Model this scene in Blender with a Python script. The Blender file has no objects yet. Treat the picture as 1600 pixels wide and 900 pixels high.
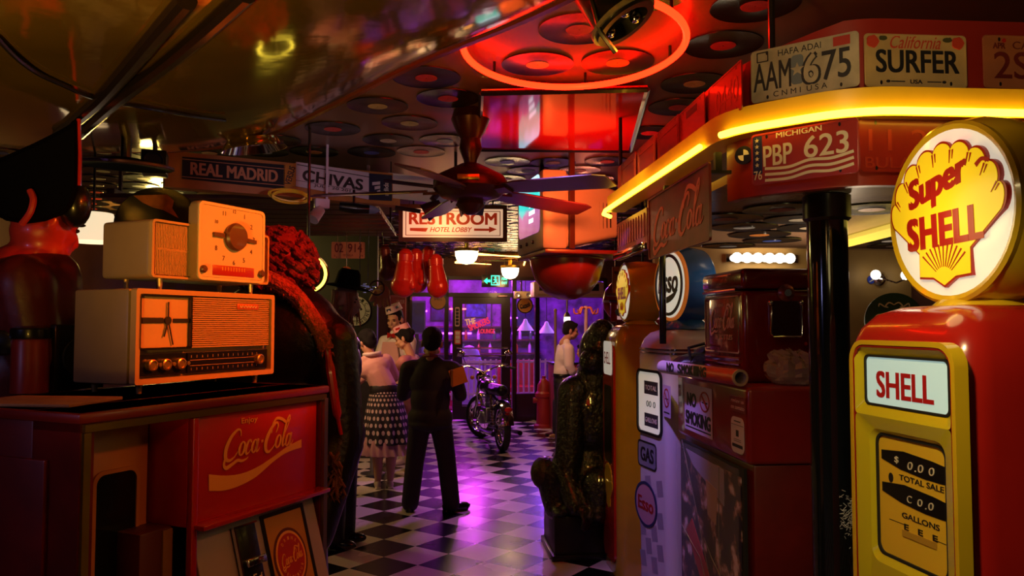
import bpy, bmesh, math, random
from math import sin, cos, tan, pi, radians as R, sqrt, atan2, atan
from mathutils import Vector as V, Matrix as MX
random.seed(7)
S = bpy.context.scene
COL = S.collection
# ------------------------------------------------------------------ camera, world, exposure, lights
FPX, TILT, EYE = 1215.0, atan(57 / 1215.0), 1.6
cam = bpy.data.objects.new('camera', bpy.data.cameras.new('camera'))
COL.objects.link(cam)
cam.location = (0, 0, EYE)
cam.rotation_euler = (pi / 2 + TILT, 0, 0)
cam.data.sensor_width = 36.0
cam.data.lens = FPX / 1600 * 36
cam.data.clip_start = 0.02
S.camera = cam
S.view_settings.view_transform = 'Standard'
S.view_settings.look = 'None'
S.view_settings.gamma = 1.0
S.view_settings.use_curve_mapping = False
S.view_settings.exposure = 0.0
w = bpy.data.worlds.new('night')
S.world = w
w.use_nodes = True
w.node_tree.nodes['Background'].inputs[0].default_value = (0.10, 0.05, 0.03, 1)
w.node_tree.nodes['Background'].inputs[1].default_value = 0.05


def light(kind, loc, col, power, size=0.1, aim=None, angle=60, blend=0.6, name='lamp_light', sy=None):
    l = bpy.data.lights.new(name, kind)
    l.color = col
    l.energy = power
    if kind == 'AREA':
        l.size = size
        if sy:
            l.shape = 'RECTANGLE'
            l.size_y = sy
    else:
        l.shadow_soft_size = size
    if kind == 'SPOT':
        l.spot_size = R(angle)
        l.spot_blend = blend
    o = bpy.data.objects.new(name, l)
    COL.objects.link(o)
    o.location = loc
    if aim:
        o.rotation_euler = (V(aim) - V(loc)).to_track_quat('-Z', 'Y').to_euler()
    return o


AMBER, REDL, PURP, MAGE = (1, .55, .18), (1, .05, .015), (.42, .12, 1), (.9, .12, .8)
light('SPOT', (0.32, 1.05, 2.15), (1, .80, .36), 34, .05, (0.95, 1.85, 1.2), 60, .7, 'spot_on_the_pump')
light('SPOT', (0.52, 2.15, 2.44), (1, .13, .008), 170, .05, (-0.95, 2.55, 1.66), 36, .8, 'added_spot_on_the_radios')  # added light without a fixture, strengthens the orange on the radio fronts
light('SPOT', (0.6, 1.2, 2.2), (1, .20, .05), 17, .06, (-0.75, 2.3, 0.95), 50, .8, 'added_red_spot_on_the_drinks_machine')  # added from out of frame to redden the machine front
light('SPOT', (0.2, 2.6, 2.42), (1, .02, .008), 110, .05, (-0.95, 3.2, 1.86), 32, .6, 'red_spot_on_the_mannequin')
light('SPOT', (-0.75, 3.4, 2.25), (1, .72, .8), 9, .04, (-1.3, 4.9, 2.5), 50, .9, 'added_lilac_spot_on_the_scarves')  # extra light put in to lift the scarves, no lamp hangs here
light('POINT', (-3.3, 7.2, 2.45), (1, .70, .16), 40, .08, name='added_warm_light_behind_the_scarves')  # no bulb known here, put in for yellow glints on the ceiling
light('POINT', (-0.5, -0.5, 2.2), (1, .52, .14), 3, .10, name='added_warm_light_behind_the_camera')  # unseen light, put in to be mirrored in the gold hull
light('SPOT', (-0.8, 0.3, 1.2), (1, .54, .07), 120, .06, (-0.7, 1.7, 2.4), 78, .9, 'added_spot_under_the_hull')  # invented light that brightens the gold hull from below
light('SPOT', (0.45, 0.9, 2.3), (1, .70, .32), 20, .05, (1.15, 2.15, 2.34), 50, .9, 'spot_on_the_plates')
light('SPOT', (0.40, 4.1, 2.05), (1, .02, .008), 30, .05, (0.28, 4.3, 2.7), 110, .6, 'added_red_spot_under_the_panel')  # made-up light that reddens the glossy panel
light('SPOT', (0.30, 2.7, 2.64), (1, .66, .12), 60, .05, (0.85, 4.95, 1.25), 34, .8, 'added_yellow_spot_on_the_far_pump')  # added to help the ledge neon turn the pump's side yellow
light('POINT', (-2.3, 0.5, 1.9), (.45, .45, 1), 7, .12, name='added_blue_light_behind_the_camera')  # unseen blue light, added for reflections
light('SPOT', (0.1, 8.6, 2.6), (.66, .12, 1), 105, .15, (0.1, 7.2, 0), 95, .9, 'purple_ceiling_spot')
light('SPOT', (0.25, 5.7, 2.35), (1, .4, .1), 14, .04, (-.46, 6.62, 1.16), 16, .6, 'added_spot_on_the_menu')  # added only to bring out the orange on the menu
light('SPOT', (-0.2, 5.4, 2.3), (1, .22, .07), 34, .05, (-1.15, 6.6, 2.05), 62, .8, 'added_red_spot_on_the_gloves')  # added to brighten the gloves, has no fixture
light('SPOT', (1.65, 3.9, 1.45), (1, .76, .5), 26, .06, (1.6, 3.7, 2.06), 150, .6, 'added_spot_under_the_canopy')  # added light that lifts the dim canopy underside
light('SPOT', (-1.9, 7.0, 2.3), (1, .46, .26), 75, .08, (-1.15, 8.1, 1.1), 75, .7, 'warm_spot_over_the_waiters')
light('SPOT', (0.1, 8.6, 2.5), (1, .42, .26), 55, .08, (0.75, 10.0, 1.2), 50, .7, 'red_spot_on_the_barman')
light('SPOT', (0.40, 4.0, 2.30), (1, .13, .02), 85, .05, (0.40, 4.75, 2.33), 60, .5, name='red_spot_on_the_television')
light('POINT', (0.9, 9.2, 2.35), (1, .25, .12), 12, .08, name='red_bulb_over_the_bar')
light('SPOT', (0.0, 3.4, 2.6), (.40, .27, 1), 95, .05, (0.80, 4.1, 1.0), 44, .7, 'violet_spot_on_the_pumps')

# ------------------------------------------------------------------ helpers: pixels of a 1600x900 frame to points of the place


def ray(px, py):
    u, v = (px - 800) / FPX, (450 - py) / FPX
    return V((u, cos(TILT) - v * sin(TILT), sin(TILT) + v * cos(TILT)))


def P(px, py, d):
    r = ray(px, py)
    return V((0, 0, EYE)) + r * (d / r.y)


def hexc(h, k=1.0):
    h = h.lstrip('#')
    out = []
    for i in (0, 2, 4):
        c = int(h[i:i + 2], 16) / 255
        out.append((c / 12.92 if c <= .04045 else ((c + .055) / 1.055) ** 2.4) * k)
    return tuple(out)


MATS = {}


def mat(name, c, rough=.45, metal=0., bump=0., bs=60., coat=0., emit=None, es=0., var=0., vs=8., trans=0., spec=.5, alpha=1.0):
    if name in MATS:
        return MATS[name]
    if isinstance(c, str):
        c = hexc(c)
    m = bpy.data.materials.new(name)
    m.use_nodes = True
    nt = m.node_tree
    b = nt.nodes['Principled BSDF']
    b.inputs['Base Color'].default_value = (*c, 1)
    b.inputs['Roughness'].default_value = rough
    b.inputs['Metallic'].default_value = metal
    b.inputs['Specular IOR Level'].default_value = spec
    b.inputs['Coat Weight'].default_value = coat
    b.inputs['Coat Roughness'].default_value = .06
    b.inputs['Transmission Weight'].default_value = trans
    b.inputs['Alpha'].default_value = alpha
    if emit is not None:
        if isinstance(emit, str):
            emit = hexc(emit)
        b.inputs['Emission Color'].default_value = (*emit, 1)
        b.inputs['Emission Strength'].default_value = es
    if var or bump:
        tc = nt.nodes.new('ShaderNodeTexCoord')
    if var:
        n = nt.nodes.new('ShaderNodeTexNoise')
        n.inputs['Scale'].default_value = vs
        n.inputs['Detail'].default_value = 6
        nt.links.new(tc.outputs['Object'], n.inputs['Vector'])
        rp = nt.nodes.new('ShaderNodeValToRGB')
        rp.color_ramp.elements[0].position = .35
        rp.color_ramp.elements[1].position = .68
        rp.color_ramp.elements[0].color = (*[x * (1 - var) for x in c], 1)
        rp.color_ramp.elements[1].color = (*c, 1)
        nt.links.new(n.outputs['Fac'], rp.inputs['Fac'])
        nt.links.new(rp.outputs['Color'], b.inputs['Base Color'])
    if bump:
        n = nt.nodes.new('ShaderNodeTexNoise')
        n.inputs['Scale'].default_value = bs
        n.inputs['Detail'].default_value = 4
        nt.links.new(tc.outputs['Object'], n.inputs['Vector'])
        bp = nt.nodes.new('ShaderNodeBump')
        bp.inputs['Strength'].default_value = bump
        bp.inputs['Distance'].default_value = .02
        nt.links.new(n.outputs['Fac'], bp.inputs['Height'])
        nt.links.new(bp.outputs['Normal'], b.inputs['Normal'])
    MATS[name] = m
    return m


def glow(name, c, s):
    """a lamp, tube or lit sign face"""
    return mat(name, tuple(x * .6 for x in (hexc(c) if isinstance(c, str) else c)), .35, emit=c, es=s)


def wave_bump(m, scale, strength, rings=False, axis='Z', dist=.01):
    nt = m.node_tree
    b = nt.nodes['Principled BSDF']
    tc = nt.nodes.new('ShaderNodeTexCoord')
    wv = nt.nodes.new('ShaderNodeTexWave')
    wv.wave_type = 'RINGS' if rings else 'BANDS'
    if rings:
        wv.rings_direction = axis
    else:
        wv.bands_direction = axis
    wv.inputs['Scale'].default_value = scale
    nt.links.new(tc.outputs['Object'], wv.inputs['Vector'])
    bp = nt.nodes.new('ShaderNodeBump')
    bp.inputs['Strength'].default_value = strength
    bp.inputs['Distance'].default_value = dist
    nt.links.new(wv.outputs['Fac'], bp.inputs['Height'])
    nt.links.new(bp.outputs['Normal'], b.inputs['Normal'])
    return m


# ------------------------------------------------------------------ mesh builder
def spline(pts, n=8, closed=False):
    """Catmull-Rom through points of any dimension"""
    pts = [list(p) for p in pts]
    out = []
    m = len(pts)
    for i in range(m if closed else m - 1):
        p = [pts[(i + k) % m] if closed else pts[min(max(i + k, 0), m - 1)] for k in (-1, 0, 1, 2)]
        for j in range(n):
            t = j / n
            out.append([.5 * (2 * b + (c - a) * t + (2 * a - 5 * b + 4 * c - d) * t * t + (3 * b - a - 3 * c + d) * t ** 3)
                        for a, b, c, d in zip(*p)])
    if not closed:
        out.append(list(pts[-1]))
    return out


def rrect(w, h, r, n=5, cx=0, cy=0):
    r = min(r, w / 2 - 1e-4, h / 2 - 1e-4)
    out = []
    for k, (sx, sy) in enumerate(((1, 1), (-1, 1), (-1, -1), (1, -1))):
        for i in range(n + 1):
            a = pi / 2 * (k + i / n)
            out.append((cx + sx * (w / 2 - r) + r * cos(a), cy + sy * (h / 2 - r) + r * sin(a)))
    return out


def ell(rx, ry, n=40, cx=0, cy=0):
    return [(cx + rx * cos(2 * pi * i / n), cy + ry * sin(2 * pi * i / n)) for i in range(n)]


FACE = MX.Rotation(pi / 2, 4, 'X')          # draws XY artwork on a face that looks along local -Y


def FM(x, z, y=0., rot=0., s=1.):
    return MX.Translation((x, y, z)) @ FACE @ MX.Rotation(rot, 4, 'Z') @ MX.Scale(s, 4)


class MB:
    def __init__(s):
        s.bm = bmesh.new()

    def _add(s, verts, faces, M=None):
        vs = [s.bm.verts.new(M @ V(v) if M else V(v)) for v in verts]
        fs = []
        for f in faces:
            try:
                fs.append(s.bm.faces.new([vs[i] for i in f]))
            except ValueError:
                pass
        return vs, fs

    def box(s, c, size, bev=0., seg=2, M=None):
        x, y, z = [a / 2 for a in size]
        vs = [(c[0] + i * x, c[1] + j * y, c[2] + k * z) for k in (-1, 1) for j in (-1, 1) for i in (-1, 1)]
        fs = [(0, 2, 3, 1), (4, 5, 7, 6), (0, 1, 5, 4), (2, 6, 7, 3), (0, 4, 6, 2), (1, 3, 7, 5)]
        v, f = s._add(vs, fs, M)
        if bev:
            es = list({e for q in f for e in q.edges})
            bmesh.ops.bevel(s.bm, geom=es, offset=bev, segments=seg, profile=.5, affect='EDGES')
        return s

    def quad(s, pts, M=None):
        s._add(pts, [tuple(range(len(pts)))], M)
        return s

    def cyl(s, p0, p1, r0, r1=None, n=20, M=None, cap=True):
        return s.tube([p0, p1], [r0, r0 if r1 is None else r1], n, M=M, cap=cap)

    def tube(s, pts, r, n=8, closed=False, M=None, cap=True):
        pts = [V(p[:3]) for p in pts]
        m = len(pts)
        rs = r if isinstance(r, (list, tuple)) else [r] * m
        ts = []
        for i in range(m):
            a = pts[(i - 1) % m] if closed or i else pts[0]
            b = pts[(i + 1) % m] if closed or i < m - 1 else pts[-1]
            t = b - a
            ts.append(t.normalized() if t.length > 1e-9 else V((0, 0, 1)))
        up = V((0, 0, 1)) if abs(ts[0].z) < .9 else V((1, 0, 0))
        u = ts[0].cross(up).normalized()
        verts, faces = [], []
        for i in range(m):
            u = (u - ts[i] * u.dot(ts[i])).normalized()
            v = ts[i].cross(u)
            for j in range(n):
                a = 2 * pi * j / n
                verts.append(pts[i] + (u * cos(a) + v * sin(a)) * rs[i])
        for i in range(m if closed else m - 1):
            for j in range(n):
                k, l = (i + 1) % m, (j + 1) % n
                faces.append((i * n + j, i * n + l, k * n + l, k * n + j))
        if cap and not closed:
            faces.append(tuple(range(n))[::-1])
            faces.append(tuple((m - 1) * n + j for j in range(n)))
        s._add(verts, faces, M)
        return s

    def lathe(s, prof, n=32, M=None, a0=0, a1=2 * pi, sx=1., sy=1., fn=None):
        full = abs(a1 - a0 - 2 * pi) < 1e-6
        k = n if full else n + 1
        verts, faces = [], []
        for i in range(k):
            a = a0 + (a1 - a0) * i / n
            for r, z in prof:
                rr = fn(a, r, z) if fn else r
                verts.append((rr * cos(a) * sx, rr * sin(a) * sy, z))
        m = len(prof)
        for i in range(n):
            for j in range(m - 1):
                i2 = (i + 1) % k
                faces.append((i * m + j, i2 * m + j, i2 * m + j + 1, i * m + j + 1))
        v, f = s._add(verts, faces, M)
        bmesh.ops.remove_doubles(s.bm, verts=v, dist=1e-6)
        return s

    def prism(s, poly, z0, z1, M=None, bev=0., seg=3, top=None):
        n = len(poly)
        top = top or poly
        vs = [(x, y, z0) for x, y in poly] + [(x, y, z1) for x, y in top]
        fs = [tuple(range(n))[::-1], tuple(range(n, 2 * n))] + [(i, (i + 1) % n, n + (i + 1) % n, n + i) for i in range(n)]
        v, f = s._add(vs, fs, M)
        if bev:
            es = list(f[1].edges) + list(f[0].edges)
            bmesh.ops.bevel(s.bm, geom=es, offset=bev, segments=seg, profile=.5, affect='EDGES')
        return s

    def ring(s, outer, inner, z0, z1, M=None):
        n = len(outer)
        vs = [(x, y, z) for z in (z0, z1) for p in (outer, inner) for x, y in p]
        fs = []
        for i in range(n):
            j = (i + 1) % n
            fs += [(i, j, 2 * n + j, 2 * n + i), (n + j, n + i, 3 * n + i, 3 * n + j),
                   (2 * n + i, 2 * n + j, 3 * n + j, 3 * n + i), (j, i, n + i, n + j)]
        s._add(vs, fs, M)
        return s

    def sphere(s, c, r, n=16, M=None, rot=None):
        if not hasattr(r, '__len__'):
            r = (r, r, r)
        prof = []
        T = MX.Translation(c) @ (rot.to_4x4() if rot else MX.Identity(4)) @ MX.Diagonal((*r, 1))
        if M:
            T = M @ T
        k = n // 2
        for i in range(k + 1):
            a = -pi / 2 + pi * i / k
            prof.append((cos(a), sin(a)))
        prof[0], prof[-1] = (0, -1), (0, 1)
        return s.lathe(prof, n, T)

    def cap(s, p0, p1, r0, r1=None, n=12, M=None):
        r1 = r0 if r1 is None else r1
        p0, p1 = V(p0), V(p1)
        s.cyl(p0, p1, r0, r1, n, M)
        s.sphere(p0, r0, n, M)
        s.sphere(p1, r1, n, M)
        return s

    def stroke(s, pts, z=0., M=None, n=8, closed=False, t=.0015):
        """a lettering stroke: points (x, y, width)"""
        q = spline(pts, n, closed)
        m = len(q)
        L, Rr = [], []
        for i in range(m):
            a = q[(i - 1) % m] if closed or i else q[0]
            b = q[(i + 1) % m] if closed or i < m - 1 else q[-1]
            d = V((b[0] - a[0], b[1] - a[1], 0))
            d = d.normalized() if d.length > 1e-9 else V((1, 0, 0))
            nn = V((-d.y, d.x, 0)) * max(q[i][2], .001) / 2
            L.append(V((q[i][0], q[i][1], z)) + nn)
            Rr.append(V((q[i][0], q[i][1], z)) - nn)
        up = V((0, 0, t))
        fs = []
        k = m if closed else m - 1
        vs = L + Rr + [p + up for p in L] + [p + up for p in Rr]
        for i in range(k):
            j = (i + 1) % m
            fs += [(2 * m + i, 3 * m + i, 3 * m + j, 2 * m + j), (i, 2 * m + i, 2 * m + j, j), (m + i, m + j, 3 * m + j, 3 * m + i)]
        s._add(vs, fs, M)
        return s

    def text(s, body, w, h, M=None, bold=0., shear=0., t=.001, keep=False, spacing=1.):
        cu = bpy.data.curves.new('t', 'FONT')
        cu.body = body
        cu.size = 1
        cu.shear = shear
        cu.space_character = spacing
        cu.extrude = .002
        cu.resolution_u = 4
        ob = bpy.data.objects.new('t', cu)
        me = bpy.data.meshes.new_from_object(ob)
        xs = [v.co.x for v in me.vertices]
        ys = [v.co.y for v in me.vertices]
        if xs:
            x0, x1, y0, y1 = min(xs), max(xs), min(ys), max(ys)
            kx = w / (x1 - x0)
            ky = h / (y1 - y0) if h else kx
            if keep:
                kx = ky = min(kx, ky)
            fs = [tuple(p.vertices) for p in me.polygons]
            for i, (dx, dy) in enumerate(((0, 0), (-1, -.6), (1, -.6), (-1, .6), (1, .6)) if bold > .004 else ((0, 0),)):
                ox, oy = dx * bold * ky, dy * bold * ky
                vs = [((v.co.x - (x0 + x1) / 2) * kx + ox, (v.co.y - (y0 + y1) / 2) * ky + oy, t + i * 2e-5 if v.co.z > 0 else 0) for v in me.vertices]
                s._add(vs, fs, M)
        bpy.data.objects.remove(ob)
        bpy.data.curves.remove(cu)
        bpy.data.meshes.remove(me)
        return s

    def xf(s, M):
        bmesh.ops.transform(s.bm, matrix=M, verts=s.bm.verts)
        return s

    def build(s, name, m, parent=None, smooth=True, loc=None, rotz=None, rot=None, auto=35):
        bmesh.ops.recalc_face_normals(s.bm, faces=s.bm.faces)
        me = bpy.data.meshes.new(name)
        if smooth:
            lim = R(auto)
            for f in s.bm.faces:
                f.smooth = True
            for e in s.bm.edges:
                if len(e.link_faces) == 2 and e.calc_face_angle(0) > lim:
                    e.smooth = False
        s.bm.to_mesh(me)
        s.bm.free()
        if m:
            me.materials.append(m)
        o = bpy.data.objects.new(name, me)
        COL.objects.link(o)
        if parent:
            o.parent = parent
        if loc is not None:
            o.location = loc
        if rotz is not None:
            o.rotation_euler = (0, 0, rotz)
        if rot is not None:
            o.rotation_euler = rot
        return o


def tag(o, label=None, cat=None, group=None, kind=None):
    for k, v in (('label', label), ('category', cat), ('group', group), ('kind', kind)):
        if v:
            o[k] = v
    return o


def thing(name, label, cat, loc=(0, 0, 0), rotz=0., group=None, rot=None):
    o = bpy.data.objects.new(name, None)
    o.empty_display_size = .1
    COL.objects.link(o)
    o.location = loc
    o.rotation_euler = rot if rot else (0, 0, rotz)
    return tag(o, label, cat, group)


def struct(name, mb, m, **k):
    return tag(mb.build(name, m, **k), kind='structure')


class Fr:
    """local frame of a thing: base point and turn; at() gives the local (x, z) where a pixel's ray meets the plane local y"""

    def __init__(s, o, rotz):
        s.o, s.r = V((o[0], o[1], o[2] if len(o) > 2 else 0)), rotz
        s.X, s.Y = V((cos(rotz), sin(rotz), 0)), V((-sin(rotz), cos(rotz), 0))

    def at(s, px, py, y=0.):
        r = ray(px, py)
        c = V((0, 0, EYE))
        t = (s.o + s.Y * y - c).dot(s.Y) / r.dot(s.Y)
        q = c + r * t - s.o
        return q.dot(s.X), q.z

    def rect(s, x0, y0, x1, y1, y=0.):
        """local centre x, z and size of a pixel box on the plane"""
        a, b = s.at(x0, (y0 + y1) / 2, y)[0], s.at(x1, (y0 + y1) / 2, y)[0]
        t, u = s.at((x0 + x1) / 2, y0, y)[1], s.at((x0 + x1) / 2, y1, y)[1]
        return (a + b) / 2, (t + u) / 2, abs(b - a), abs(t - u)


def voxel(mb, name, m, parent, vox=.012, smooth=6, fac=.5):
    """melts overlapping solids into one continuous skin"""
    o = mb.build(name, None, smooth=False)
    md = o.modifiers.new('r', 'REMESH')
    md.mode = 'VOXEL'
    md.voxel_size = vox
    md.use_smooth_shade = True
    if smooth:
        sm = o.modifiers.new('s', 'SMOOTH')
        sm.iterations = smooth
        sm.factor = fac
    dg = bpy.context.evaluated_depsgraph_get()
    me = bpy.data.meshes.new_from_object(o.evaluated_get(dg))
    me.name = name
    old = o.data
    o.modifiers.clear()
    o.data = me
    bpy.data.meshes.remove(old)
    me.materials.clear()
    me.materials.append(m)
    for p in me.polygons:
        p.use_smooth = True
        p.material_index = 0
    o.parent = parent
    return o


# script lettering, drawn as pen strokes
def loop(cx, cy, rx, ry, w0, w1):
    return [(cx + rx * cos(a), cy + ry * sin(a), w0 + (w1 - w0) * abs(cos(a))) for a in [2 * pi * i / 10 for i in range(10)]]


def cola(mb, w, M, fat=1.0, ribbon=True, t=.0015):
    """the nine flowing letters, w wide"""
    st = [
        ([(2.35, 2.5, .1), (2.1, 3.1, .2), (1.5, 3.2, .26), (.7, 2.5, .42), (.3, 1.4, .5), (.55, .45, .46), (1.2, .15, .3), (1.9, .4, .16), (2.35, .95, .08)], 0),
        ([(.55, .5, .3), (.45, -.15, .34), (.95, -.55, .4), (1.8, -.3, .34), (2.6, .0, .32), (3.3, -.15, .3), (4.0, -.05, .16), (4.3, .15, .05)], 0),
        (loop(2.95, 1.15, .42, .68, .13, .34), 1),
        ([(4.35, 1.6, .2), (4.2, 1.9, .16), (3.85, 1.75, .26), (3.65, 1.1, .36), (3.85, .5, .26), (4.3, .62, .1), (4.6, 1.0, .07)], 0),
        (loop(5.05, 1.15, .38, .66, .12, .33), 1),
        ([(5.5, 1.9, .3), (5.45, 1.2, .34), (5.55, .6, .28), (5.85, .6, .12), (6.05, .9, .06)], 0),
        ([(6.1, 1.5, .26), (6.45, 1.55, .26)], 0),
        ([(8.55, 2.2, .1), (8.75, 2.9, .22), (8.3, 3.3, .24), (7.5, 2.7, .42), (7.0, 1.5, .52), (7.2, .55, .46), (7.8, .2, .28), (8.4, .5, .14), (8.8, 1.0, .08)], 0),
        ([(7.75, 2.2, .1), (7.65, 3.1, .2), (8.2, 3.75, .3), (9.2, 3.6, .36), (10.2, 3.2, .3), (10.9, 3.5, .12)], 0),
        (loop(9.3, 1.15, .42, .68, .13, .34), 1),
        ([(9.75, 1.0, .07), (10.3, 2.0, .1), (10.75, 3.3, .16), (10.6, 3.9, .18), (10.25, 3.2, .26), (10.15, 1.6, .34), (10.25, .65, .3), (10.55, .6, .12), (10.8, .95, .06)], 0),
        (loop(11.15, 1.12, .38, .66, .12, .33), 1),
        ([(11.6, 1.9, .3), (11.55, 1.2, .34), (11.65, .6, .28), (11.95, .6, .12), (12.2, 1.0, .05)], 0)]
    if not ribbon:
        st = [q for i, q in enumerate(st) if i not in (1, 8)]
    k = w / 12.4
    sh = .3
    for pts, cl in st:
        q = [((x + sh * y - 6.4) * k, (y - 1.6) * k, wd * k * fat) for x, y, wd in pts]
        mb.stroke(q, 0, M, 6, bool(cl), t)
    return mb


def vscrawl(mb, word, w, h, M, pen=.09):
    """handwriting-like word: sheared text thickened"""
    return mb.text(word, w, h, M, bold=.01, shear=.35)


# ------------------------------------------------------------------ shared materials
RED = mat('red_enamel', (.42, .012, .008), .22, coat=.6, var=.15, vs=5)
DRED = mat('dark_red_paint', (.17, .008, .006), .38, coat=.2, var=.35, vs=7)
YEL = mat('yellow_enamel', (.72, .46, .015), .22, coat=.6, var=.08, vs=4)
MUS = mat('mustard_enamel', (.45, .24, .02), .25, coat=.5, var=.12)
BLK = mat('black_paint', (.006, .006, .007), .3, coat=.3)
RUB = mat('black_rubber', (.01, .01, .01), .7)
CHR = mat('chrome', (.75, .75, .78), .09, 1.)
STEEL = mat('brushed_steel', (.42, .42, .46), .32, 1., bump=.05, bs=200)
BRASS = mat('gold_trim', (.62, .45, .09), .28, 1.)
WHT = mat('white_paint', (.75, .74, .72), .35)
CRM = mat('cream_plastic_shaded', (.33, .22, .12), .4, var=.15, vs=6)  # cream darkened: shade on the radio sides is put into the colour
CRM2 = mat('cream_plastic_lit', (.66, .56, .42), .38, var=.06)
DKR = mat('signal_red_ink', (.36, .008, .008), .45)
INK = mat('black_ink', (.008, .008, .012), .5)
NAVY = mat('navy_ink', (.012, .02, .09), .45)
IVORY = mat('ivory_ink', (.7, .62, .45), .5)
ORNG = mat('amber_ink', (.62, .27, .03), .5)
WOOD = mat('dark_wood', (.09, .03, .012), .4, bump=.1, bs=40, var=.4)
SKIN = mat('skin', (.50, .27, .16), .5, bump=.02, bs=300)
HAIR = mat('black_hair', (.006, .005, .005), .6, bump=.5, bs=300, spec=.25)
LEATH = mat('black_leather', (.006, .005, .005), .32, bump=.2, bs=35, spec=.35)
VINYL = wave_bump(mat('black_vinyl', (.007, .007, .008), .22, spec=.6), 60, .10, True)
GOLD = mat('gold_lacquer', (.52, .31, .05), .09, .75, bump=.16, bs=2.4, var=.5, vs=1.8)
CEILM = mat('ceiling_lacquer', (.20, .10, .05), .30, var=.3, vs=3)
FELT = mat('black_felt', (.0025, .0022, .0022), .9, spec=.05)
GLASS = mat('clear_glass', (.9, .92, .95), .03, alpha=.05)

# ------------------------------------------------------------------ the room
HEAD = R(9.2)                                   # the room is turned a little against the camera
AX, BX = V((-sin(HEAD), cos(HEAD), 0)), V((cos(HEAD), sin(HEAD), 0))
CEIL = 2.7


def floor_mat():
    m = mat('checker_tiles', (.5, .5, .5), .1, coat=.0)
    nt = m.node_tree
    b = nt.nodes['Principled BSDF']
    tc = nt.nodes.new('ShaderNodeTexCoord')
    mp = nt.nodes.new('ShaderNodeMapping')
    ph, s = HEAD + pi / 4, .315
    v = P(600, 842.5, 5.88)
    c, n = cos(-ph), sin(-ph)
    mp.inputs['Scale'].default_value = (1 / s, 1 / s, 1)
    mp.inputs['Rotation'].default_value = (0, 0, -ph)
    mp.inputs['Location'].default_value = (-(c * v.x - n * v.y) / s, -(n * v.x + c * v.y) / s, .5)
    ck = nt.nodes.new('ShaderNodeTexChecker')
    ck.inputs['Scale'].default_value = 1
    ck.inputs['Color1'].default_value = (.74, .68, .66, 1)
    ck.inputs['Color2'].default_value = (.006, .006, .009, 1)
    nt.links.new(tc.outputs['Object'], mp.inputs['Vector'])
    nt.links.new(mp.outputs['Vector'], ck.inputs['Vector'])
    nt.links.new(ck.outputs['Color'], b.inputs['Base Color'])
    ns = nt.nodes.new('ShaderNodeTexNoise')
    ns.inputs['Scale'].default_value = 3
    nt.links.new(tc.outputs['Object'], ns.inputs['Vector'])
    mr = nt.nodes.new('ShaderNodeMapRange')
    mr.inputs['To Min'].default_value = .16
    mr.inputs['To Max'].default_value = .34
    nt.links.new(ns.outputs['Fac'], mr.inputs['Value'])
    nt.links.new(mr.outputs['Result'], b.inputs['Roughness'])
    return m


mb = MB()
mb.box((.5, 6, -.05), (11, 18, .1))
struct('floor', mb, floor_mat(), smooth=False)
mb = MB()
mb.box((.5, 5.6, CEIL + .05), (11, 17, .1))
struct('ceiling', mb, CEILM, smooth=False)
WALLM = mat('wall_dark_maroon', (.07, .018, .012), .6, var=.3, vs=3)
OCHRE = mat('wall_ochre', (.50, .30, .09), .6, var=.2, vs=2)
for nm, c, sz in (('wall_left', (-4.6, 5.6, 1.35), (.1, 17, 2.7)), ('wall_right', (6.0, 5.6, 1.35), (.1, 17, 2.7)),
                  ('wall_front', (.5, -2.6, 1.35), (11, .1, 2.7))):
    mb = MB()
    mb.box(c, sz)
    struct(nm, mb, WALLM, smooth=False)

# storefront, in its own frame: x along it, -y into the room
SF = Fr(P(750, 655, 13.05).xy.to_3d(), HEAD)


def sfm(mb, y=0.):
    return mb.xf(MX.Translation((SF.o.x, SF.o.y, 0)) @ MX.Rotation(HEAD, 4, 'Z') @ MX.Translation((0, y, 0)))


FRAME = mat('dark_door_frame', (.02, .008, .006), .35, coat=.2)
zt = SF.at(750, 461)[1]
xa, xb = SF.at(640, 560)[0], SF.at(945, 560)[0]
mb = MB()
mb.box(((-6 + xa) / 2, 0, 1.35), (xa + 6, .12, 2.7))
struct('wall_back_left', sfm(mb), WALLM, smooth=False)
mb = MB()
mb.box((0.5, .02, (zt + .28 + CEIL) / 2), (8.0, .1, CEIL - zt - .28))
struct('wall_back_header', sfm(mb), WALLM, smooth=False)
mb = MB()
mb.box(((xb + 7) / 2, 0, 1.35), (7 - xb, .12, 2.7))
struct('wall_back_right', sfm(mb), WALLM, smooth=False)
# transom windows over the door and the side lights
k = 0
cuts = [SF.at(p, 560)[0] for p in (640, 697, 803, 839, 945)]
for i in range(4):
    x0, x1 = cuts[i], cuts[i + 1]
    zb = .45 if i != 1 else 0
    fr = MB()
    for xx in ((x0, x1) if i != 1 else ()):
        fr.box((xx, 0, (zt + .3) / 2), (.07, .12, zt + .3))
    fr.box(((x0 + x1) / 2, 0, zt), (x1 - x0, .12, .07))
    fr.box(((x0 + x1) / 2, 0, zt + .28), (x1 - x0, .12, .06))
    if i != 1:
        fr.box(((x0 + x1) / 2, 0, .22), (x1 - x0, .12, .44))
    o = struct('window_%d' % (i + 1), sfm(fr), FRAME, smooth=False)
    pn = MB().box(((x0 + x1) / 2, .01, (zb + zt + .28) / 2 if i != 1 else zt + .14), (x1 - x0 - .06, .012, (zt + .28 - zb) if i != 1 else .2))
    sfm(pn).build('pane', GLASS, o, smooth=False)
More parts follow.
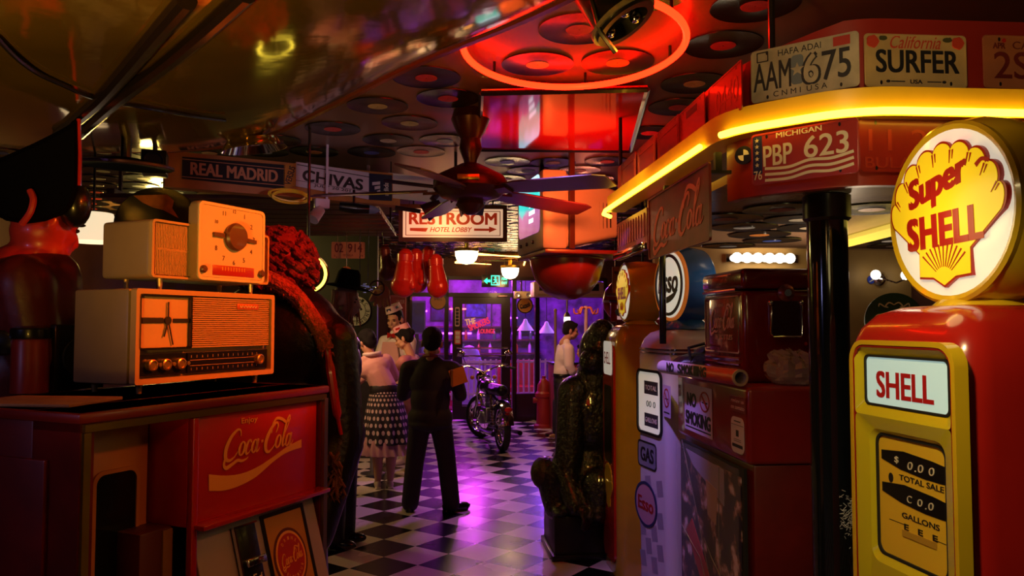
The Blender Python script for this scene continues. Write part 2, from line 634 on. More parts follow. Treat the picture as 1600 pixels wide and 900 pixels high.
# door
x0, x1 = SF.at(707, 560)[0], SF.at(797, 560)[0]
gx0, gx1 = SF.at(722, 560)[0], SF.at(783, 560)[0]
gz0, gz1 = SF.at(750, 634)[1], SF.at(750, 475)[1]
dr = MB()
dr.box(((x0 + gx0) / 2, 0, zt / 2), (gx0 - x0, .06, zt - .06))
dr.box(((x1 + gx1) / 2, 0, zt / 2), (x1 - gx1, .06, zt - .06))
dr.box(((gx0 + gx1) / 2, 0, (gz1 + zt - .03) / 2), (gx1 - gx0, .06, zt - .03 - gz1))
dr.box(((gx0 + gx1) / 2, 0, (gz0 + .03) / 2), (gx1 - gx0, .06, gz0 - .03))
door = struct('door_1', sfm(dr), FRAME, smooth=False)
sfm(MB().box(((gx0 + gx1) / 2, .0, (gz0 + gz1) / 2), (gx1 - gx0, .012, gz1 - gz0))).build('glass_pane', GLASS, door, smooth=False)
for py in (544, 556, 569):
    z = SF.at(750, py)[1]
    hb = MB().cyl((gx0 - .1, -.09, z), (gx1 + .1, -.09, z), .016, n=10)
    hb.cyl((gx0 - .08, -.09, z), (gx0 - .08, -.03, z), .012, n=8).cyl((gx1 + .08, -.09, z), (gx1 + .08, -.03, z), .012, n=8)
    sfm(hb).build('push_bar', CHR, door)
cl = MB().box((SF.at(784, 463)[0], -.06, SF.at(784, 463)[1]), (.17, .06, .03), .006)
sfm(cl).build('door_closer', mat('pinkish_metal', (.6, .35, .3), .35, .6), door)


def sticker(px0, py0, px1, py1, m, txt, tm, vertical=False, name='door_sticker', label='', cat='sticker', y=-.032):
    cx, cz, ww, hh = SF.rect(px0, py0, px1, py1, y)
    t = thing(name, label, cat, SF.o, HEAD)
    MB().prism(rrect(ww, hh, .02), 0, .003, FM(cx, cz, y)).build('sheet', m, t, smooth=False)
    l = MB()
    n = len(txt)
    for i, s in enumerate(txt):
        l.text(s, ww * .7, hh * .75 / n, FM(cx, cz + hh * (.5 - (i + .5) / n) * .88, y - .004))
    l.build('lettering', tm, t, smooth=False)
    return t


sticker(711, 480, 718, 510, mat('pale_sticker', (.7, .45, .4), .5), ['■'] * 5, INK, label='tall pale rounded sticker on the left stile of the glass door')
sticker(710, 516, 720, 538, mat('red_sticker', (.6, .05, .03), .5), ['■'] * 3, IVORY, label='small red sticker below the pale one on the door stile')
# the lettering on the door glass
t = thing('window_lettering', 'red smokers lounge lettering on the door glass', 'lettering', SF.o, HEAD)
PINK = mat('hot_pink_letter', (.75, .03, .10), .4, emit=(1, .04, .12), es=.55)
cx, cz, ww, hh = SF.rect(733, 501, 764, 512, -.02)
MB().text('SMOKERS', ww * 1.1, hh * .9, FM(cx, cz, -.02, R(22)), bold=.03).build('lettering', PINK, t, smooth=False)
cx, cz, ww, hh = SF.rect(748, 514, 773, 521, -.02)
MB().text('LOUNGE', ww, hh, FM(cx, cz, -.02), bold=.03).build('lettering', PINK, t, smooth=False)
cx, cz, ww, hh = SF.rect(727, 498, 743, 507, -.02)
MB().text('THE', ww, hh, FM(cx, cz, -.02, R(10)), bold=.03).build('lettering', mat('yellow_letter', (.7, .4, .1), .4, emit=(1, .5, .2), es=.5), t, smooth=False)

# behind the glass: the smokers' lounge in violet light
LY = 4.6
mb = MB().box((0, LY + .05, 1.5), (9, .1, 3.2))
struct('wall_lounge', sfm(mb), mat('lounge_wall', (.22, .06, .34), .45, var=.9, vs=3.5), smooth=False)
mb = MB().box((0, LY / 2 + .1, 2.86), (9, LY, .1))
struct('ceiling_lounge', sfm(mb), mat('lounge_ceiling', (.35, .15, .4), .5), smooth=False)
mb = MB().box((0, LY / 2 + .15, -.06), (9, LY, .1))
struct('floor_lounge', sfm(mb), mat('lounge_floor', (.08, .04, .08), .35), smooth=False)
for x, y, z, c, pw in ((-1.6, 1.6, 2.6, (.62, .04, 1), 170), (.1, 2.2, 2.6, (.85, .07, 1), 200), (1.6, 1.8, 2.6, (.3, .08, 1), 180), (3.2, 2, 2.4, PURP, 60), (-3.2, 2, 2.4, PURP, 60)):
    p = SF.o + BX * x + AX * y
    light('POINT', (p.x, p.y, z), c, pw, .1, name='violet_lounge_lamp')
GP = glow('violet_neon', (.55, .06, 1), 8)
GM = glow('magenta_neon', (1, .1, .75), 6)
GB = glow('blue_neon', (.15, .2, 1), 5)
NEON = [(-1.45, 4.57, 2.25, .9, GM, 'magenta neon bar on the lounge wall behind the left window'), (.1, 4.57, 1.95, .8, glow('red_neon', (1, .08, .1), 6), 'red neon bar high behind the door glass'),
        (.0, 4.57, 1.4, .7, GP, 'violet neon bar low on the lounge wall behind the door'), (.75, 4.57, 2.1, .5, GB, 'blue neon bar on the lounge wall beside the door'),
        (1.2, 4.57, 1.75, .6, GP, 'violet neon bar on the lounge wall behind the right window'), (-.9, 4.57, 1.9, .5, GP, 'violet neon bar behind the window left of the door')]
for x, y, z, l, m, lab in NEON:
    o = tag(sfm(MB().cyl((x - l / 2, y, z), (x + l / 2, y, z), .02, n=8)).build('neon_bar', m), lab, 'neon tube', 'neon tubes in the lounge')
# shelves of bottles in the lounge
shelf = thing('lounge_shelf', 'dark bottle shelf against the violet lounge wall', 'shelf', SF.o, HEAD)
for z in (.95, 1.25, 1.55):
    MB().box((.1, LY - .2, z), (3.6, .24, .03)).build('shelf_board', WOOD, shelf, smooth=False)
bot = None
cols = [mat('green_glass_bottle', (.05, .25, .08), .1, coat=.5), mat('amber_glass_bottle', (.35, .12, .02), .1, coat=.5), mat('clear_glass_bottle', (.6, .55, .65), .08, coat=.5)]
prof = [(0, 0), (.036, 0), (.036, .15), (.013, .2), (.013, .26), (0, .26)]
for row, z in enumerate((.966, 1.266)):
    for i in range(12):
        x = -1.6 + i * .3 + random.uniform(-.05, .05)
        mb = MB().lathe(prof, 10)
        p = SF.o + BX * x + AX * (LY - .2)
        tag(mb.build('bottle', cols[(i + row) % 3], loc=(p.x, p.y, z)), '%s bottle on the %s lounge shelf, number %d counted from the left end' % (['green', 'amber', 'clear'][(i + row) % 3], ('lowest', 'middle')[row], i + 1), 'bottle', 'bottles on the lounge shelves')
for i, (x, z, sx_, sz_, c_) in enumerate(((-1.75, 1.75, .5, .6, (.05, .03, .3)), (-1.1, 1.6, .4, .7, (.5, .05, .4)), (-.35, 1.85, .45, .35, (.02, .02, .1)), (.45, 1.95, .5, .4, (.05, .08, .4)), (1.0, 1.8, .4, .6, (.3, .03, .35)), (1.65, 1.7, .55, .7, (.02, .02, .12)))):
    t = thing('framed_picture', '%s framed picture on the lounge wall, %s' % (('deep blue', 'pink', 'small black', 'pale blue', 'violet', 'large dark')[i], ('behind the left window', 'beside the blue one', 'left of the door glass', 'behind the door glass', 'right of the door', 'behind the right window')[i]), 'picture', SF.o, HEAD)
    MB().box((x, LY - .02, z), (sx_, .04, sz_)).build('frame', BLK, t, smooth=False)
    MB().box((x, LY - .045, z), (sx_ * .88, .02, sz_ * .88)).build('print', mat('lounge_print_%d' % i, c_, .3, var=.8, vs=9), t, smooth=False)
# railing, benches and lamps outside the door
rail = thing('picket_railing', 'white picket railing just outside the glass door', 'railing', SF.o, HEAD)
for z in (.36, .93):
    MB().box((.35, .9, z), (2.7, .03, .04)).build('rail', WHT, rail, smooth=False)
for i in range(28):
    MB().box((-1.0 + i * .1, .9, .62), (.03, .02, .72)).build('picket', WHT, rail, smooth=False)
for x, lab in ((-.15, 'red padded bench behind the railing, seen through the door'), (1.0, 'red padded bench behind the railing, right of the door')):
    t = thing('lounge_bench', lab, 'bench', SF.o, HEAD)
    MB().box((x, 1.85, .20), (.8, .5, .46), .03).build('seat', RED, t)
    MB().box((x, 2.15, .6), (.8, .12, .6), .03).build('backrest', RED, t)
t = thing('tub_chair', 'pale rounded chair back seen low through the door glass', 'chair', SF.o, HEAD)
cx, cz = SF.at(733, 558, 1.3)
MB().lathe([(.24, .15), (.27, .3), (.27, .9), (.2, 1.12), (.08, 1.2), (0, 1.22)], 20, MX.Translation((cx, 1.3, 0)), sx=.9, sy=.5).build('chair_shell', mat('pale_blue_fabric', (.38, .38, .62), .6), t)
MB().lathe([(0, 0), (.16, 0), (.16, .15), (0, .15)], 12, MX.Translation((cx, 1.3, 0)), sx=1, sy=.6).build('chair_base', BLK, t)
for px, py, lab in ((821, 509, 'white cone pendant lamp behind the window right of the door'), (854, 513, 'white cone pendant lamp behind the far right window')):
    cx, cz = SF.at(px, py, 1.2)
    t = thing('pendant_lamp', lab, 'lamp', (SF.o + BX * cx + AX * 1.2 + V((0, 0, cz))), HEAD, 'pendant lamps of the lounge')
    MB().lathe([(.16, -.09), (.11, -.02), (.05, .06), (.03, .12), (0, .13)], 20).build('lamp_shade', mat('white_shade', (.75, .7, .8), .4, emit=(.6, .4, 1), es=.3), t)
    MB().cyl((0, 0, .12), (0, 0, 2.8 - cz), .008, n=6).build('cord', BLK, t)

# right far wall, ochre, with its strip of bright bulbs
WR = Fr(P(1200, 420, 11.2).xy.to_3d(), HEAD)
mb = MB().box((1.5, .06, 1.35), (6.4, .1, 2.7)).xf(MX.Translation((WR.o.x, WR.o.y, 0)) @ MX.Rotation(HEAD, 4, 'Z'))
struct('wall_partition', mb, OCHRE, smooth=False)
BULB = glow('warm_white_bulb', (1, .88, .66), 4)
cx, cz = WR.at(1195, 403, -.12)
t = thing('vanity_light', 'strip of white globe bulbs on the ochre far wall', 'light', WR.o, HEAD)
MB().box((cx, -.02, cz), (1.1, .05, .12), .01).build('backplate', CHR, t)
for px in (1152, 1168, 1185, 1203, 1219, 1235):
    bx = WR.at(px, 403, -.12)[0]
    MB().sphere((bx, -.11, cz), .075, 16).build('bulb', BULB, t)
light('POINT', tuple(WR.o + BX * cx - AX * .5 + V((0, 0, cz))), (1, .8, .5), 9, .2, name='vanity_glow')
cx, cz = WR.at(1392, 435, -.25)
t = thing('wall_sconce', 'chrome twin globe wall lamp on the ochre wall behind the pump', 'lamp', WR.o, HEAD)
MB().lathe([(0, 0), (.12, 0), (.10, .04), (.03, .10), (0, .1)], 20, FM(cx, cz, 0)).build('backplate', CHR, t)
for dx in (-.24, .24):
    MB().tube([(cx, -.09, cz), (cx + dx * .5, -.2, cz - .06), (cx + dx, -.25, cz)], .014).build('arm', CHR, t)
    MB().sphere((cx + dx, -.25, cz + .05), .07, 16).build('bulb', BULB, t)
cx, cz = WR.at(1362, 437, -.02)
t = thing('round_wall_badge', 'small round blue badge on the ochre wall beside the sconce', 'badge', WR.o, HEAD)
MB().prism(ell(.06, .06), 0, .012, FM(cx, cz)).build('disc', mat('badge_blue', (.03, .06, .5), .3), t)
MB().stroke([(-.03, -.03, .012), (.02, .0, .02), (.03, .035, .012)], 0, FM(cx, cz, -.013)).build('lettering', WHT, t)
# slim yellow strip under the canopy
o = MB().tube([V((1.75, 4.45, 2.03)), V((1.70, 2.6, 2.03))], .03, 4).build('neon_strip', glow('yellow_strip_light', (1, .72, .10), .7))
tag(o, 'slim yellow lit strip under the canopy behind the round globe', 'strip light')
# slatted timber soffit, left
sl = MB()
p0, p1 = P(470, 332, 5.5), P(640, 330, 5.4)
for i in range(9):
    y = 5.3 + i * .24
    sl.box((-1.45, y, 2.44), (1.75, .2, .03), .004)
for x in (-2.28, -.62):
    sl.box((x, 6.3, 2.47), (.05, 2.1, .05))
    for y in (5.4, 7.2):
        sl.box((x, y, 2.6), (.02, .02, .22))
struct('ceiling_soffit', sl.xf(MX.Rotation(R(4), 4, 'Z')), mat('soffit_slats', (.13, .035, .018), .35, var=.4, vs=10), smooth=False)
# partition behind the waiters, left
pw = MB()
a, b = P(500, 500, 9.3), P(590, 500, 9.45)
pw.box(((a.x + b.x) / 2 - .5, 9.45, 1.35), (b.x - a.x + 1, .1, 2.7))
struct('wall_side', pw, mat('partition_dark', (.015, .012, .014), .5), smooth=False)

# ------------------------------------------------------------------ vinyl records on the ceiling
LABELS = [('red', (.55, .03, .02)), ('orange', (.62, .2, .03)), ('cream', (.62, .5, .32)), ('blue', (.05, .09, .4)), ('silver', (.5, .5, .52))]
LM = [mat(n + '_record_label', c, .45, var=.3, vs=30) for n, c in LABELS]
rec_me = None


def record_mesh():
    mb = MB().lathe([(.004, -.004), (.05, -.0045), (.051, -.0035), (.147, -.0025), (.152, -.004), (.1525, 0), (0, 0)], 48)
    o = mb.build('tmp', VINYL)
    me = o.data
    bpy.data.objects.remove(o)
    lb = []
    for m in LM:
        q = MB().lathe([(.0035, -.0046), (.049, -.0052), (.049, -.004), (.0035, -.004)], 32)
        o = q.build('tmp', m)
        lb.append(o.data)
        bpy.data.objects.remove(o)
    return me, lb


REC, RLAB = record_mesh()


def place_record(x, y, z, col, label, group=None, rot=None):
    o = bpy.data.objects.new('vinyl_record', REC)
    COL.objects.link(o)
    o.location = (x, y, z)
    o.rotation_euler = rot or (random.uniform(-.012, .012), random.uniform(-.012, .012), random.uniform(0, 6.28))
    tag(o, label, 'record', group)
    l = bpy.data.objects.new('record_label', RLAB[col])
    COL.objects.link(l)
    l.parent = o
    return o


ZR = CEIL - .004
NEAR = [(840, 100, 2, 'cream-labelled vinyl record inside the red neon ring, lower left'), (965, 97, 1, 'vinyl record inside the red neon ring under the black spotlight'), (905, 45, 0, 'red-labelled vinyl record inside the red neon ring, beside the spotlight'),
        (795, 55, 0, 'vinyl record crossing the left side of the red neon ring'), (1180, 8, 0, 'red-labelled vinyl record on the ceiling nearest the long licence plate fascia'),
        (1130, 70, 0, 'vinyl record just right of the red neon ring'), (1085, 130, 2, 'vinyl record beside the glossy red ceiling panel, near end'), (1060, 167, 0, 'vinyl record beside the glossy red ceiling panel, second from the ring'),
        (1015, 207, 0, 'vinyl record beside the glossy red ceiling panel, third from the ring'), (590, 165, 2, 'cream-labelled vinyl record next to the edge of the gold hull'), (640, 192, 2, 'pale shining vinyl record left of the fan mount'),
        (700, 153, 0, 'red-labelled vinyl record behind the fan mount'), (520, 201, 0, 'red-labelled vinyl record beside the gold hull, farther back'), (1240, 20, 3, 'dark vinyl record above the corner of the fascia')]
taken = []
for px, py, c, lab in NEAR:
    r = ray(px, py)
    t = (ZR - EYE) / r.z
    x, y = r.x * t, r.y * t
    if all((x - a) ** 2 + (y - b) ** 2 > .29 ** 2 for a, b in taken):
        taken.append((x, y))
        place_record(x, y, ZR, c, lab)
cand = []
iy = 0
y = 1.9
while y < 12.8:
    x = -4.3 + (iy % 2) * .17
    while x < 5.6:
        jx, jy = x + random.uniform(-.02, .02), y + random.uniform(-.02, .02)
        px, py = 800 + FPX * jx / jy, 507 - FPX * 1.1 / jy
        in_panel = 3.5 < jy < 5.05 and -.33 < jx < .8
        in_sof = 5.0 < jy < 7.6 and -2.6 < jx < -.2
        hidden = (px < 430 + (215 - py) * 2.1 and py < 215) or (150 < py and px > 960 + max(0, (py - 300)) * -1 and px < 1160 and py < 290) or (py < 270 and px > 1000 + (250 - py) * 1.2)
        hidden = hidden or (px > 1000 and py > 270)
        if -30 < px < 1420 and -40 < py < 405 and not in_panel and not in_sof and not hidden:
            if not (py < 30 and 1280 < px) and all((jx - a) ** 2 + (jy - b) ** 2 > .32 ** 2 for a, b in taken):
                cand.append((jx, jy, iy))
        x += .34
    y += .30
    iy += 1
cand.sort(key=lambda q: q[2])
rest = MB()


def nth(n):
    return '%d%s' % (n, 'th' if 10 < n % 100 < 14 else {1: 'st', 2: 'nd', 3: 'rd'}.get(n % 10, 'th'))


rows = sorted({r_ for _, _, r_ in cand[:270]})
for i, (x, y, r_) in enumerate(cand):
    if i < 270:
        c = random.choice((0, 0, 1, 2, 2, 3, 4))
        k = 1 + sum(1 for a in cand[:270] if a[2] == r_ and a[0] < x)
        place_record(x, y, ZR, c, '%s-labelled ceiling record, %s from the left in the %s row from the front' % (LABELS[c][0], nth(k), nth(1 + rows.index(r_))), 'vinyl records in rows on the ceiling')
    else:
        rest.lathe([(.05, -.004), (.15, -.0035), (.1525, 0)], 20, MX.Translation((x, y, ZR)))
if len(cand) > 270:
    tag(rest.build('vinyl_records', VINYL), 'mass of black vinyl records covering the farthest ceiling', 'records', kind='stuff')
print('records', len(cand))

# ------------------------------------------------------------------ ceiling: red neon ring, glossy panel, spotlight, hull
def ceil_at(px, py, z):
    r = ray(px, py)
    t = (z - EYE) / r.z
    return V((r.x * t, r.y * t, z))


rc = ceil_at(900, 72, CEIL - .06)
a, b = ceil_at(729, 85, CEIL - .06), ceil_at(1072, 60, CEIL - .06)
RR = (b - a).length / 2
RC = (a + b) / 2
near, far = ceil_at(880, -12, CEIL - .06), ceil_at(890, 136, CEIL - .06)
RC = V((RC.x, (near.y + far.y) / 2, CEIL - .06))
ring = thing('neon_ring', 'large red neon ring under the ceiling around several records', 'neon light', RC)
MB().tube([(RR * cos(i * pi / 32), (far.y - near.y) / 2 * sin(i * pi / 32), 0) for i in range(64)], .013, 10, True).build('tube', glow('red_neon_tube', (1, .006, .001), 20), ring)
for i in range(6):
    q = (RR * cos(i * pi / 3 + .3), (far.y - near.y) / 2 * sin(i * pi / 3 + .3))
    MB().cyl((*q, .012), (*q, .0595), .006, n=8).build('standoff', BLK, ring)

PM = mat('glossy_acrylic_panel', (.62, .015, .02), .07, coat=.4)
pts = [ceil_at(752, 146, CEIL - .05), ceil_at(1012, 140, CEIL - .05), ceil_at(985, 236, CEIL - .05), ceil_at(748, 234, CEIL - .05)]
mb = MB().prism([(p.x, p.y) for p in pts], CEIL - .05, CEIL - .03)
pn = tag(mb.build('acrylic_sheet', PM, smooth=False), 'glossy red acrylic panel on the ceiling between ring and television', 'panel', kind='thing')
fr = MB()
for i in range(4):
    p, q = pts[i], pts[(i + 1) % 4]
    fr.tube([p, q], .012, 4)
fr.build('panel_frame', BLK, pn, smooth=False)

# black can spotlight beside the ring
c0, c1 = P(925, -40, 2.25), P(985, 48, 2.22)
ax = (c1 - c0).normalized()
q = V((0, 0, 1)).rotation_difference(ax).to_matrix().to_4x4()
sp = thing('can_spotlight', 'black can spotlight with a pale rim hanging below the ring', 'spotlight', c0)
M = q
L = (c1 - c0).length
MB().lathe([(0, -.06), (.06, -.06), (.085, 0), (.085, L * .8), (.095, L * .8), (.095, L * .8 + .02), (.072, L * .8 + .02), (.066, L * .7), (0, L * .7)], 28, M).build('can', BLK, sp)
MB().lathe([(.094, L * .78), (.104, L * .78), (.104, L * .84), (.094, L * .84)], 28, M).build('rim', mat('worn_pale_metal', (.55, .48, .36), .35, .6, var=.5, vs=20), sp)
for k in range(3):
    a = k * 2.1
    MB().sphere((M @ V((.05 * cos(a), .05 * sin(a), L * .82))), .018, 10).build('lamp_bulb', mat('silver_bulb', (.7, .65, .65), .1, 1.), sp)
MB().tube([P(915, -40, 2.18) - c0, P(938, 50, 2.18) - c0, P(962, 82, 2.2) - c0], .008, 6).build('yoke_arm', BLK, sp)
MB().cyl((0, 0, 0), (0, 0, CEIL - c0.z), .02, n=10).build('stem', BLK, sp)

# gold hull hanging top left
HC = V((-1.3, 1.45, 0))
RIM = [(.78, 1.0), (.45, 1.66), (.1, 2.16), (-.35, 2.65), (-.8, 3.22), (-1.2, 3.68), (-1.62, 3.93), (-2.2, 3.95), (-2.8, 3.7), (-3.3, 3.1), (-3.4, 2.1), (-3.1, 1.1), (-2.3, .5), (-1.2, .3), (-.1, .35), (.65, .55)]
RIMS = spline(RIM, 6, True)
HZ = 2.5


def hull_s(x, y):
    """0 at the keel, 1 at the rim"""
    d = V((x - HC.x, y - HC.y))
    a = atan2(d.y, d.x)
    best = 9
    for p in RIMS:
        e = (p[0] - HC.x, p[1] - HC.y)
        da = abs((atan2(e[1], e[0]) - a + pi) % (2 * pi) - pi)
        if da < best:
            best, rr = da, sqrt(e[0] ** 2 + e[1] ** 2)
    return d.length / rr


def hull_z(s):
    return HZ - .26 * max(0, 1 - s * s) ** .8


def hull_hit(px, py):
    r = ray(px, py)
    t = 1.0
    while t < 4.5:
        p = V((0, 0, EYE)) + r * t
        s = hull_s(p.x, p.y)
        if s < 1 and p.z > hull_z(s):
            return p
        t += .01
    return P(px, py, 3.6)


hull = thing('golden_hull', 'huge gold lacquered hull hanging keel down from the ceiling', 'hull', (0, 0, 0))
n, K = len(RIMS), 14
vs, fs = [(HC.x, HC.y, hull_z(0))], []
for k in range(1, K + 1):
    s = sin(k / K * pi / 2)
    for p in RIMS:
        vs.append((HC.x + (p[0] - HC.x) * s, HC.y + (p[1] - HC.y) * s, hull_z(s)))
for i in range(n):
    fs.append((0, 1 + (i + 1) % n, 1 + i))
    for k in range(K - 1):
        a, b = 1 + k * n + i, 1 + k * n + (i + 1) % n
        fs.append((a, b, b + n, a + n))
base = 1 + (K - 1) * n
for p in RIMS:
    vs.append((p[0], p[1], HZ + .06))
for i in range(n):
    fs.append((base + i, base + (i + 1) % n, base + n + (i + 1) % n, base + n + i))
fs.append(tuple(base + n + i for i in range(n)))
mb = MB()
mb._add(vs, fs)
mb.build('hull_shell', GOLD, hull, auto=60)
MB().tube([(p[0], p[1], HZ + .012) for p in RIMS], .03, 10, True).build('rim_molding', mat('rim_copper', (.35, .07, .02), .25, .7), hull)
DARKT = mat('dark_tube_metal', (.10, .07, .07), .22, .9)
for pp in (((292, -10), (245, 45), (195, 105), (150, 155), (92, 205)), ((385, -20), (320, 40), (255, 95), (180, 152), (122, 205))):
    q = [hull_hit(*p) - V((0, 0, .012)) for p in pp]
    MB().tube(spline(q, 6), .022, 10).build('strut', DARKT, hull)
q = [hull_hit(*p) - V((0, 0, .012)) for p in ((-5, 50), (25, 82), (60, 108), (100, 127), (135, 143), (172, 153), (230, 163), (300, 176), (352, 183))]
tag(MB().tube(spline(q, 5), .006, 6).build('cable', BLK), 'thin black cable strung under the gold hull', 'cable')
p = P(395, 222, 3.45)
t = thing('chrome_dish', 'shallow chrome dish lamp hanging at the tip of the gold hull', 'lamp', p, rot=(R(6), R(-8), 0))
MB().lathe([(0, .03), (.06, .025), (.12, .0), (.145, -.035), (.14, -.035), (.11, .012), (.0, .04)], 32).build('lamp_shade', CHR, t)
MB().cyl((0, 0, .03), (0, 0, .22), .008, n=8).build('stem', BLK, t)
p = P(196, 257, 3.0)
t = thing('black_cymbal', 'wide black disc hanging flat below the gold hull', 'disc', p, rot=(R(4), R(3), 0))
MB().lathe([(.001, .03), (.05, .025), (.16, .005), (.172, -.004), (.168, -.012), (.04, .0), (.001, .0)], 40).build('disc', FELT, t)
MB().lathe([(.168, .004), (.176, .0), (.176, -.008), (.168, -.012)], 40).build('rim', mat('rim_blue_steel', (.12, .05, .10), .3, .6), t)
MB().cyl((0, 0, .02), (0, 0, .14), .02, n=10).build('stem', BLK, t)
p = P(242, 256, 3.3)
t = thing('black_cabinet_speaker', 'small black box speaker under the hull behind the wide disc', 'speaker', p, R(20))
MB().box((0, 0, 0), (.1, .12, .1), .006).build('case', BLK, t)
MB().lathe([(0, 0), (.03, 0), (.038, .006), (.04, 0)], 20, FM(0, 0, -.061)).build('cone', RUB, t)
MB().cyl((0, 0, .05), (0, 0, .22), .01, n=8).build('bracket', BLK, t)

# ------------------------------------------------------------------ ceiling fan
FZ = 2.30
fc = V((-.213, 3.95, 0))
fan = thing('ceiling_fan', 'dark five-blade ceiling fan over the aisle', 'fan', (fc.x, fc.y, 0))
FB = mat('fan_bronze', (.06, .012, .01), .3, .5)
FBL = mat('fan_blade_wood', (.05, .012, .02), .35, var=.3, vs=12)
MB().lathe([(0, CEIL), (.085, CEIL), (.10, CEIL - .05), (.075, CEIL - .11), (.05, CEIL - .15), (.06, CEIL - .2), (.035, CEIL - .26), (.03, FZ + .11), (0, FZ + .11)], 28).build('canopy', FB, fan)
MB().lathe([(0, FZ + .12), (.05, FZ + .12), (.17, FZ + .06), (.19, FZ + .03), (.19, FZ - .01), (.15, FZ - .05), (.08, FZ - .07), (0, FZ - .07)], 32).build('motor_housing', FB, fan)
MB().box((0, -.185, FZ + .02), (.11, .02, .028), .004).build('badge', BRASS, fan)
for k in range(5):
    an = R(38 + 72 * k)
    M = MX.Rotation(an, 4, 'Z') @ MX.Translation((0, 0, FZ - .02)) @ MX.Rotation(R(2.5), 4, 'Y') @ MX.Rotation(R(-13), 4, 'X')
    MB().prism([(.15, -.025), (.24, -.04), (.24, .04), (.15, .025)], -.008, .004, M).build('blade_iron', FB, fan, smooth=False)
    MB().prism([(.22, -.055), (.30, -.072), (.74, -.082), (.80, -.06), (.80, .06), (.74, .082), (.30, .072), (.22, .055)], .004, .012, M, .002).build('blade', FBL, fan, smooth=False)
MB().lathe([(0, FZ - .06), (.06, FZ - .06), (.075, FZ - .09), (.05, FZ - .12), (.02, FZ - .14), (0, FZ - .14)], 20).build('light_fitter', FB, fan)

# stage light with barn doors and clamp arm behind the fan
p = P(735, 303, 4.75)
t = thing('barn_door_spotlight', 'black stage spotlight with violet-edged barn doors below the fan', 'spotlight', p, R(-20))
MB().lathe([(0, .1), (.05, .1), (.06, .06), (.06, -.06), (0, -.06)], 20, MX.Rotation(R(70), 4, 'X')).build('can', BLK, t)
for s, M in ((1, MX.Translation((.07, -.08, -.03)) @ MX.Rotation(R(55), 4, 'Z') @ MX.Rotation(R(20), 4, 'X')), (-1, MX.Translation((-.05, -.08, -.03)) @ MX.Rotation(R(-60), 4, 'Z') @ MX.Rotation(R(15), 4, 'X'))):
    MB().box((0, 0, -.03), (.15, .004, .17), .001, M=M).build('barn_door', mat('barn_door_metal', (.03, .02, .07), .3, .6), t, smooth=False)
MB().tube([(0, 0, .05), (0, .02, .2), (0, .02, CEIL - p.z)], .014).build('yoke_arm', BLK, t)
p = P(672, 312, 4.9)
t = thing('clamp_lamp', 'black jointed clamp lamp above the restroom sign', 'lamp', p)
VD = mat('violet_black_metal', (.05, .025, .09), .3, .5)
MB().tube([(-.3, .05, .13), (-.12, .0, .1), (.05, 0, .08), (.16, .02, .14)], .012).build('arm', VD, t)
MB().tube([(.1, 0, .1), (.02, -.02, 0), (.08, -.03, -.07), (.16, -.02, -.02)], .022).build('joint_arm', VD, t)
MB().lathe([(0, .06), (.03, .06), (.05, 0), (.06, -.06), (.05, -.06), (0, -.02)], 16, MX.Translation((.02, -.02, -.06)) @ MX.Rotation(R(60), 4, 'Y')).build('lamp_head', VD, t)
MB().cyl((-.06, 0, -.075), (-.22, .0, -.05), .014, n=8).build('clamp', VD, t)
MB().cyl((.16, .02, .14), (.16, .02, CEIL - p.z), .01, n=8).build('stem', BLK, t)

# ------------------------------------------------------------------ scarf beam
SB = Fr(P(258, 270, 4.5).xy.to_3d(), R(30))
x1 = SB.at(626, 320)[0]
bz0, bz1 = 2.405, 2.62
mb = MB().box((x1 / 2, .06, (bz0 + bz1) / 2), (x1, .1, bz1 - bz0)).xf(MX.Translation((SB.o.x, SB.o.y, 0)) @ MX.Rotation(SB.r, 4, 'Z'))
struct('trim_1', mb, mat('orange_beam', (.48, .18, .04), .45, var=.2), smooth=False)


def scarf(name, label, px0, px1, m, ys, art, fringe=None, skew=0.):
    t = thing(name, label, 'scarf', SB.o, SB.r, 'football scarves on the beam')
    a, b = SB.at(px0, 280)[0], SB.at(px1, 280)[0]
    za0, za1 = SB.at(px0, ys[0])[1], SB.at(px0, ys[1])[1]
    zb0, zb1 = SB.at(px1, ys[2])[1], SB.at(px1, ys[3])[1]
    poly = [(a, za1), (b, zb1), (b + skew, zb0), (a + skew * .0, za0)]
    MB().prism(poly, 0, .006, FM(0, 0, -.001)).build('cloth', m, t, smooth=False)
    W, H = b - a, (za0 - za1 + zb0 - zb1) / 2
    sl = atan2((zb0 + zb1 - za0 - za1) / 2, W)
    M = FM((a + b) / 2, (za0 + za1 + zb0 + zb1) / 4, -.008, sl)
    for nm, mm, fn in art:
        q = MB()
        fn(q, W, H, M)
        q.build(nm, mm, t, smooth=False)
    return t


SC_B = mat('black_knit', (.012, .012, .02), .8, bump=.2, bs=250)
SC_W = mat('white_knit', (.62, .52, .62), .8, bump=.2, bs=250)
SC_O = mat('orange_knit', (.5, .22, .03), .8)
SC_T = mat('salmon_knit', (.55, .25, .14), .8)
scarf('football_scarf', 'black football scarf with salmon capitals and border lines, leftmost on the beam', 284, 445, SC_B, (245, 279, 258, 296),
      [('lettering', SC_T, lambda q, W, H, M: q.text('REAL MADRID', W * .84, H * .5, M, bold=.03)),
       ('stripe', SC_T, lambda q, W, H, M: (q.box((0, H * .36, 0), (W, H * .03, .001), M=M), q.box((0, -H * .38, 0), (W, H * .03, .001), M=M)))])
scarf('football_scarf', 'orange scarf band lettered versus between the two football scarves', 443, 462, SC_O, (257, 296, 255, 290),
      [('lettering', INK, lambda q, W, H, M: q.text('VERSUS', H * .8, W * .5, M @ MX.Rotation(R(58), 4, 'Z'), bold=.02))])
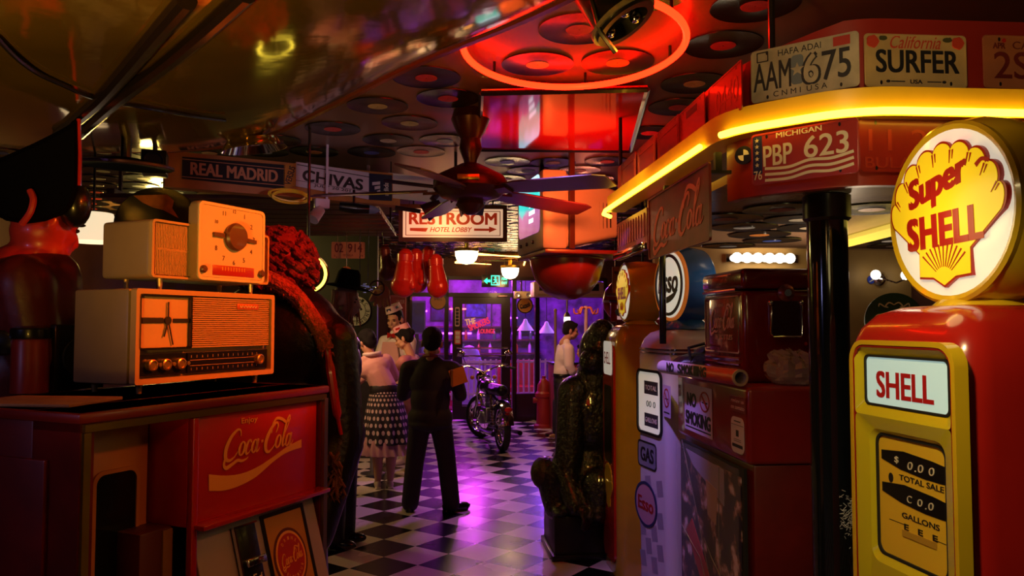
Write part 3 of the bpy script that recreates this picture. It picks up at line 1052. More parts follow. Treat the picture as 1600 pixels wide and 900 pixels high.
scarf('football_scarf', 'white football scarf with large black capitals and a date on the beam', 462, 576, SC_W, (253, 291, 270, 312),
      [('lettering', INK, lambda q, W, H, M: (q.text('CHIVAS', W * .82, H * .42, M, bold=.035), q.text('JULY 20 2011', W * .55, H * .13, M @ MX.Translation((W * .02, -H * .33, 0)), bold=.02))),
       ('stripe', INK, lambda q, W, H, M: (q.box((0, H * .36, 0), (W, H * .03, .001), M=M), q.box((0, -H * .24, 0), (W, H * .015, .001), M=M)))])


def three_stripes(q, W, H, M):
    M = M @ MX.Rotation(R(90), 4, 'Z')
    for i in range(3):
        x = -H * .22 + i * H * .16
        q.prism([(x, W * .02), (x + H * .12, W * .02), (x + H * .12 - H * .05, W * (.16 + .1 * i)), (x - H * .05, W * (.16 + .1 * i))], 0, .001, M)
    q.text('adidas', H * .62, W * .2, M @ MX.Translation((0, -W * .24, 0)), bold=.02)


scarf('football_scarf', 'navy scarf end with a white three-stripe emblem on the beam', 576, 612, mat('navy_knit', (.012, .012, .045), .8), (271, 312, 274, 314), [('lettering', SC_W, three_stripes)])
t = thing('football_scarf', 'plain pale lilac scarf past the navy one, behind the fan', 'scarf', P(655, 292, 5.3), R(25), 'football scarves on the beam')
MB().prism([(-.22, -.09), (.22, -.11), (.22, .06), (-.22, .08)], 0, .006, FACE).build('cloth', SC_W, t, smooth=False)
MB().cyl((-.2, .0, .06), (-.2, .0, CEIL - P(655, 292, 5.3).z), .004, n=6).build('hanger', BLK, t)

# spotlight with a coil of yellow cable, and the bullet lamp beside it
p = P(503, 322, 4.7)
t = thing('white_clip_spotlight', 'small white clip spotlight under the scarf beam', 'spotlight', p, R(30))
WP = mat('lilac_white_plastic', (.62, .52, .68), .35)
MB().box((0, 0, .015), (.09, .04, .06), .008).build('clip', WP, t)
MB().cyl((-.01, 0, -.02), (-.065, -.03, -.09), .032, .038, 18).build('lamp_head', WP, t)
MB().cyl((.03, 0, .03), (.03, 0, CEIL - p.z), .008, n=8).build('bracket', WP, t)
q = []
for i in range(90):
    a = i * .32
    q.append((-.19 + .11 * cos(a) * (1 + .15 * sin(i * .13)), .02 * sin(a * .7), .045 + .035 * sin(a) + .01 * sin(i * .21)))
tag(MB().tube(q, .006, 6).build('yellow_cable', mat('yellow_flex', (.85, .55, .03), .4), loc=p, rotz=R(30)), 'coil of yellow cable hanging under the scarf beam', 'cable')
p = P(565, 326, 5.0)
t = thing('bullet_lamp', 'long black bullet lamp with blue tip under the scarf beam', 'lamp', p, R(10))
MB().tube([(-.14, 0, .01), (-.05, 0, 0), (.05, 0, -.005), (.09, 0, -.008), (.115, 0, -.01)], [.03, .036, .03, .022, .006], 14).build('housing', BLK, t)
MB().tube([(.05, 0, -.005), (.09, 0, -.008), (.118, 0, -.01)], [.0305, .0225, .004], 14).build('lens', mat('blue_lens', (.25, .35, .6), .15), t)
MB().cyl((-.05, 0, .03), (-.05, 0, .12), .008, n=8).build('bracket', BLK, t)

# ------------------------------------------------------------------ restroom sign, lamps, exit sign
RS = Fr(P(708, 349, 6.5), R(3))
t = thing('restroom_sign', 'framed backlit restroom and hotel lobby sign hanging from the ceiling', 'sign', RS.o, RS.r)
cx, cz, ww, hh = RS.rect(633, 328, 789, 373)
FW = mat('sign_frame_wood', (.06, .02, .015), .4)
MB().box((0, .05, 0), (ww + .05, .09, hh + .05), .006).build('case', FW, t)
mb = MB().ring(rrect(ww + .07, hh + .07, .01), rrect(ww, hh, .005), 0, .02, FM(0, 0, .0))
mb.build('frame', FW, t, smooth=False)
MB().box((0, .0, 0), (ww, .012, hh)).build('lit_face', mat('sign_face', (.75, .62, .42), .4, emit=(1, .60, .36), es=.6), t, smooth=False)
mb = MB().ring(rrect(ww * .95, hh * .86, .004), rrect(ww * .935, hh * .82, .003), 0, .002, FM(0, 0, -.007))
mb.build('border', DKR, t, smooth=False)
SI = mat('sign_red', (.50, .05, .015), .5, emit=(.6, .035, .01), es=.3)
mb = MB().text('RESTROOM', ww * .87, hh * .40, FM(0, hh * .16, -.007), bold=.035)
mb.text('HOTEL LOBBY', ww * .42, hh * .16, FM(-.02 * ww, -hh * .22, -.007), bold=.02, shear=.3)
mb.build('lettering', SI, t, smooth=False)
mb = MB().prism([(-.43, -.17), (-.25, -.17), (-.27, -.30), (-.43, -.27)], 0, .002, FM(0, 0, -.007) @ MX.Diagonal((ww, hh, 1, 1)))
mb.prism([(.21, -.26), (.36, -.26), (.36, -.19), (.44, -.28), (.36, -.40), (.36, -.34), (.21, -.34)], 0, .002, FM(0, .02, -.007) @ MX.Diagonal((ww, hh, 1, 1)))
mb.build('arrow', SI, t, smooth=False)
for s in (-1, 1):
    MB().cyl((s * ww * .4, .05, hh / 2), (s * ww * .4, .05, CEIL - RS.o.z), .008, n=6).build('hanger', BLK, t)
light('SPOT', tuple(RS.o + V((-.08, -.45, .02))), (1, .7, .2), 5, .03, tuple(RS.o + V((-.05, 0, .0))), 60, 1., 'added_sign_spot')  # added spot for the warm patch on the sign face

LG = glow('milk_glass_lit', (1, .83, .52), 5)
for px, py, d, r, lab in ((729, 392, 10.4, .155, 'glowing milk glass dome lamp on the ceiling behind the restroom sign'), (797, 418, 12.2, .14, 'glowing milk glass dome lamp nearer to the door')):
    p = P(px, py, d)
    t = thing('dome_lamp', lab, 'lamp', p)
    MB().lathe([(r, 0), (r * .98, -.06), (r * .85, -.12), (r * .55, -.165), (.02, -.18), (0, -.18)], 28).build('lamp_shade', LG, t)
    MB().lathe([(0, .03), (r * 1.05, .03), (r * 1.08, 0), (r * 1.02, -.01), (0, -.01)], 28).build('collar', BRASS, t)
    MB().cyl((0, 0, .02), (0, 0, CEIL - p.z), .03, n=10).build('stem', BRASS, t)
    light('POINT', (p.x, p.y, p.z - .3), (1, .6, .25), 10, .12, name='dome_lamp_light')
NL = glow('amber_neon_tube', (1, .42, .08), 9)
z = 2.61
pa = [ceil_at(746, 397, z), ceil_at(822, 402, z), ceil_at(818, 416, z), ceil_at(712, 410, z)]
t = thing('amber_neon_frame', 'amber neon tube frame under the far ceiling by the dome lamps', 'neon light', (0, 0, 0))
MB().tube(pa, .018, 8, True).build('tube', NL, t)
for p in pa:
    MB().cyl(p, p + V((0, 0, CEIL - z)), .006, n=6).build('standoff', BLK, t)
# corrugated gold panel reflecting it
mb = MB()
c = (pa[0] + pa[2]) / 2
for i in range(9):
    mb.tube([(c.x - .45, c.y - .5 + i * .09, CEIL - .045), (c.x + .45, c.y - .5 + i * .09, CEIL - .045)], .04, 10)
tag(mb.build('corrugated_panel', mat('corrugated_gold', (.6, .35, .08), .2, .8)), 'corrugated gold ceiling panel inside the amber neon frame', 'panel')

XS = Fr(P(774, 439, 12.5), HEAD)
t = thing('fire_exit_sign', 'green lit fire exit sign over the glass door', 'sign', XS.o, XS.r)
GR = glow('green_sign_light', (.02, .9, .42), 2.2)
MB().box((0, .02, 0), (.44, .03, .2), .004).build('panel', BLK, t)
mb = MB().prism([(-.19, 0), (-.13, .05), (-.13, .02), (-.08, .02), (-.08, -.02), (-.13, -.02), (-.13, -.05)], 0, .002, FM(0, 0, .004))
mb.build('arrow', GR, t, smooth=False)
mb = MB().ring(rrect(.14, .16, .004), rrect(.11, .13, .004), 0, .002, FM(.0, .01, .004))
mb.prism(ell(.014, .014, 14), 0, .002, FM(0, .055, .004))
for st in ([(-.0, .035, .026), (.005, -.005, .022)], [(.005, -.005, .018), (.03, -.03, .014), (.03, -.055, .012)], [(.005, -.005, .018), (-.02, -.03, .014), (-.04, -.03, .012)], [(0, .03, .012), (.03, .01, .011)], [(0, .03, .012), (-.03, .015, .011)]):
    mb.stroke(st, 0, FM(0, 0, .004), 3)
mb.build('running_figure', GR, t, smooth=False)
mb = MB().text('FIRE', .09, .04, FM(.15, .035, .004), bold=.02).text('EXIT', .09, .04, FM(.15, -.03, .004), bold=.02)
mb.build('lettering', GR, t, smooth=False)
for s in (-.15, .15):
    MB().cyl((s, .02, .1), (s, .02, CEIL - XS.o.z), .006, n=6).build('hanger', BLK, t)
p = P(816, 461, 12.6)
t = thing('emergency_light', 'twin-lamp emergency light box right of the door head', 'light', p, HEAD)
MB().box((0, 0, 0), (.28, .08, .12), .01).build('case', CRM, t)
for s in (-.09, .09):
    MB().lathe([(0, 0), (.03, 0), (.042, .05), (.036, .05), (0, .02)], 16, FM(s, .0, -.04)).build('lamp_head', mat('lamp_glint', (.6, .55, .5), .15, .8), t)
MB().box((0, .1, .14), (.03, .03, .2)).box((0, .25, .03), (.05, .5, .03)).build('bracket', BLK, t)
# beige air conditioner over the right window
p = P(886, 453, 12.2)
t = thing('air_conditioner', 'pinkish beige wall air conditioner over the right window', 'air conditioner', p, HEAD)
MB().box((0, 0, 0), (1.12, .3, .24), .02).build('casing', mat('pinkish_beige', (.45, .28, .24), .45), t)
MB().box((0, -.152, .035), (.95, .01, .11)).build('intake', BLK, t)
MB().box((0, -.156, -.085), (1.0, .012, .03)).build('louvre', CRM, t)
MB().box((0, .4, 0), (.9, .6, .08)).build('bracket', BLK, t)
# round signs on the storefront
for px, py, r, m, lab, art in ((685, 471, 12.5, mat('amber_disc', (.5, .22, .05), .5), 'plain round amber sign on the window left of the door', 'shell'), (821, 477, 12, ORNG, 'round amber sign with black script right of the door', 'Camels')):
    cx, cz = SF.at(px, py, -.15)
    rr = r / FPX * 13
    t = thing('round_sign', lab, 'sign', SF.o, HEAD)
    MB().prism(ell(rr, rr), 0, .02, FM(cx, cz, -.09)).build('disc', m, t, smooth=False)
    MB().ring(ell(rr * 1.06, rr * 1.06), ell(rr * .92, rr * .92), 0, .026, FM(cx, cz, -.09)).build('rim', BLK, t, smooth=False)
    q = MB()
    if art == 'shell':
        q.text('SHELL', rr * 1.0, rr * .3, FM(cx, cz + rr * .3, -.112))
    else:
        q.text('Camels', rr * 1.4, rr * .6, FM(cx, cz, -.112, R(18)), bold=.02, shear=.4)
        q.stroke([(-rr * .6, -rr * .3, .01), (0, -rr * .32, .02), (rr * .7, 0, .008)], 0, FM(cx, cz, -.112))
    q.build('lettering', INK, t, smooth=False)
    MB().box((cx, -.06, cz), (.04, .06, .04)).build('bracket', BLK, t)

# ------------------------------------------------------------------ fascia over the bar, its yellow ledge and neon
FB_, FA_, FD_ = V((.536, 3.91, 0)), V((.69, 2.34, 0)), V((.947, 2.13, 0))
FE_ = FD_ + V((.9976, .07, 0)) * 1.9


def round_corner(pts, r=.09, n=5):
    out = [pts[0]]
    for i in range(1, len(pts) - 1):
        a, b, c = pts[i - 1], pts[i], pts[i + 1]
        p, q = b + (a - b).normalized() * r, b + (c - b).normalized() * r
        for k in range(n + 1):
            t = k / n
            out.append(p * (1 - t) ** 2 + b * 2 * t * (1 - t) + q * t * t)
    return out + [pts[-1]]


FPATH = round_corner([FB_, FA_, FD_, FE_], .10)


def offset_path(path, d):
    """to the room's side"""
    out = []
    for i, p in enumerate(path):
        t = (path[min(i + 1, len(path) - 1)] - path[max(i - 1, 0)]).normalized()
        out.append(p + V((t.y, -t.x, 0)) * d)
    return out


def wall_strip(mb, path, d0, d1, z0, z1, ztop=None):
    a, b = offset_path(path, d0), offset_path(path, d1)
    n = len(path)
    vs, fs = [], []
    for i in range(n):
        zt_ = ztop[i] if ztop else z1
        vs += [(a[i].x, a[i].y, z0), (b[i].x, b[i].y, z0), (b[i].x, b[i].y, zt_), (a[i].x, a[i].y, zt_)]
    for i in range(n - 1):
        for k in range(4):
            fs.append((4 * i + k, 4 * i + (k + 1) % 4, 4 * i + 4 + (k + 1) % 4, 4 * i + 4 + k))
    fs += [(0, 3, 2, 1), (4 * n - 4, 4 * n - 3, 4 * n - 2, 4 * n - 1)]
    mb._add(vs, fs)
    return mb


# sign of the offset: check that + is towards the camera side
if offset_path(FPATH, .1)[0].x > FPATH[0].x:
    offset_path_, offset_path = offset_path, lambda p, d: offset_path_(p, -d)
zt_l = [2.395 if p.y > 2.34 else (2.395 + .06 * min(1, (2.34 - p.y) / .2) if p.x < FD_.x - .02 else 2.455) for p in FPATH]
fas = thing('bar_fascia', 'red curved fascia hung over the bar, carrying licence plates and a yellow ledge', 'fascia', (0, 0, 0))
FR_ = mat('fascia_red', (.34, .02, .012), .4, coat=.2, var=.25, vs=4)
wall_strip(MB(), FPATH, -.03, 0, 2.24, 2.395, zt_l).build('upper_board', FR_, fas)
lpath = [p for p in FPATH]
lpath = FPATH[1:]
wall_strip(MB(), lpath, -.03, 0, 1.985, 2.17).build('lower_board', FR_, fas)
wall_strip(MB(), FPATH, -.03, .055, 2.165, 2.245).build('ledge', mat('ledge_neon_yellow', (.78, .50, .03), .35, var=.1), fas)  # yellow cast of the neon is put into the ledge colour
for i in (0, 6, 13, len(FPATH) - 1):
    p = offset_path(FPATH, -.015)[i]
    MB().cyl((p.x, p.y, 2.3), (p.x, p.y, CEIL), .01, n=6).build('hanger_rod', BLK, fas)
# underside of the canopy, covered in records
CPZ = 2.058
cpoly = [(p.x, p.y) for p in offset_path(FPATH, -.03)] + [(2.9, 4.75), (.78, 4.55)]
MB().prism(cpoly, CPZ, CPZ + .03).build('canopy_underside', mat('canopy_lacquer', (.36, .21, .13), .22, var=.3, vs=4), fas, smooth=False)
crec = []
y = 2.45
iy = 0
while y < 4.6:
    x = .75 + (iy % 2) * .16
    k = 0
    while x < 2.7:
        jx, jy = x + random.uniform(-.015, .015), y + random.uniform(-.015, .015)
        if 1130 < 800 + FPX * jx / jy < 1430 and abs(jx - 1.725) > .20 and (jx - 1.12) ** 2 + (jy - 2.72) ** 2 > .24 ** 2 and jy > 2.45:
            k += 1
            place_record(jx, jy, CPZ - .004, random.choice((0, 1, 1, 2, 3, 4)), 'record under the bar canopy, %s from the left in the %s row behind the fascia' % (nth(k), nth(iy + 1)), 'vinyl records under the canopy')
        x += .325
    y += .29
    iy += 1
YN = glow('yellow_neon_tube', (1, .55, .03), 9)
npth = offset_path(FPATH, .072)
k = next(i for i, p in enumerate(npth) if p.y < 2.36)


def resamp(path, n=30):
    return path


zN = 2.170
cut = 0.62
seg1 = [npth[0] + V((.02, .0, zN))] + [p + V((0, 0, zN)) for p in [npth[0].lerp(npth[1], cut * .25), npth[0].lerp(npth[1], .36)]]
tag(MB().tube([npth[0] + V((.04, .05, zN - .02)), npth[0] + V((0, .02, zN - .01))] + [npth[0].lerp(npth[1], q) + V((0, 0, zN)) for q in (.02, .2, .36)], .010, 10).build('neon_tube', YN), 'short yellow neon tube at the far end of the ledge', 'neon tube')
tag(MB().tube([npth[0].lerp(npth[1], q) + V((0, 0, zN)) for q in (.38, .7, .97)], .010, 10).build('neon_tube', YN), 'long yellow neon tube under the ledge along the aisle', 'neon tube')
tag(MB().tube([p + V((0, 0, zN + .004)) for p in npth[k:]], .010, 10).build('neon_tube', YN), 'yellow neon tube bending round the corner over the pumps', 'neon tube')

# ------------------------------------------------------------------ licence plates


def plate(label, o, yaw, W, H, base, art, roll=0., group=None, rim=None, pitch=0., z=None):
    t = thing('license_plate', label, 'licence plate', o, group=group)
    t.rotation_euler = (MX.Rotation(yaw, 4, 'Z') @ MX.Rotation(roll, 4, 'Y') @ MX.Rotation(pitch, 4, 'X')).to_euler()
    mb = MB().prism(rrect(W, H, .012), 0, .0015, FACE)
    mb.ring(rrect(W - .004, H - .004, .011), rrect(W - .012, H - .012, .008), .0015, .003, FACE)
    mb.build('metal_sheet', base, t, smooth=False)
    h = MB()
    for sx in (-1, 1):
        for sz in (-1, 1):
            h.prism(ell(.0035, .006, 12, sx * W * .34, sz * (H / 2 - .012)), .0016, .0022, FACE)
    h.build('bolt_hole', BLK, t, smooth=False)
    for nm, m, fn in art:
        q = MB()
        fn(q, W, H)
        q.build(nm, m, t, smooth=False)
    return t


def T(q, s, cx, cz, w, h, bold=.0, shear=0., y=-.0016, rot=0., t=.001):
    q.text(s, w, h, FM(cx, cz, y, rot), bold=bold, shear=shear, t=t)


def yaw_h(deg, side):
    return R(90 - deg) if side == 'left' else R(-90 - deg)


def mid(a, b):
    return (a + b) / 2


# two on the corner
o = P(1255, 107, 2.19)
PW = mat('plate_worn_white', (.55, .50, .36), .3, .3, bump=.1, bs=30, var=.4, vs=12)
plate('worn white licence plate AAM 675 on the corner of the upper fascia', o, R(-90 + 54 + 0), .30, .155, PW, [
    ('lettering', INK, lambda q, W, H: (T(q, 'AAM', -.088, -.004, .108, .082, .005), T(q, '75', .09, -.004, .075, .082, .008), T(q, 'HAFA ADAI', -.01, .058, .12, .018), T(q, 'C N M I  U S A', -.01, -.06, .15, .016),
                                        q.ring(rrect(.034, .03, .002, cx=-.115, cy=.055), rrect(.028, .024, .002, cx=-.115, cy=.055), 0, .001, FM(0, 0, -.002)))),
    ('numeral', PW, lambda q, W, H: T(q, '6', .022, -.004, .036, .08, .02, y=-.0032)),
    ('numeral_outline', INK, lambda q, W, H: T(q, '6', .022, -.004, .042, .086, .05)),
    ('emblem', mat('plate_grey_blue', (.12, .15, .18), .4), lambda q, W, H: (q.prism(rrect(.034, .085, .01, cx=-.016, cy=0), 0, .0008, FM(0, 0, -.0016)),)),
    ('star', PW, lambda q, W, H: q.prism([(-.016 + .02 * (1 if i % 2 == 0 else .42) * sin(i * pi / 5), .0 + .02 * (1 if i % 2 == 0 else .42) * cos(i * pi / 5)) for i in range(10)], 0, .001, FM(0, 0, -.0025))),
    ('sticker', mat('plate_red_tag', (.35, .03, .02), .4), lambda q, W, H: q.box((.105, .058, 0), (.045, .026, .001), M=FM(0, 0, -.002)))])
o = P(1254, 239, 2.16)
PR = mat('plate_red', (.38, .03, .02), .3, coat=.4, var=.15)
ym = R(-90 + 47)


def stars(q, W, H):
    q.box((-.133, .012, 0), (.03, .11, .001), M=FM(0, 0, -.0015))


def wstars(q, W, H):
    for j in range(5):
        q.prism([(-.133 + .007 * (1 if i % 2 == 0 else .42) * sin(i * pi / 5), .055 - j * .018 + .007 * (1 if i % 2 == 0 else .42) * cos(i * pi / 5)) for i in range(10)], 0, .001, FM(0, 0, -.003))
    q.text('76', .024, .026, FM(-.131, -.047, -.003))
    T(q, 'PBP', -.072, .006, .084, .058, .012)
    T(q, '623', .066, .014, .12, .060, .012)
    T(q, 'MICHIGAN', -.01, .062, .13, .016, .01)
    for j in range(3):
        q.stroke([(-.11, -.030 - j * .017, .008), (-.04, -.034 - j * .016, .008), (.02, -.022 - j * .017, .008), (.08, -.026 - j * .017, .008), (.14, -.016 - j * .017, .008)], 0, FM(0, 0, -.0018))


plate('red Michigan licence plate PBP 623 with white stripes under the neon', o, ym, .305, .15, PR, [('blue_field', NAVY, stars), ('lettering', IVORY, wstars)])
# front plates
fy = R(4)
PY = mat('plate_yellowed', (.60, .42, .18), .35, .2, bump=.08, bs=40, var=.25, vs=9)


def surfer(q, W, H):
    T(q, 'SURFER', .005, -.002, .235, .062, .02)
    T(q, 'USA', 0, -.058, .034, .011, .02)
    for s in (-1, 1):
        q.box((s * .052, -.058, 0), (.04, .003, .001), M=FM(0, 0, -.0016)).prism(ell(.006, .004, 12, s * .08, -.058), 0, .001, FM(0, 0, -.0016))


def poppies(q, W, H):
    T(q, 'California', .0, .052, .145, .036, .004, .4)
    for s in (-1, 1):
        q.lathe([(0, .002), (.017, .002), (.018, 0)], 14, FM(s * .122, .052, -.0015), fn=lambda a, r, z: r * (1 + .08 * cos(5 * a)))


o = mid(P(1347, 94, 2.1), P(1513, 97, 2.12))
plate('yellowed California vanity plate reading SURFER on the upper fascia', o, fy, .293, .148, PY, [('lettering', INK, surfer), ('poppy_print', mat('poppy_red', (.45, .04, .02), .5), poppies),
      ('leaf', mat('dark_green_leaf', (.05, .05, .02), .5), lambda q, W, H: (q.prism(ell(.012, .007, 10, -.092, .062), 0, .001, FM(0, 0, -.0016)), q.prism(ell(.014, .007, 10, .092, .06), 0, .001, FM(0, 0, -.0016))))])
o = P(1617, 98, 2.14)
PO = mat('plate_orange_dim', (.42, .14, .06), .4, .1, var=.25)
plate('orange licence plate beginning 2ST right of the SURFER plate', o, fy, .305, .15, PO, [('lettering', mat('plate_dark_red_ink', (.12, .012, .01), .45), lambda q, W, H: (T(q, '2ST 4', .01, -.01, .26, .075, .01), T(q, 'APR', -.105, .045, .035, .016, .03), T(q, 'CALIF', -.02, .047, .09, .022))),
      ('star', DKR, lambda q, W, H: q.prism(ell(.006, .006, 10, -.09, .06), 0, .001, FM(0, 0, -.0016)))])
o = P(1425, 228, 2.125)
PD = mat('plate_dark_red', (.24, .012, .01), .35, coat=.3, var=.3)
plate('dark red embossed licence plate under the neon, behind the large globe', o, fy, .305, .15, PD, [('lettering', mat('plate_emboss_red', (.28, .02, .01), .4), lambda q, W, H: (T(q, '11 2', -.04, .015, .17, .06), T(q, 'BULACAN', -.01, -.048, .25, .03)))])
# the aisle side, upper row, dim red
sy = R(-90 + 4.5)
sidex = V(FA_) + (FB_ - FA_) * 0
for i, (q0, txt, lab) in enumerate(((.05, '0440', 'dark red licence plate numbered 0440 on the aisle side of the fascia'), (.25, 'JD 12', 'red upright licence plate second from the fascia corner'),
                                    (.43, '5172', 'plain dark red plate third from the fascia corner'), (.63, '8096', 'plain dark red plate fourth from the fascia corner'), (.83, '2731', 'plain dark red plate at the far end of the fascia'))):
    p = FA_.lerp(FB_, q0) + V((-.012, 0, 2.312))
    if i == 1:
        plate(lab, p, sy, .29, .15, PR, [('slot', BLK, lambda q, W, H: q.box((0, .045, 0), (.12, .025, .001), M=FM(0, 0, -.002)))])
    else:
        plate(lab, p, sy, .30, .15, PD, [('lettering', mat('plate_emboss_red', 0), lambda q, W, H, s=txt: T(q, s, .02, 0, .2, .08))] if i == 0 else [('embossed_border', mat('plate_emboss_red', 0), lambda q, W, H: q.ring(rrect(W * .86, H * .6, .006), rrect(W * .83, H * .54, .004), 0, .002, FM(0, 0, -.0016)))])
# enamel sign on the aisle side
cs = Fr(mid(P(1151, 315, 2.31), P(1046, 350, 3.0)), R(-90 + 4.4))
a, b = cs.at(1151, 316), cs.at(1046, 352)
W, H = a[0] - b[0], cs.at(1100, 279)[1] - cs.at(1100, 389)[1]
t = thing('drink_sign', 'rusty dark red enamel sign with a flowing script hung under the neon', 'sign', cs.o + V((-.075, 0, -.01)), cs.r)
mb = MB().prism(rrect(W, H, .012), 0, .004, FACE)
mb.ring(rrect(W, H, .012), rrect(W - .014, H - .014, .01), .004, .008, FACE)
mb.build('metal_sheet', mat('rusty_red_enamel', (.20, .010, .008), .4, coat=.2, bump=.1, bs=12, var=.55, vs=7), t, smooth=False)
cola(MB(), W * .84, FM(.0, -.01, -.0045) @ MX.Diagonal((1, .85, 1, 1)), 1.1).build('lettering', mat('faded_script', (.62, .26, .18), .5), t, smooth=False)
for s in (-.4, .4):
    MB().box((s * W, .045, H * .42), (.02, .08, .01)).box((s * W, .045, H * .55), (.02, .02, .06)).build('hanger', BLK, t)
# roundel and small hanging signs
o = P(1163, 243, 2.34)
t = thing('round_badge', 'small black ringed roundel left of the Michigan plate', 'badge', o, R(-40))
MB().prism(ell(.028, .028, 32), 0, .006, FACE).build('disc', BLK, t, smooth=False)
q = MB()
for k in (0, 2):
    q.prism([(0, 0)] + [(.017 * cos(k * pi / 2 + i * pi / 16), .017 * sin(k * pi / 2 + i * pi / 16)) for i in range(9)], 0, .001, FM(0, 0, -.006))
q.build('emblem', WHT, t, smooth=False)
for px0, px1, y0, y1, d, m, kind, lab in ((1014, 1044, 302, 362, 3.35, mat('violet_lit_plate', (.25, .04, .18), .3, .3, bump=.2, bs=25), 0, 'violet-lit small plate hung under the neon beside the script sign'),  # violet light on this plate is put into its colour
                                         (966, 1012, 338, 400, 3.75, mat('ribbed_grille', (.15, .03, .08), .35, .3), 1, 'ribbed dark plate with chrome lower bar hung at the far end of the ledge')):
    f_ = Fr(P((px0 + px1) / 2, (y0 + y1) / 2, d), R(-90 + 5))
    ww = abs(f_.at(px1, (y0 + y1) / 2)[0] - f_.at(px0, (y0 + y1) / 2)[0])
    hh = abs(f_.at((px0 + px1) / 2, y0)[1] - f_.at((px0 + px1) / 2, y1)[1])
    t = thing('hanging_plate', lab, 'plate', f_.o, f_.r)
    MB().prism(rrect(ww, hh, .01), 0, .01, FACE).build('metal_sheet', m, t, smooth=False)
    if kind:
        q = MB()
        for i in range(11):
            q.box((-ww * .42 + i * ww * .084, -.012, hh * .12), (ww * .03, .006, hh * .55))
        q.build('rib', mat('violet_rib', (.3, .08, .2), .3, .6), t, smooth=False)
        MB().box((0, -.02, -hh * .40), (ww * 1.0, .03, hh * .18), .006).build('bumper_bar', CHR, t)
    else:
        MB().ring(rrect(ww * .8, hh * .7, .01), rrect(ww * .72, hh * .62, .008), 0, .002, FM(0, 0, -.011)).build('embossed_border', PINK, t, smooth=False)
    for s in (-.4, .4):
        MB().cyl((ww * s, 0, hh * .4), (ww * s, 0, 2.18 - f_.o.z), .003, n=6).build('hanger', BLK, t)

# ------------------------------------------------------------------ black column
c = P(1296, 560, 2.72)
t = thing('black_column', 'glossy black pipe column behind the large fuel pump', 'column', (c.x, c.y, 0))
GB_ = mat('gloss_black', (.006, .008, .010), .12, coat=.8)
MB().cyl((0, 0, 0), (0, 0, 2.055), .068, n=36).build('shaft', GB_, t)
MB().lathe([(.069, 1.96), (.08, 1.97), (.08, 2.05), (.069, 2.055)], 36).build('collar', BLK, t)
MB().lathe([(.07, 0), (.1, 0), (.1, .015), (.075, .03)], 36).build('base_flange', BLK, t)
q = MB()
for i in range(110):
    z = random.gauss(.95, .035)
    a = R(random.uniform(-95, -40))
    l = random.uniform(.004, .016)
    dz = random.uniform(-.012, .012)
    q.tube([(.0685 * cos(a), .0685 * sin(a), z), (.0685 * cos(a + l / .068), .0685 * sin(a + l / .068), z + dz)], .0009, 4)
q.build('peeling_sticker', mat('torn_paper_white', (.7, .7, .72), .6), t)


# ------------------------------------------------------------------ fuel pumps
def shell_outline(r, grow=0.):
    """scallop fan with its small foot, centred"""
    hx, hy, n, lob = 0, -.95, 90, 9
    out = []
    for i in range(n + 1):
        a = R(50 - 100 * i / n)
        u = (a / R(50))
        R0 = 1.80 - .40 * u * u - .06 * abs(u) ** 6
        k = .945 + .055 * abs(sin((u + 1) / 2 * lob * pi)) ** .6
        out.append((-R0 * k * sin(a), hy + R0 * k * cos(a)))
    out += [(.46, -.54), (.46, -.86), (.2, -.88), (0, -.99), (-.2, -.88), (-.46, -.86), (-.46, -.54)]
    cx, cy = 0, 0
    return [(x * r * (1 + grow), (y + .05) * r * (1 + grow)) for x, y in out]


def globe(t, z, r, body, rimm, thick, lens_m, lens_r=.87, neck=True):
    M = MX.Translation((0, 0, z)) @ FACE
    h = thick / 2
    MB().lathe([(0, -h), (r * lens_r, -h), (r * .95, -h * .85), (r, -h * .3), (r, h * .3), (r * .95, h * .85), (r * lens_r, h), (0, h)], 48, M).build('globe_body', body, t)
    MB().lathe([(r * lens_r * 1.0, h), (r * lens_r * 1.06, h + .006), (r * lens_r * 1.1, h), (r * .95, h * .8)], 48, M).build('globe_rim', rimm, t)
    MB().lathe([(0, h + .012), (r * .5, h + .010), (r * .75, h + .006), (r * lens_r, h + .001), (r * lens_r, h - .01), (0, h - .01)], 48, M).build('globe_lens', lens_m, t)
    if neck:
        MB().lathe([(0, -r - .035), (.13, -r - .035), (.12, -r - .012), (.085, -r + .02), (0, -r + .03)], 32, MX.Translation((0, 0, z))).build('globe_neck', body, t)
    return M, h + .0125


SY_ = mat('shell_yellow_lit', (.82, .60, .02), .3, emit=(1, .66, .01), es=.42)
SR_ = mat('shell_red_lit', (.42, .012, .01), .35, emit=(.6, .012, .004), es=.05)
LENS_W = mat('globe_white_lit', (.85, .80, .66), .2, coat=.5, emit=(1, .93, .72), es=.50)


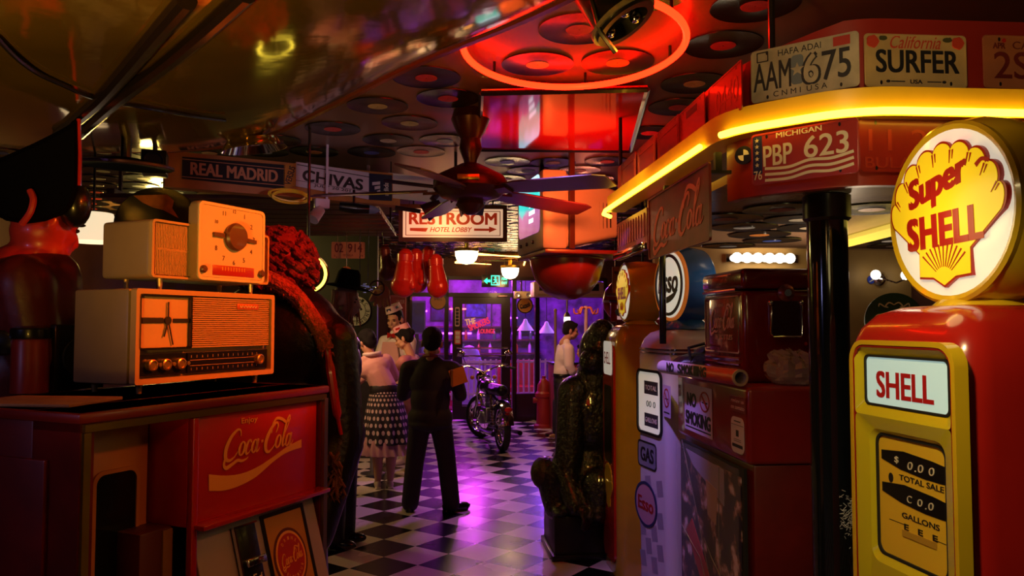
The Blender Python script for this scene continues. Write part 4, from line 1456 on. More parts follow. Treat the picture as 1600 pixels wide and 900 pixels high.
def shell_globe(t, z, r, thick, super_text=True):
    M, h = globe(t, z, r, YEL, YEL, thick, LENS_W)
    L = r * .87
    A = M @ MX.Translation((0, 0, h - .011)) @ MX.Rotation(0, 4, 'Z')
    k = L * .93
    MB().prism(shell_outline(k, .035), 0, .0125, A).build('emblem_outline', SR_, t, smooth=False)
    MB().prism(shell_outline(k), 0, .014, A).build('emblem', SY_, t, smooth=False)
    q = MB()
    B = A @ MX.Translation((0, 0, .0142))
    if super_text:
        q.text('Super', k * 1.12, k * .48, B @ MX.Translation((-.10 * k, .37 * k, 0)) @ MX.Rotation(R(13), 4, 'Z'), bold=.045, shear=.25)
        q.stroke([(.60 * k, .50 * k, .06 * k), (.70 * k, .56 * k, .05 * k), (.82 * k, .52 * k, .05 * k)], 0, B)
        q.text('SHELL', k * 1.34, k * .42, B @ MX.Translation((0, -.21 * k, 0)) @ MX.Rotation(R(2), 4, 'Z'), bold=.045, spacing=1.08)
    else:
        q.text('SHELL', k * 1.35, k * .45, B @ MX.Translation((0, -.05 * k, 0)), bold=.05)
    q.build('lettering', SR_, t, smooth=False)
    q = MB()
    for i in range(11):
        a = R(-44 + 8.8 * i)
        q.stroke([(.20 * k * sin(a), (-.90 + .20 * cos(a)) * k, .004 * k), (.56 * k * sin(a), (-.90 + .50 * cos(a)) * k, .02 * k)], 0, B, 2)
    for i in range(8):
        u = -1 + (i + 1) * 2 / 9
        a = u * R(50)
        R0 = 1.80 - .40 * u * u
        for dx in (0, .03):
            q.stroke([((R0 * .945) * sin(a + dx) * k, (-.90 + R0 * .945 * cos(a + dx)) * k, .022 * k), ((R0 * (.85 + dx)) * sin(a + dx) * k, (-.90 + R0 * (.85 + dx) * cos(a + dx)) * k, .004 * k)], 0, B, 2)
    q.build('engraved_groove', SR_, t, smooth=False)


def pump_body(W, D, Hh, r=.06, sag=.035):
    """rounded cabinet with a domed shoulder, front at local y = -D/2"""
    mb = MB()
    sec = rrect(W, D, r, 7)
    lv = [(0, 0), (.03, 0), (Hh - .16, 0), (Hh - .10, .006), (Hh - .055, .022), (Hh - .022, .05), (Hh - .004, .095), (Hh, .14)]
    n = len(sec)
    vs, fs = [], []
    for z, ins in lv:
        kx, ky = (W / 2 - ins) / (W / 2), (D / 2 - ins) / (D / 2)
        vs += [(x * kx, y * ky, z) for x, y in sec]
    for i in range(len(lv) - 1):
        for j in range(n):
            k = (j + 1) % n
            fs.append((i * n + j, i * n + k, (i + 1) * n + k, (i + 1) * n + j))
    fs.append(tuple(range(n))[::-1])
    fs.append(tuple((len(lv) - 1) * n + j for j in range(n)))
    mb._add(vs, fs)
    return mb


def inset_panel(mb, w_, h_, r, wi, hi, ri, z0, z1, M):
    mb.ring(rrect(w_, h_, r, 6), rrect(wi, hi, ri, 6), z0, z1, M)
    return mb


# the large red and yellow pump
th = R(-90 + 9)
SHP = Fr((1.092, 1.815, 0), th)
W, D, HB = .44, .45, 1.645
t = thing('fuel_pump', 'large red fuel pump with yellow front frame and glowing round globe', 'fuel pump', SHP.o, th)
pump_body(W, D, HB, .07).build('cabinet', RED, t)
yf = -D / 2 - .019
cx = SHP.at(1418, 600, yf)[0]
x0, x1 = SHP.at(1336, 700, yf)[0], SHP.at(1502, 700, yf)[0]
zt_ = SHP.at(1415, 533, yf)[1]
cx, fw = (x0 + x1) / 2, x1 - x0
fz0 = .35
fh = zt_ - fz0
fc_z = (zt_ + fz0) / 2
inset_panel(MB(), fw, fh, .05, fw - .022, fh - .022, .042, -.020, .011, FM(cx, fc_z, yf)).build('front_trim', YEL, t)
inset_panel(MB(), fw - .022, fh - .022, .042, fw - .032, fh - .032, .038, -.020, .0085, FM(cx, fc_z, yf)).build('red_pinstripe', DKR, t)
YP = mat('bezel_yellow', (.62, .50, .015), .2, coat=.7)
gl = SHP.rect(1349, 558, 1482, 640, yf)
dl = SHP.rect(1372, 690, 1480, 890, yf)
gz = SHP.at(1415, 600, yf)[1]
gh = .118
gw = fw - .07
dz1 = SHP.at(1415, 688, yf)[1]
dz0 = SHP.at(1425, 888, yf)[1]
# bezel: yellow plate with two openings, built as frames
wi, hi = fw - .034, fh - .034
zT, zB = fc_z + hi / 2, fc_z - hi / 2


def frame_rect(mb, xl, xr, zl, zh, ix0, ix1, iz0, iz1, r_o, r_i, d0, d1):
    o_, i_ = rrect(xr - xl, zh - zl, r_o, 6, (xl + xr) / 2, (zl + zh) / 2), rrect(ix1 - ix0, iz1 - iz0, r_i, 6, (ix0 + ix1) / 2, (iz0 + iz1) / 2)
    n = len(o_)
    vs = [(x, y, d0) for x, y in o_] + [(x, y, d1) for x, y in i_]
    mb._add(vs, [(i, (i + 1) % n, n + (i + 1) % n, n + i) for i in range(n)], FM(0, 0, yf))
    return mb


xl, xr = cx - wi / 2, cx + wi / 2
zsplit = gz - gh / 2 - .022
q = MB()
frame_rect(q, xl, xr, zsplit, zT, cx - gw / 2, cx + gw / 2, gz - gh / 2, gz + gh / 2, .010, .016, .008, -.008)
q.build('sign_bezel', YP, t)
q = MB()
dw = gw * .80
dcx = cx + .004
frame_rect(q, xl, xr, zB, zsplit, dcx - dw / 2 - .012, dcx + dw / 2 + .012, dz0 - .02, dz1 + .012, .010, .03, .008, -.002)
frame_rect(q, dcx - dw / 2 - .012, dcx + dw / 2 + .012, dz0 - .02, dz1 + .012, dcx - dw / 2, dcx + dw / 2, dz0, dz1, .03, .024, -.002, -.014)
q.build('dial_bezel', YP, t)
inset_panel(MB(), gw, gh, .014, gw - .010, gh - .010, .012, -.014, -.005, FM(cx, gz, yf)).build('sign_gasket', RUB, t)
MB().prism(rrect(gw - .008, gh - .008, .012), -.014, -.009, FM(cx, gz, yf)).build('sign_glass', mat('pale_cyan_lit', (.55, .68, .64), .15, coat=.5, emit=(.62, .95, .88), es=.38), t, smooth=False)
MB().text('SHELL', gw * .66, gh * .50, FM(cx - .004, gz - .008, yf + .0085), bold=.025).build('sign_lettering', mat('sign_red_lit', (.42, .01, .01), .4, emit=(.5, .01, .01), es=.1), t, smooth=False)
inset_panel(MB(), dw + .008, dz1 - dz0 + .008, .026, dw - .006, dz1 - dz0 - .006, .022, -.018, -.011, FM(dcx, (dz0 + dz1) / 2, yf)).build('dial_gasket', RUB, t)
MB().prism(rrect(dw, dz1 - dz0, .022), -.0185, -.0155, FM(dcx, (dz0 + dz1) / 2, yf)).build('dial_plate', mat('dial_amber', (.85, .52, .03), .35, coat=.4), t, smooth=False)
H_ = dz1 - dz0
zc = (dz0 + dz1) / 2
q = MB()
for zz in (.30, .03):
    c_ = zz * H_
    q = MB().prism([(-dw * .44, c_ + H_ * .065), (-dw * .1, c_ + H_ * .092), (dw * .3, c_ + H_ * .07), (dw * .49, c_ + H_ * .05), (dw * .49, c_ - H_ * .085), (dw * .2, c_ - H_ * .085), (-dw * .15, c_ - H_ * .06), (-dw * .44, c_ - H_ * .01)], 0, .001, FM(dcx, zc, yf + .0153))
    q.build('counter_window', BLK, t, smooth=False)
q = MB()
q.text('TOTAL SALE', dw * .62, H_ * .045, FM(dcx + dw * .14, zc + H_ * .175, yf + .0153), bold=.01)
q.text('GALLONS', dw * .52, H_ * .045, FM(dcx + dw * .12, zc - H_ * .125, yf + .0153), bold=.01)
q.box((-dw * .2, -H_ * .20, 0), (dw * .28, .0012, .001), M=FM(dcx, zc, yf + .0153)).box((dw * .38, -H_ * .23, 0), (dw * .16, .0012, .001), M=FM(dcx, zc, yf + .0153))
for i in range(3):
    q.text('E', dw * .06, H_ * .045, FM(dcx - dw * .08 + i * dw * .2, zc - H_ * .215, yf + .0153), bold=.03)
q.prism(ell(.008, .011, 14, -dw * .3, H_ * .15), 0, .001, FM(dcx, zc, yf + .0153))
q.build('lettering', INK, t, smooth=False)
q = MB()
for i, c_ in enumerate('0.00'):
    q.text(c_, dw * (.075 if c_ != '.' else .02), H_ * (.065 if c_ != '.' else .012), FM(dcx + dw * (0, .075, .15, .30)[i], zc + H_ * (.29 - (.03 if c_ == '.' else 0)), yf + .0140), shear=.15)
for i, c_ in enumerate('C0.0'):
    q.text(c_, dw * (.07 if c_ != '.' else .02), H_ * (.06 if c_ != '.' else .012), FM(dcx + dw * (-.02, .13, .21, .28)[i], zc + H_ * (.02 - (.03 if c_ == '.' else 0)), yf + .0140), shear=.15)
q.text('$', dw * .06, H_ * .06, FM(dcx - dw * .2, zc + H_ * .31, yf + .0140))
q.build('numeral_lettering', IVORY, t, smooth=False)
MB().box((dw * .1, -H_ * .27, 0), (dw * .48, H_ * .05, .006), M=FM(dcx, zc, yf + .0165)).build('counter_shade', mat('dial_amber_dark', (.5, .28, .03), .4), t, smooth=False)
MB().box((0, 0, .17), (W + .004, D + .004, .34), .02).build('base_plinth', DRED, t)
shell_globe(t, 1.655 + .205, .222, .15)
light('POINT', tuple(SHP.o + SHP.Y * -.22 + V((0, 0, 1.86))), (1, .78, .3), 1.2, .1, name='globe_light')

# violet white pump
th = R(-90 + 14)
ESP = Fr((.972, 4.35, 0), th)
W, D, HB = .42, .42, 1.575
t = thing('fuel_pump', 'white fuel pump lit violet, with a blue and white round globe', 'fuel pump', ESP.o, th)
VW = mat('pump_white', (.62, .58, .66), .2, coat=.6)
pump_body(W, D, HB, .06).build('cabinet', VW, t)
yf = -D / 2
q = MB()
for zz in (1.445, 1.465):
    q.prism(rrect(W + .006, D + .006, .062, 7), zz - .004, zz + .004)
q.build('chrome_band', CHR, t)
a = ESP.rect(996, 582, 1040, 676, yf)
ww = .30
wcx = -.21 + .035 + ww / 2
inset_panel(MB(), ww + .03, a[3] + .03, .045, ww, a[3], .035, -.002, .010, FM(wcx, a[1], yf)).build('window_frame', BLK, t)
MB().prism(rrect(ww, a[3], .035), -.001, .002, FM(wcx, a[1], yf)).build('dial_plate', mat('dial_white_lit', (.72, .70, .62), .3, emit=(1, .95, .8), es=.28), t, smooth=False)
q = MB()
for zz in (.24, -.30):
    MB().box((.02, zz * a[3], 0), (ww * .6, a[3] * .22, .001), M=FM(wcx, a[1], yf - .002)).build('counter_window', mat('dark_grey_ink', (.04, .04, .05), .4), t, smooth=False)
q = MB().text('TOTAL', ww * .5, a[3] * .08, FM(wcx + .02, a[1] + .24 * a[3], yf - .0032)).text('GALLONS', ww * .5, a[3] * .08, FM(wcx + .02, a[1] - .30 * a[3], yf - .0032))
q.build('lettering', WHT, t, smooth=False)
q = MB().text('00 0', ww * .4, a[3] * .1, FM(wcx + .02, a[1] - .03 * a[3], yf - .003))
q.build('numeral_lettering', INK, t, smooth=False)
a = ESP.rect(996, 690, 1028, 732, yf)
gcx = a[0]
BLU = mat('badge_grey_blue', (.10, .10, .17), .4)
MB().prism(rrect(.25, a[3] * 1.0, .03), 0, .002, FM(gcx, a[1], yf)).build('badge', mat('badge_grey', (.22, .22, .30), .35), t, smooth=False)
q = MB().text('GAS', .17, a[3] * .5, FM(gcx, a[1], yf - .0025), bold=.03)
q.ring(rrect(.25, a[3], .03), rrect(.235, a[3] * .88, .025), .002, .004, FM(gcx, a[1], yf))
q.build('lettering', INK, t, smooth=False)
a = ESP.rect(993, 752, 1027, 824, yf)
MB().prism(ell(.145, a[3] * .46, 40), 0, .002, FM(a[0], a[1], yf)).build('oval_badge', mat('badge_pink', (.5, .26, .34), .35), t, smooth=False)
MB().ring(ell(.15, a[3] * .49, 40), ell(.133, a[3] * .43, 40), .0, .004, FM(a[0], a[1], yf)).build('oval_badge_rim', NAVY, t, smooth=False)
MB().text('Esso', .20, a[3] * .28, FM(a[0], a[1], yf - .0025), bold=.03).build('oval_lettering', DKR, t, smooth=False)
q = MB()
for i in range(4):
    for j in range(6):
        if (i + j) % 2:
            c_ = (-.13 + i * .075, .72 - j * .085)
            q.box((c_[0], c_[1], 0), (.075, .085, .001), M=FM(0, 0, yf) @ MX.Translation((c_[0], c_[1], 0)) @ MX.Rotation(R(12), 4, 'Z') @ MX.Translation((-c_[0], -c_[1], 0)))
q.build('checker_decal', mat('decal_grey_violet', (.30, .27, .36), .3), t, smooth=False)
M, h = globe(t, 1.82, .21, mat('globe_blue', (.03, .17, .6), .25, coat=.5), mat('globe_orange', (.65, .14, .02), .3, emit=(1, .25, .03), es=.25), .19, LENS_W)
A = M @ MX.Translation((0, 0, h + .0002))
q = MB().ring(ell(.172, .172, 48), ell(.155, .155, 48), -.006, .0005, A)
q.build('globe_stripe', NAVY, t, smooth=False)
q = MB().text('Esso', .24, .125, A @ MX.Translation((0, .02, 0)), bold=.03, shear=.15)
q.stroke([(-.09, -.075, .012), (-.02, -.085, .034), (.06, -.065, .03), (.12, -.03, .006)], 0, A)
q.build('globe_lettering', NAVY, t, smooth=False)
MB().lathe([(.075, 1.57), (.08, 1.575), (.08, 1.6), (.075, 1.605)], 28).build('globe_collar', CHR, t)
c = ESP.o + ESP.X * -.06 + ESP.Y * -.17
q0 = P(1035, 430, 4.05)
o = tag(MB().cyl((q0.x, q0.y, 1.5), (q0.x, q0.y, 2.055), .018, n=14).build('black_pipe', GB_), 'slim dark pipe coming down in front of the blue globe', 'pipe')

# small red and mustard pump
th = R(-90 + 5)
S2 = Fr((.855, 5.178, 0), th)
W, D, HB = .42, .42, 1.605
t = thing('fuel_pump', 'narrow red and mustard fuel pump with yellow globe, behind the violet one', 'fuel pump', S2.o, th)
pump_body(W, D, HB, .07).build('cabinet', MUS, t)
yf = -D / 2
MB().prism(rrect(W - .1, HB - .22, .05), -.01, .012, FM(0, HB / 2 - .03, yf)).build('front_panel', RED, t, smooth=False)
MB().prism(rrect(.24, .22, .03), 0, .004, FM(0, 1.38, yf - .012)).build('dial_plate', mat('dial_white_lit', 0), t, smooth=False)
MB().text('SHELL', .19, .08, FM(0, 1.38, yf - .017)).build('lettering', DKR, t, smooth=False)
MB().prism(rrect(.22, .5, .03), 0, .004, FM(0, .95, yf - .012)).build('meter_window', BLK, t, smooth=False)
MB().prism([(x * .12, y * .16) for x, y in shell_outline(1)], 0, .003, FM(0, .55, yf - .012)).build('emblem', YEL, t, smooth=False)
shell_globe(t, 1.60 + .215, .205, .22, False)

# ------------------------------------------------------------------ red chest with the smoking notices
th = R(-90 + 5)
CH = Fr((1.161, 3.474, 0), th)
CW, CD, CHH = .9, .6, 1.36
t = thing('red_chest', 'tall red chest with projecting lid, plastered with no smoking notices', 'chest', CH.o, th)
zl = 1.06
MB().box((0, .01, zl / 2), (CW - .04, CD - .04, zl), .012).build('body', DRED, t)
CR = mat('chest_red', (.26, .012, .012), .3, coat=.5, var=.15)
MB().box((0, 0, (zl + CHH) / 2), (CW, CD, CHH - zl), .02, 3).build('lid', CR, t)
yf = -CD / 2
notices = []


def notice(px0, y0, px1, y1, label, kind, cat='notice', m=None):
    cx_, cz_, ww_, hh_ = CH.rect(px0, y0, px1, y1, yf - .002)
    n_ = thing('wall_notice', label, cat, CH.o, th)
    F = FM(cx_, cz_, yf - .002)
    if kind == 'phone':
        MB().prism(rrect(ww_, hh_, .03), 0, .002, F).build('sheet', m, n_, smooth=False)
        q_ = MB().box((0, hh_ * .38, 0), (ww_ * .5, hh_ * .03, .001), M=F @ MX.Translation((0, 0, .0022)))
        q_.box((0, hh_ * .28, 0), (ww_ * .95, hh_ * .012, .001), M=F @ MX.Translation((0, 0, .0022)))
        q_.box((0, -hh_ * .30, 0), (ww_ * .8, hh_ * .09, .001), M=F @ MX.Translation((0, 0, .0022)))
        q_.box((0, hh_ * .05, 0), (ww_ * .2, hh_ * .18, .001), M=F @ MX.Translation((0, 0, .0022)))
        for k_ in (-.12, -.17):
            q_.box((0, hh_ * k_, 0), (ww_ * .55, hh_ * .012, .001), M=F @ MX.Translation((0, 0, .0022)))
        q_.build('print', INK, n_, smooth=False)
        return n_
    if kind == 'review':
        MB().prism(rrect(ww_, hh_, .004), 0, .001, F).build('sheet', CR, n_, smooth=False)
        MB().text('review us', ww_ * .8, hh_ * .22, F @ MX.Translation((0, hh_ * .22, .0012))).text('on zomato', ww_ * .86, hh_ * .22, F @ MX.Translation((0, -hh_ * .22, .0012))).build('lettering', mat('pink_white_print', (.7, .45, .48), .5), n_, smooth=False)
        return n_
    MB().prism(rrect(ww_, hh_, .004), 0, .001, F).build('sheet', m, n_, smooth=False)
    q_ = MB()
    if kind == 'big':
        q_.text('NO', ww_ * .33, hh_ * .27, F @ MX.Translation((-ww_ * .22, hh_ * .17, .0012)), bold=.05)
        q_.text('SMOKING', ww_ * .88, hh_ * .27, F @ MX.Translation((0, -hh_ * .22, .0012)), bold=.05)
        q_.box((0, -hh_ * .42, 0), (ww_ * .9, hh_ * .03, .001), M=F @ MX.Translation((0, 0, .0012)))
        rc_, rr_, ro_ = (ww_ * .25, hh_ * .2), ww_ * .17, hh_ * .21
    else:
        q_.box((0, -hh_ * .36, 0), (ww_ * .7, hh_ * .05, .001), M=F @ MX.Translation((0, 0, .0012)))
        rc_, rr_, ro_ = (0, hh_ * .1), ww_ * .36, hh_ * .3
    q_.box((rc_[0], rc_[1] - ro_ * .1, 0), (rr_ * 1.1, ro_ * .14, .001), M=F @ MX.Translation((0, 0, .0012)))
    q_.build('lettering', INK, n_, smooth=False)
    q_ = MB().ring(ell(rr_, ro_, 36, *rc_), ell(rr_ * .82, ro_ * .84, 36, *rc_), 0, .001, F @ MX.Translation((0, 0, .0014)))
    q_.stroke([(rc_[0] - rr_ * .6, rc_[1] + ro_ * .6, rr_ * .16), (rc_[0] + rr_ * .6, rc_[1] - ro_ * .6, rr_ * .16)], 0, F @ MX.Translation((0, 0, .0024)), 2)
    q_.build('prohibition_ring', DKR, n_, smooth=False)
    return n_


LIL = mat('lilac_paper', (.55, .42, .62), .5)
notice(1070, 603, 1113, 678, 'lilac-white NO SMOKING notice on the chest lid', 'big', m=LIL)
notice(1036, 602, 1048, 652, 'narrow no smoking sticker at the far end of the chest lid', 'small', m=LIL)
notice(1143, 652, 1163, 708, 'white phone-shaped sticker near the chest corner', 'phone', 'sticker', mat('sticker_white', (.62, .56, .62), .4))
notice(1141, 620, 1165, 644, 'small red review us sticker above the phone-shaped one', 'review', 'sticker')
# plastic covered collage below the lid
cx_, cz_, ww_, hh_ = CH.rect(1050, 690, 1163, 900, yf)
hh_ = .78
cz_ = zl - .02 - hh_ / 2
n_ = thing('photo_collage', 'plastic-covered photo collage on the chest front below the lid', 'collage', CH.o, th)


def collage_mat():
    m = mat('collage_print', (.2, .2, .2), .45)
    nt = m.node_tree
    b = nt.nodes['Principled BSDF']
    tc = nt.nodes.new('ShaderNodeTexCoord')
    v = nt.nodes.new('ShaderNodeTexVoronoi')
    v.inputs['Scale'].default_value = 9
    n = nt.nodes.new('ShaderNodeTexNoise')
    n.inputs['Scale'].default_value = 14
    n.inputs['Detail'].default_value = 8
    r = nt.nodes.new('ShaderNodeValToRGB')
    e = r.color_ramp.elements
    e[0].position, e[0].color = .36, (.006, .005, .008, 1)
    e[1].position, e[1].color = .64, (.62, .46, .52, 1)
    x = e.new(.5)
    x.color = (.02, .012, .016, 1)
    x = e.new(.57)
    x.color = (.26, .12, .08, 1)
    nt.links.new(tc.outputs['Object'], n.inputs['Vector'])
    nt.links.new(n.outputs['Fac'], r.inputs['Fac'])
    nt.links.new(r.outputs['Color'], b.inputs['Base Color'])
    return m


x1_, x0_ = CH.at(1163, 780, yf)[0], -.40
ww_, cx_ = x1_ - x0_, (x1_ + x0_) / 2
MB().box((cx_, yf + .006, cz_), (ww_, .012, hh_)).build('backing_board', RUB, n_, smooth=False)
MB().box((cx_, yf - .002, cz_ - .01), (ww_ * .94, .004, hh_ * .93)).build('print', collage_mat(), n_, smooth=False)
q = MB().prism([(-.30, .36), (.20, .35), (.20, .20), (.05, .24), (-.2, .30)], 0, .002, FM(cx_, cz_, yf - .0045))
q.build('pale_print', mat('print_lilac', (.30, .25, .34), .5), n_, smooth=False)
q = MB().prism([(-.30, -.02), (-.22, .05), (.2, -.30), (.12, -.38)], 0, .003, FM(cx_, cz_, yf - .0048))
q.build('red_print', mat('print_red', (.36, .02, .02), .45), n_, smooth=False)
q = MB().prism([(-.02, .27), (.12, .25), (.1, .1), (-.0, .12)], 0, .003, FM(cx_, cz_, yf - .0046))
q.build('tan_print', mat('print_tan', (.42, .26, .18), .5), n_, smooth=False)
PLA = mat('clear_plastic_film', (.85, .85, .9), .12, alpha=.10, bump=.6, bs=16)
q = MB()
N = 18
vs = [(-ww_ / 2 + ww_ * i / N, -hh_ / 2 + hh_ * j / N, .014 + .012 * random.random()) for j in range(N + 1) for i in range(N + 1)]
q._add(vs, [(j * (N + 1) + i, j * (N + 1) + i + 1, (j + 1) * (N + 1) + i + 1, (j + 1) * (N + 1) + i) for j in range(N) for i in range(N)], FM(cx_, cz_, yf))
q.build('plastic_cover', PLA, n_)
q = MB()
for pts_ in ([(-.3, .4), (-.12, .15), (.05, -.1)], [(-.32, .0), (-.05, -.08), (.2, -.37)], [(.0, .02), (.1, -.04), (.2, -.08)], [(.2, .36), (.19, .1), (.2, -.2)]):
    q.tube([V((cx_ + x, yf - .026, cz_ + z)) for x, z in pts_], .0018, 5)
q.build('crease_highlight', mat('film_highlight', (.6, .55, .5), .1, .7), n_)  # highlights on the film, drawn as thin shiny tubes
# rolled poster tube on the lid
a, b = P(1157, 590, 3.03), P(1036, 575, 3.84)
a.z = b.z = CHH + .033
t = thing('poster_tube', 'white poster tube with red end lying on the chest lid', 'tube', a)
dv = b - a
L = dv.length
M = V((0, 0, 1)).rotation_difference(dv).to_matrix().to_4x4()
MB().lathe([(.031, .0), (.031, L), (.024, L), (.024, 0), (.031, 0)], 32, M).build('paper_roll', mat('roll_lilac_white', (.58, .46, .56), .5), t)
MB().lathe([(.0315, .002), (.0320, .004), (.0320, .30), (.0315, .30)], 32, M).build('red_end', mat('roll_red', (.6, .06, .02), .45), t)
MB().lathe([(.0235, -.001), (.0325, -.001), (.0325, .008), (.0235, .008)], 32, M).build('cut_rim', mat('cream_card', (.62, .5, .36), .6), t)
MB().lathe([(0, .3), (.0242, .3), (.0242, .001)], 24, M).build('bore', RUB, t)
X_ = -dv.normalized()
N_ = V((X_.y, -X_.x, 0)) * 1
N_ = N_ if N_.x < 0 else -N_
MM = MX((( X_.x, 0, N_.x, 0), (X_.y, 0, N_.y, 0), (0, 1, 0, 0), (0, 0, 0, 1)))
q = MB()
txt = 'NO SMOKING'
for i, c_ in enumerate(txt):
    if c_ != ' ':
        q.text(c_, .036, .040, MX.Translation(dv * (1 - (.15 + .045 * i) / L)) @ MM @ MX.Translation((0, .006, .0315)), bold=.05)
q.build('lettering', INK, t, smooth=False)
# dark gloves / bag at the far end of the chest
p = P(1075, 556, 3.75)
t = thing('folded_bag', 'dark blue-black folded bag lying at the far end of the chest lid', 'bag', (p.x + .05, p.y, CHH))
voxel(MB().sphere((0, 0, .05), (.13, .10, .055), 16).sphere((.06, .03, .09), (.08, .07, .05), 14).sphere((-.08, -.02, .035), (.07, .06, .04), 14), 'bag_body', LEATH, t, .008, 3)
MB().tube([(-.05, -.08, .05), (-.06, -.06, .13), (.03, -.02, .15), (.08, 0, .12)], .008).build('strap', LEATH, t)

# ------------------------------------------------------------------ drinks cooler on the chest
CO = Fr((1.128, 3.46, CHH), R(-90 + 5))
W, D, Hc = .49, .40, .47
t = thing('drinks_cooler', 'dark red vintage drinks cooler with embossed script on the chest lid', 'cooler', CO.o, CO.r)
CRD = mat('cooler_red', (.20, .008, .010), .2, coat=.6, var=.25, vs=6)
MB().box((0, 0, .19), (W, D, .38), .022, 3).build('body', CRD, t)
MB().box((0, 0, .43), (W + .012, D + .012, .085), .022, 3).build('lid', CRD, t)
yf = -D / 2
inset_panel(MB(), W * .86, .245, .012, W * .83, .232, .010, 0, .006, FM(0, .24, yf)).build('embossed_frame', CHR, t)
q = MB()
for i in range(4):
    q.cyl((-W * .43, yf - .003, .03 + i * .022), (W * .43, yf - .003, .03 + i * .022), .006, n=8)
q.build('rib', CRD, t)
SCR = mat('pink_white_script', (.62, .36, .38), .35)
q = cola(MB(), W * .62, FM(.0, .26, yf - .0005) @ MX.Diagonal((1, 1.25, 1, 1)))
q.text('DRINK', W * .18, .014, FM(-.02, .325, yf - .0005)).text('IN BOTTLES', W * .42, .022, FM(.02, .185, yf - .0005), bold=.01)
q.build('lettering', SCR, t, smooth=False)
MB().cyl((-W * .42, yf - .012, .385), (W * .42, yf - .012, .385), .007, n=8).build('lid_strip', CHR, t)
# near end: bottle opener and bail handle
xe = W / 2
E_ = MX.Translation((xe, 0, 0)) @ MX.Rotation(R(90), 4, 'Z')
MB().lathe([(0, 0), (.036, 0), (.036, .012), (.024, .02), (.018, .03), (0, .03)], 20, E_ @ FM(-.02, .37, 0)).build('bottle_opener', mat('opener_metal', (.35, .10, .09), .25, .7), t)
MB().lathe([(0, .031), (.014, .031), (.018, .026)], 16, E_ @ FM(-.02, .37, 0)).build('opener_cap', mat('opener_blue', (.25, .32, .4), .3, .4), t)
MB().tube([(xe + .004, -.085, .325), (xe + .012, -.085, .31), (xe + .012, -.085, .20), (xe + .012, -.078, .19), (xe + .012, .038, .19), (xe + .012, .045, .20), (xe + .012, .045, .31), (xe + .004, .045, .325)], .0045, 8).build('bail_handle', CHR, t)
MB().box((xe + .001, -.02, .265), (.004, .125, .145)).build('handle_recess', mat('cooler_recess', (.03, .004, .004), .4), t, smooth=False)
q = MB()
for s in (-.085, .045):
    q.sphere((xe + .006, s, .33), .012, 10)
q.build('handle_lug', CHR, t)
q = MB()
for zz in (.16, .12):
    q.sphere((xe + .002, .065, zz), (.004, .008, .008), 10)
q.build('red_reflector', mat('reflector_red', (.6, .04, .02), .15), t)
# crumpled plastic bag on the lid near the column
p = P(1246, 585, 3.12)
q = MB()
random.seed(3)
q.sphere((0, 0, .055), (.12, .08, .075), 30)
for v_ in q.bm.verts:
    v_.co *= 1 + random.uniform(-.16, .16)
    v_.co.z = max(v_.co.z, 0.0)
    if v_.co.z > .1:
        v_.co.x -= (v_.co.z - .1) * .9
tag(q.build('plastic_bag', mat('crumpled_plastic', (.62, .45, .48), .18, alpha=.45, bump=.8, bs=25), loc=(p.x, p.y, CHH), auto=10), 'crumpled clear plastic bag on the chest lid beside the column', 'bag')
# green round cafe sign behind the large pump
p = P(1396, 500, 3.6)
t = thing('cafe_sign', 'dark green round cafe sign with cream script behind the large pump', 'sign', p, R(-16))
MB().prism(ell(.125, .125, 48), 0, .02, FACE).build('disc', mat('dark_green', (.012, .05, .03), .4), t, smooth=False)
q = MB().text("Caffe's Ill", .17, .04, FM(0, .01, -.021), shear=.3)
for s in (-1, 1):
    q.stroke([(0, .07, .004), (s * .02, .08, .006), (s * .035, .065, .006), (s * .025, .058, .004), (s * .04, .062, .005), (s * .06, .075, .006), (s * .065, .062, .004)], 0, FM(0, 0, -.021))
q.build('lettering', IVORY, t, smooth=False)
MB().cyl((0, .02, -.1), (0, .02, -p.z), .014, n=10).build('stand_post', BLK, t)
MB().lathe([(0, 0), (.14, 0), (.14, .012), (.02, .03), (0, .03)], 24, MX.Translation((0, .02, -p.z))).build('stand_base', BLK, t)

# ------------------------------------------------------------------ television with its bracket and red bowl
TV = Fr((.13, 5.0, 0), R(-90 + 14))
z0_, z1_ = 2.06, 2.55
t = thing('television', 'old box television with lit screen hanging over the right of the aisle', 'television', (TV.o.x, TV.o.y, 0), TV.r)
TVM = mat('tv_grey_plastic', (.30, .27, .29), .4)
MB().box((0, .06, (z0_ + z1_) / 2), (.62, .16, z1_ - z0_), .02).build('front_case', TVM, t)
q = MB().prism(rrect(.60, z1_ - z0_ - .02, .03), -.12, -.5, FM(0, (z0_ + z1_) / 2, 0), top=rrect(.42, (z1_ - z0_) * .62, .03, cy=-.0))
q.build('rear_case', TVM, t, smooth=True)
q = MB()
for i in range(10):
    q.box((.27 - .006 * i, .2 + i * .028, (z0_ + z1_) / 2 - .02), (.012, .012, .22 - .008 * i))
q.build('vent_slot', BLK, t, smooth=False)


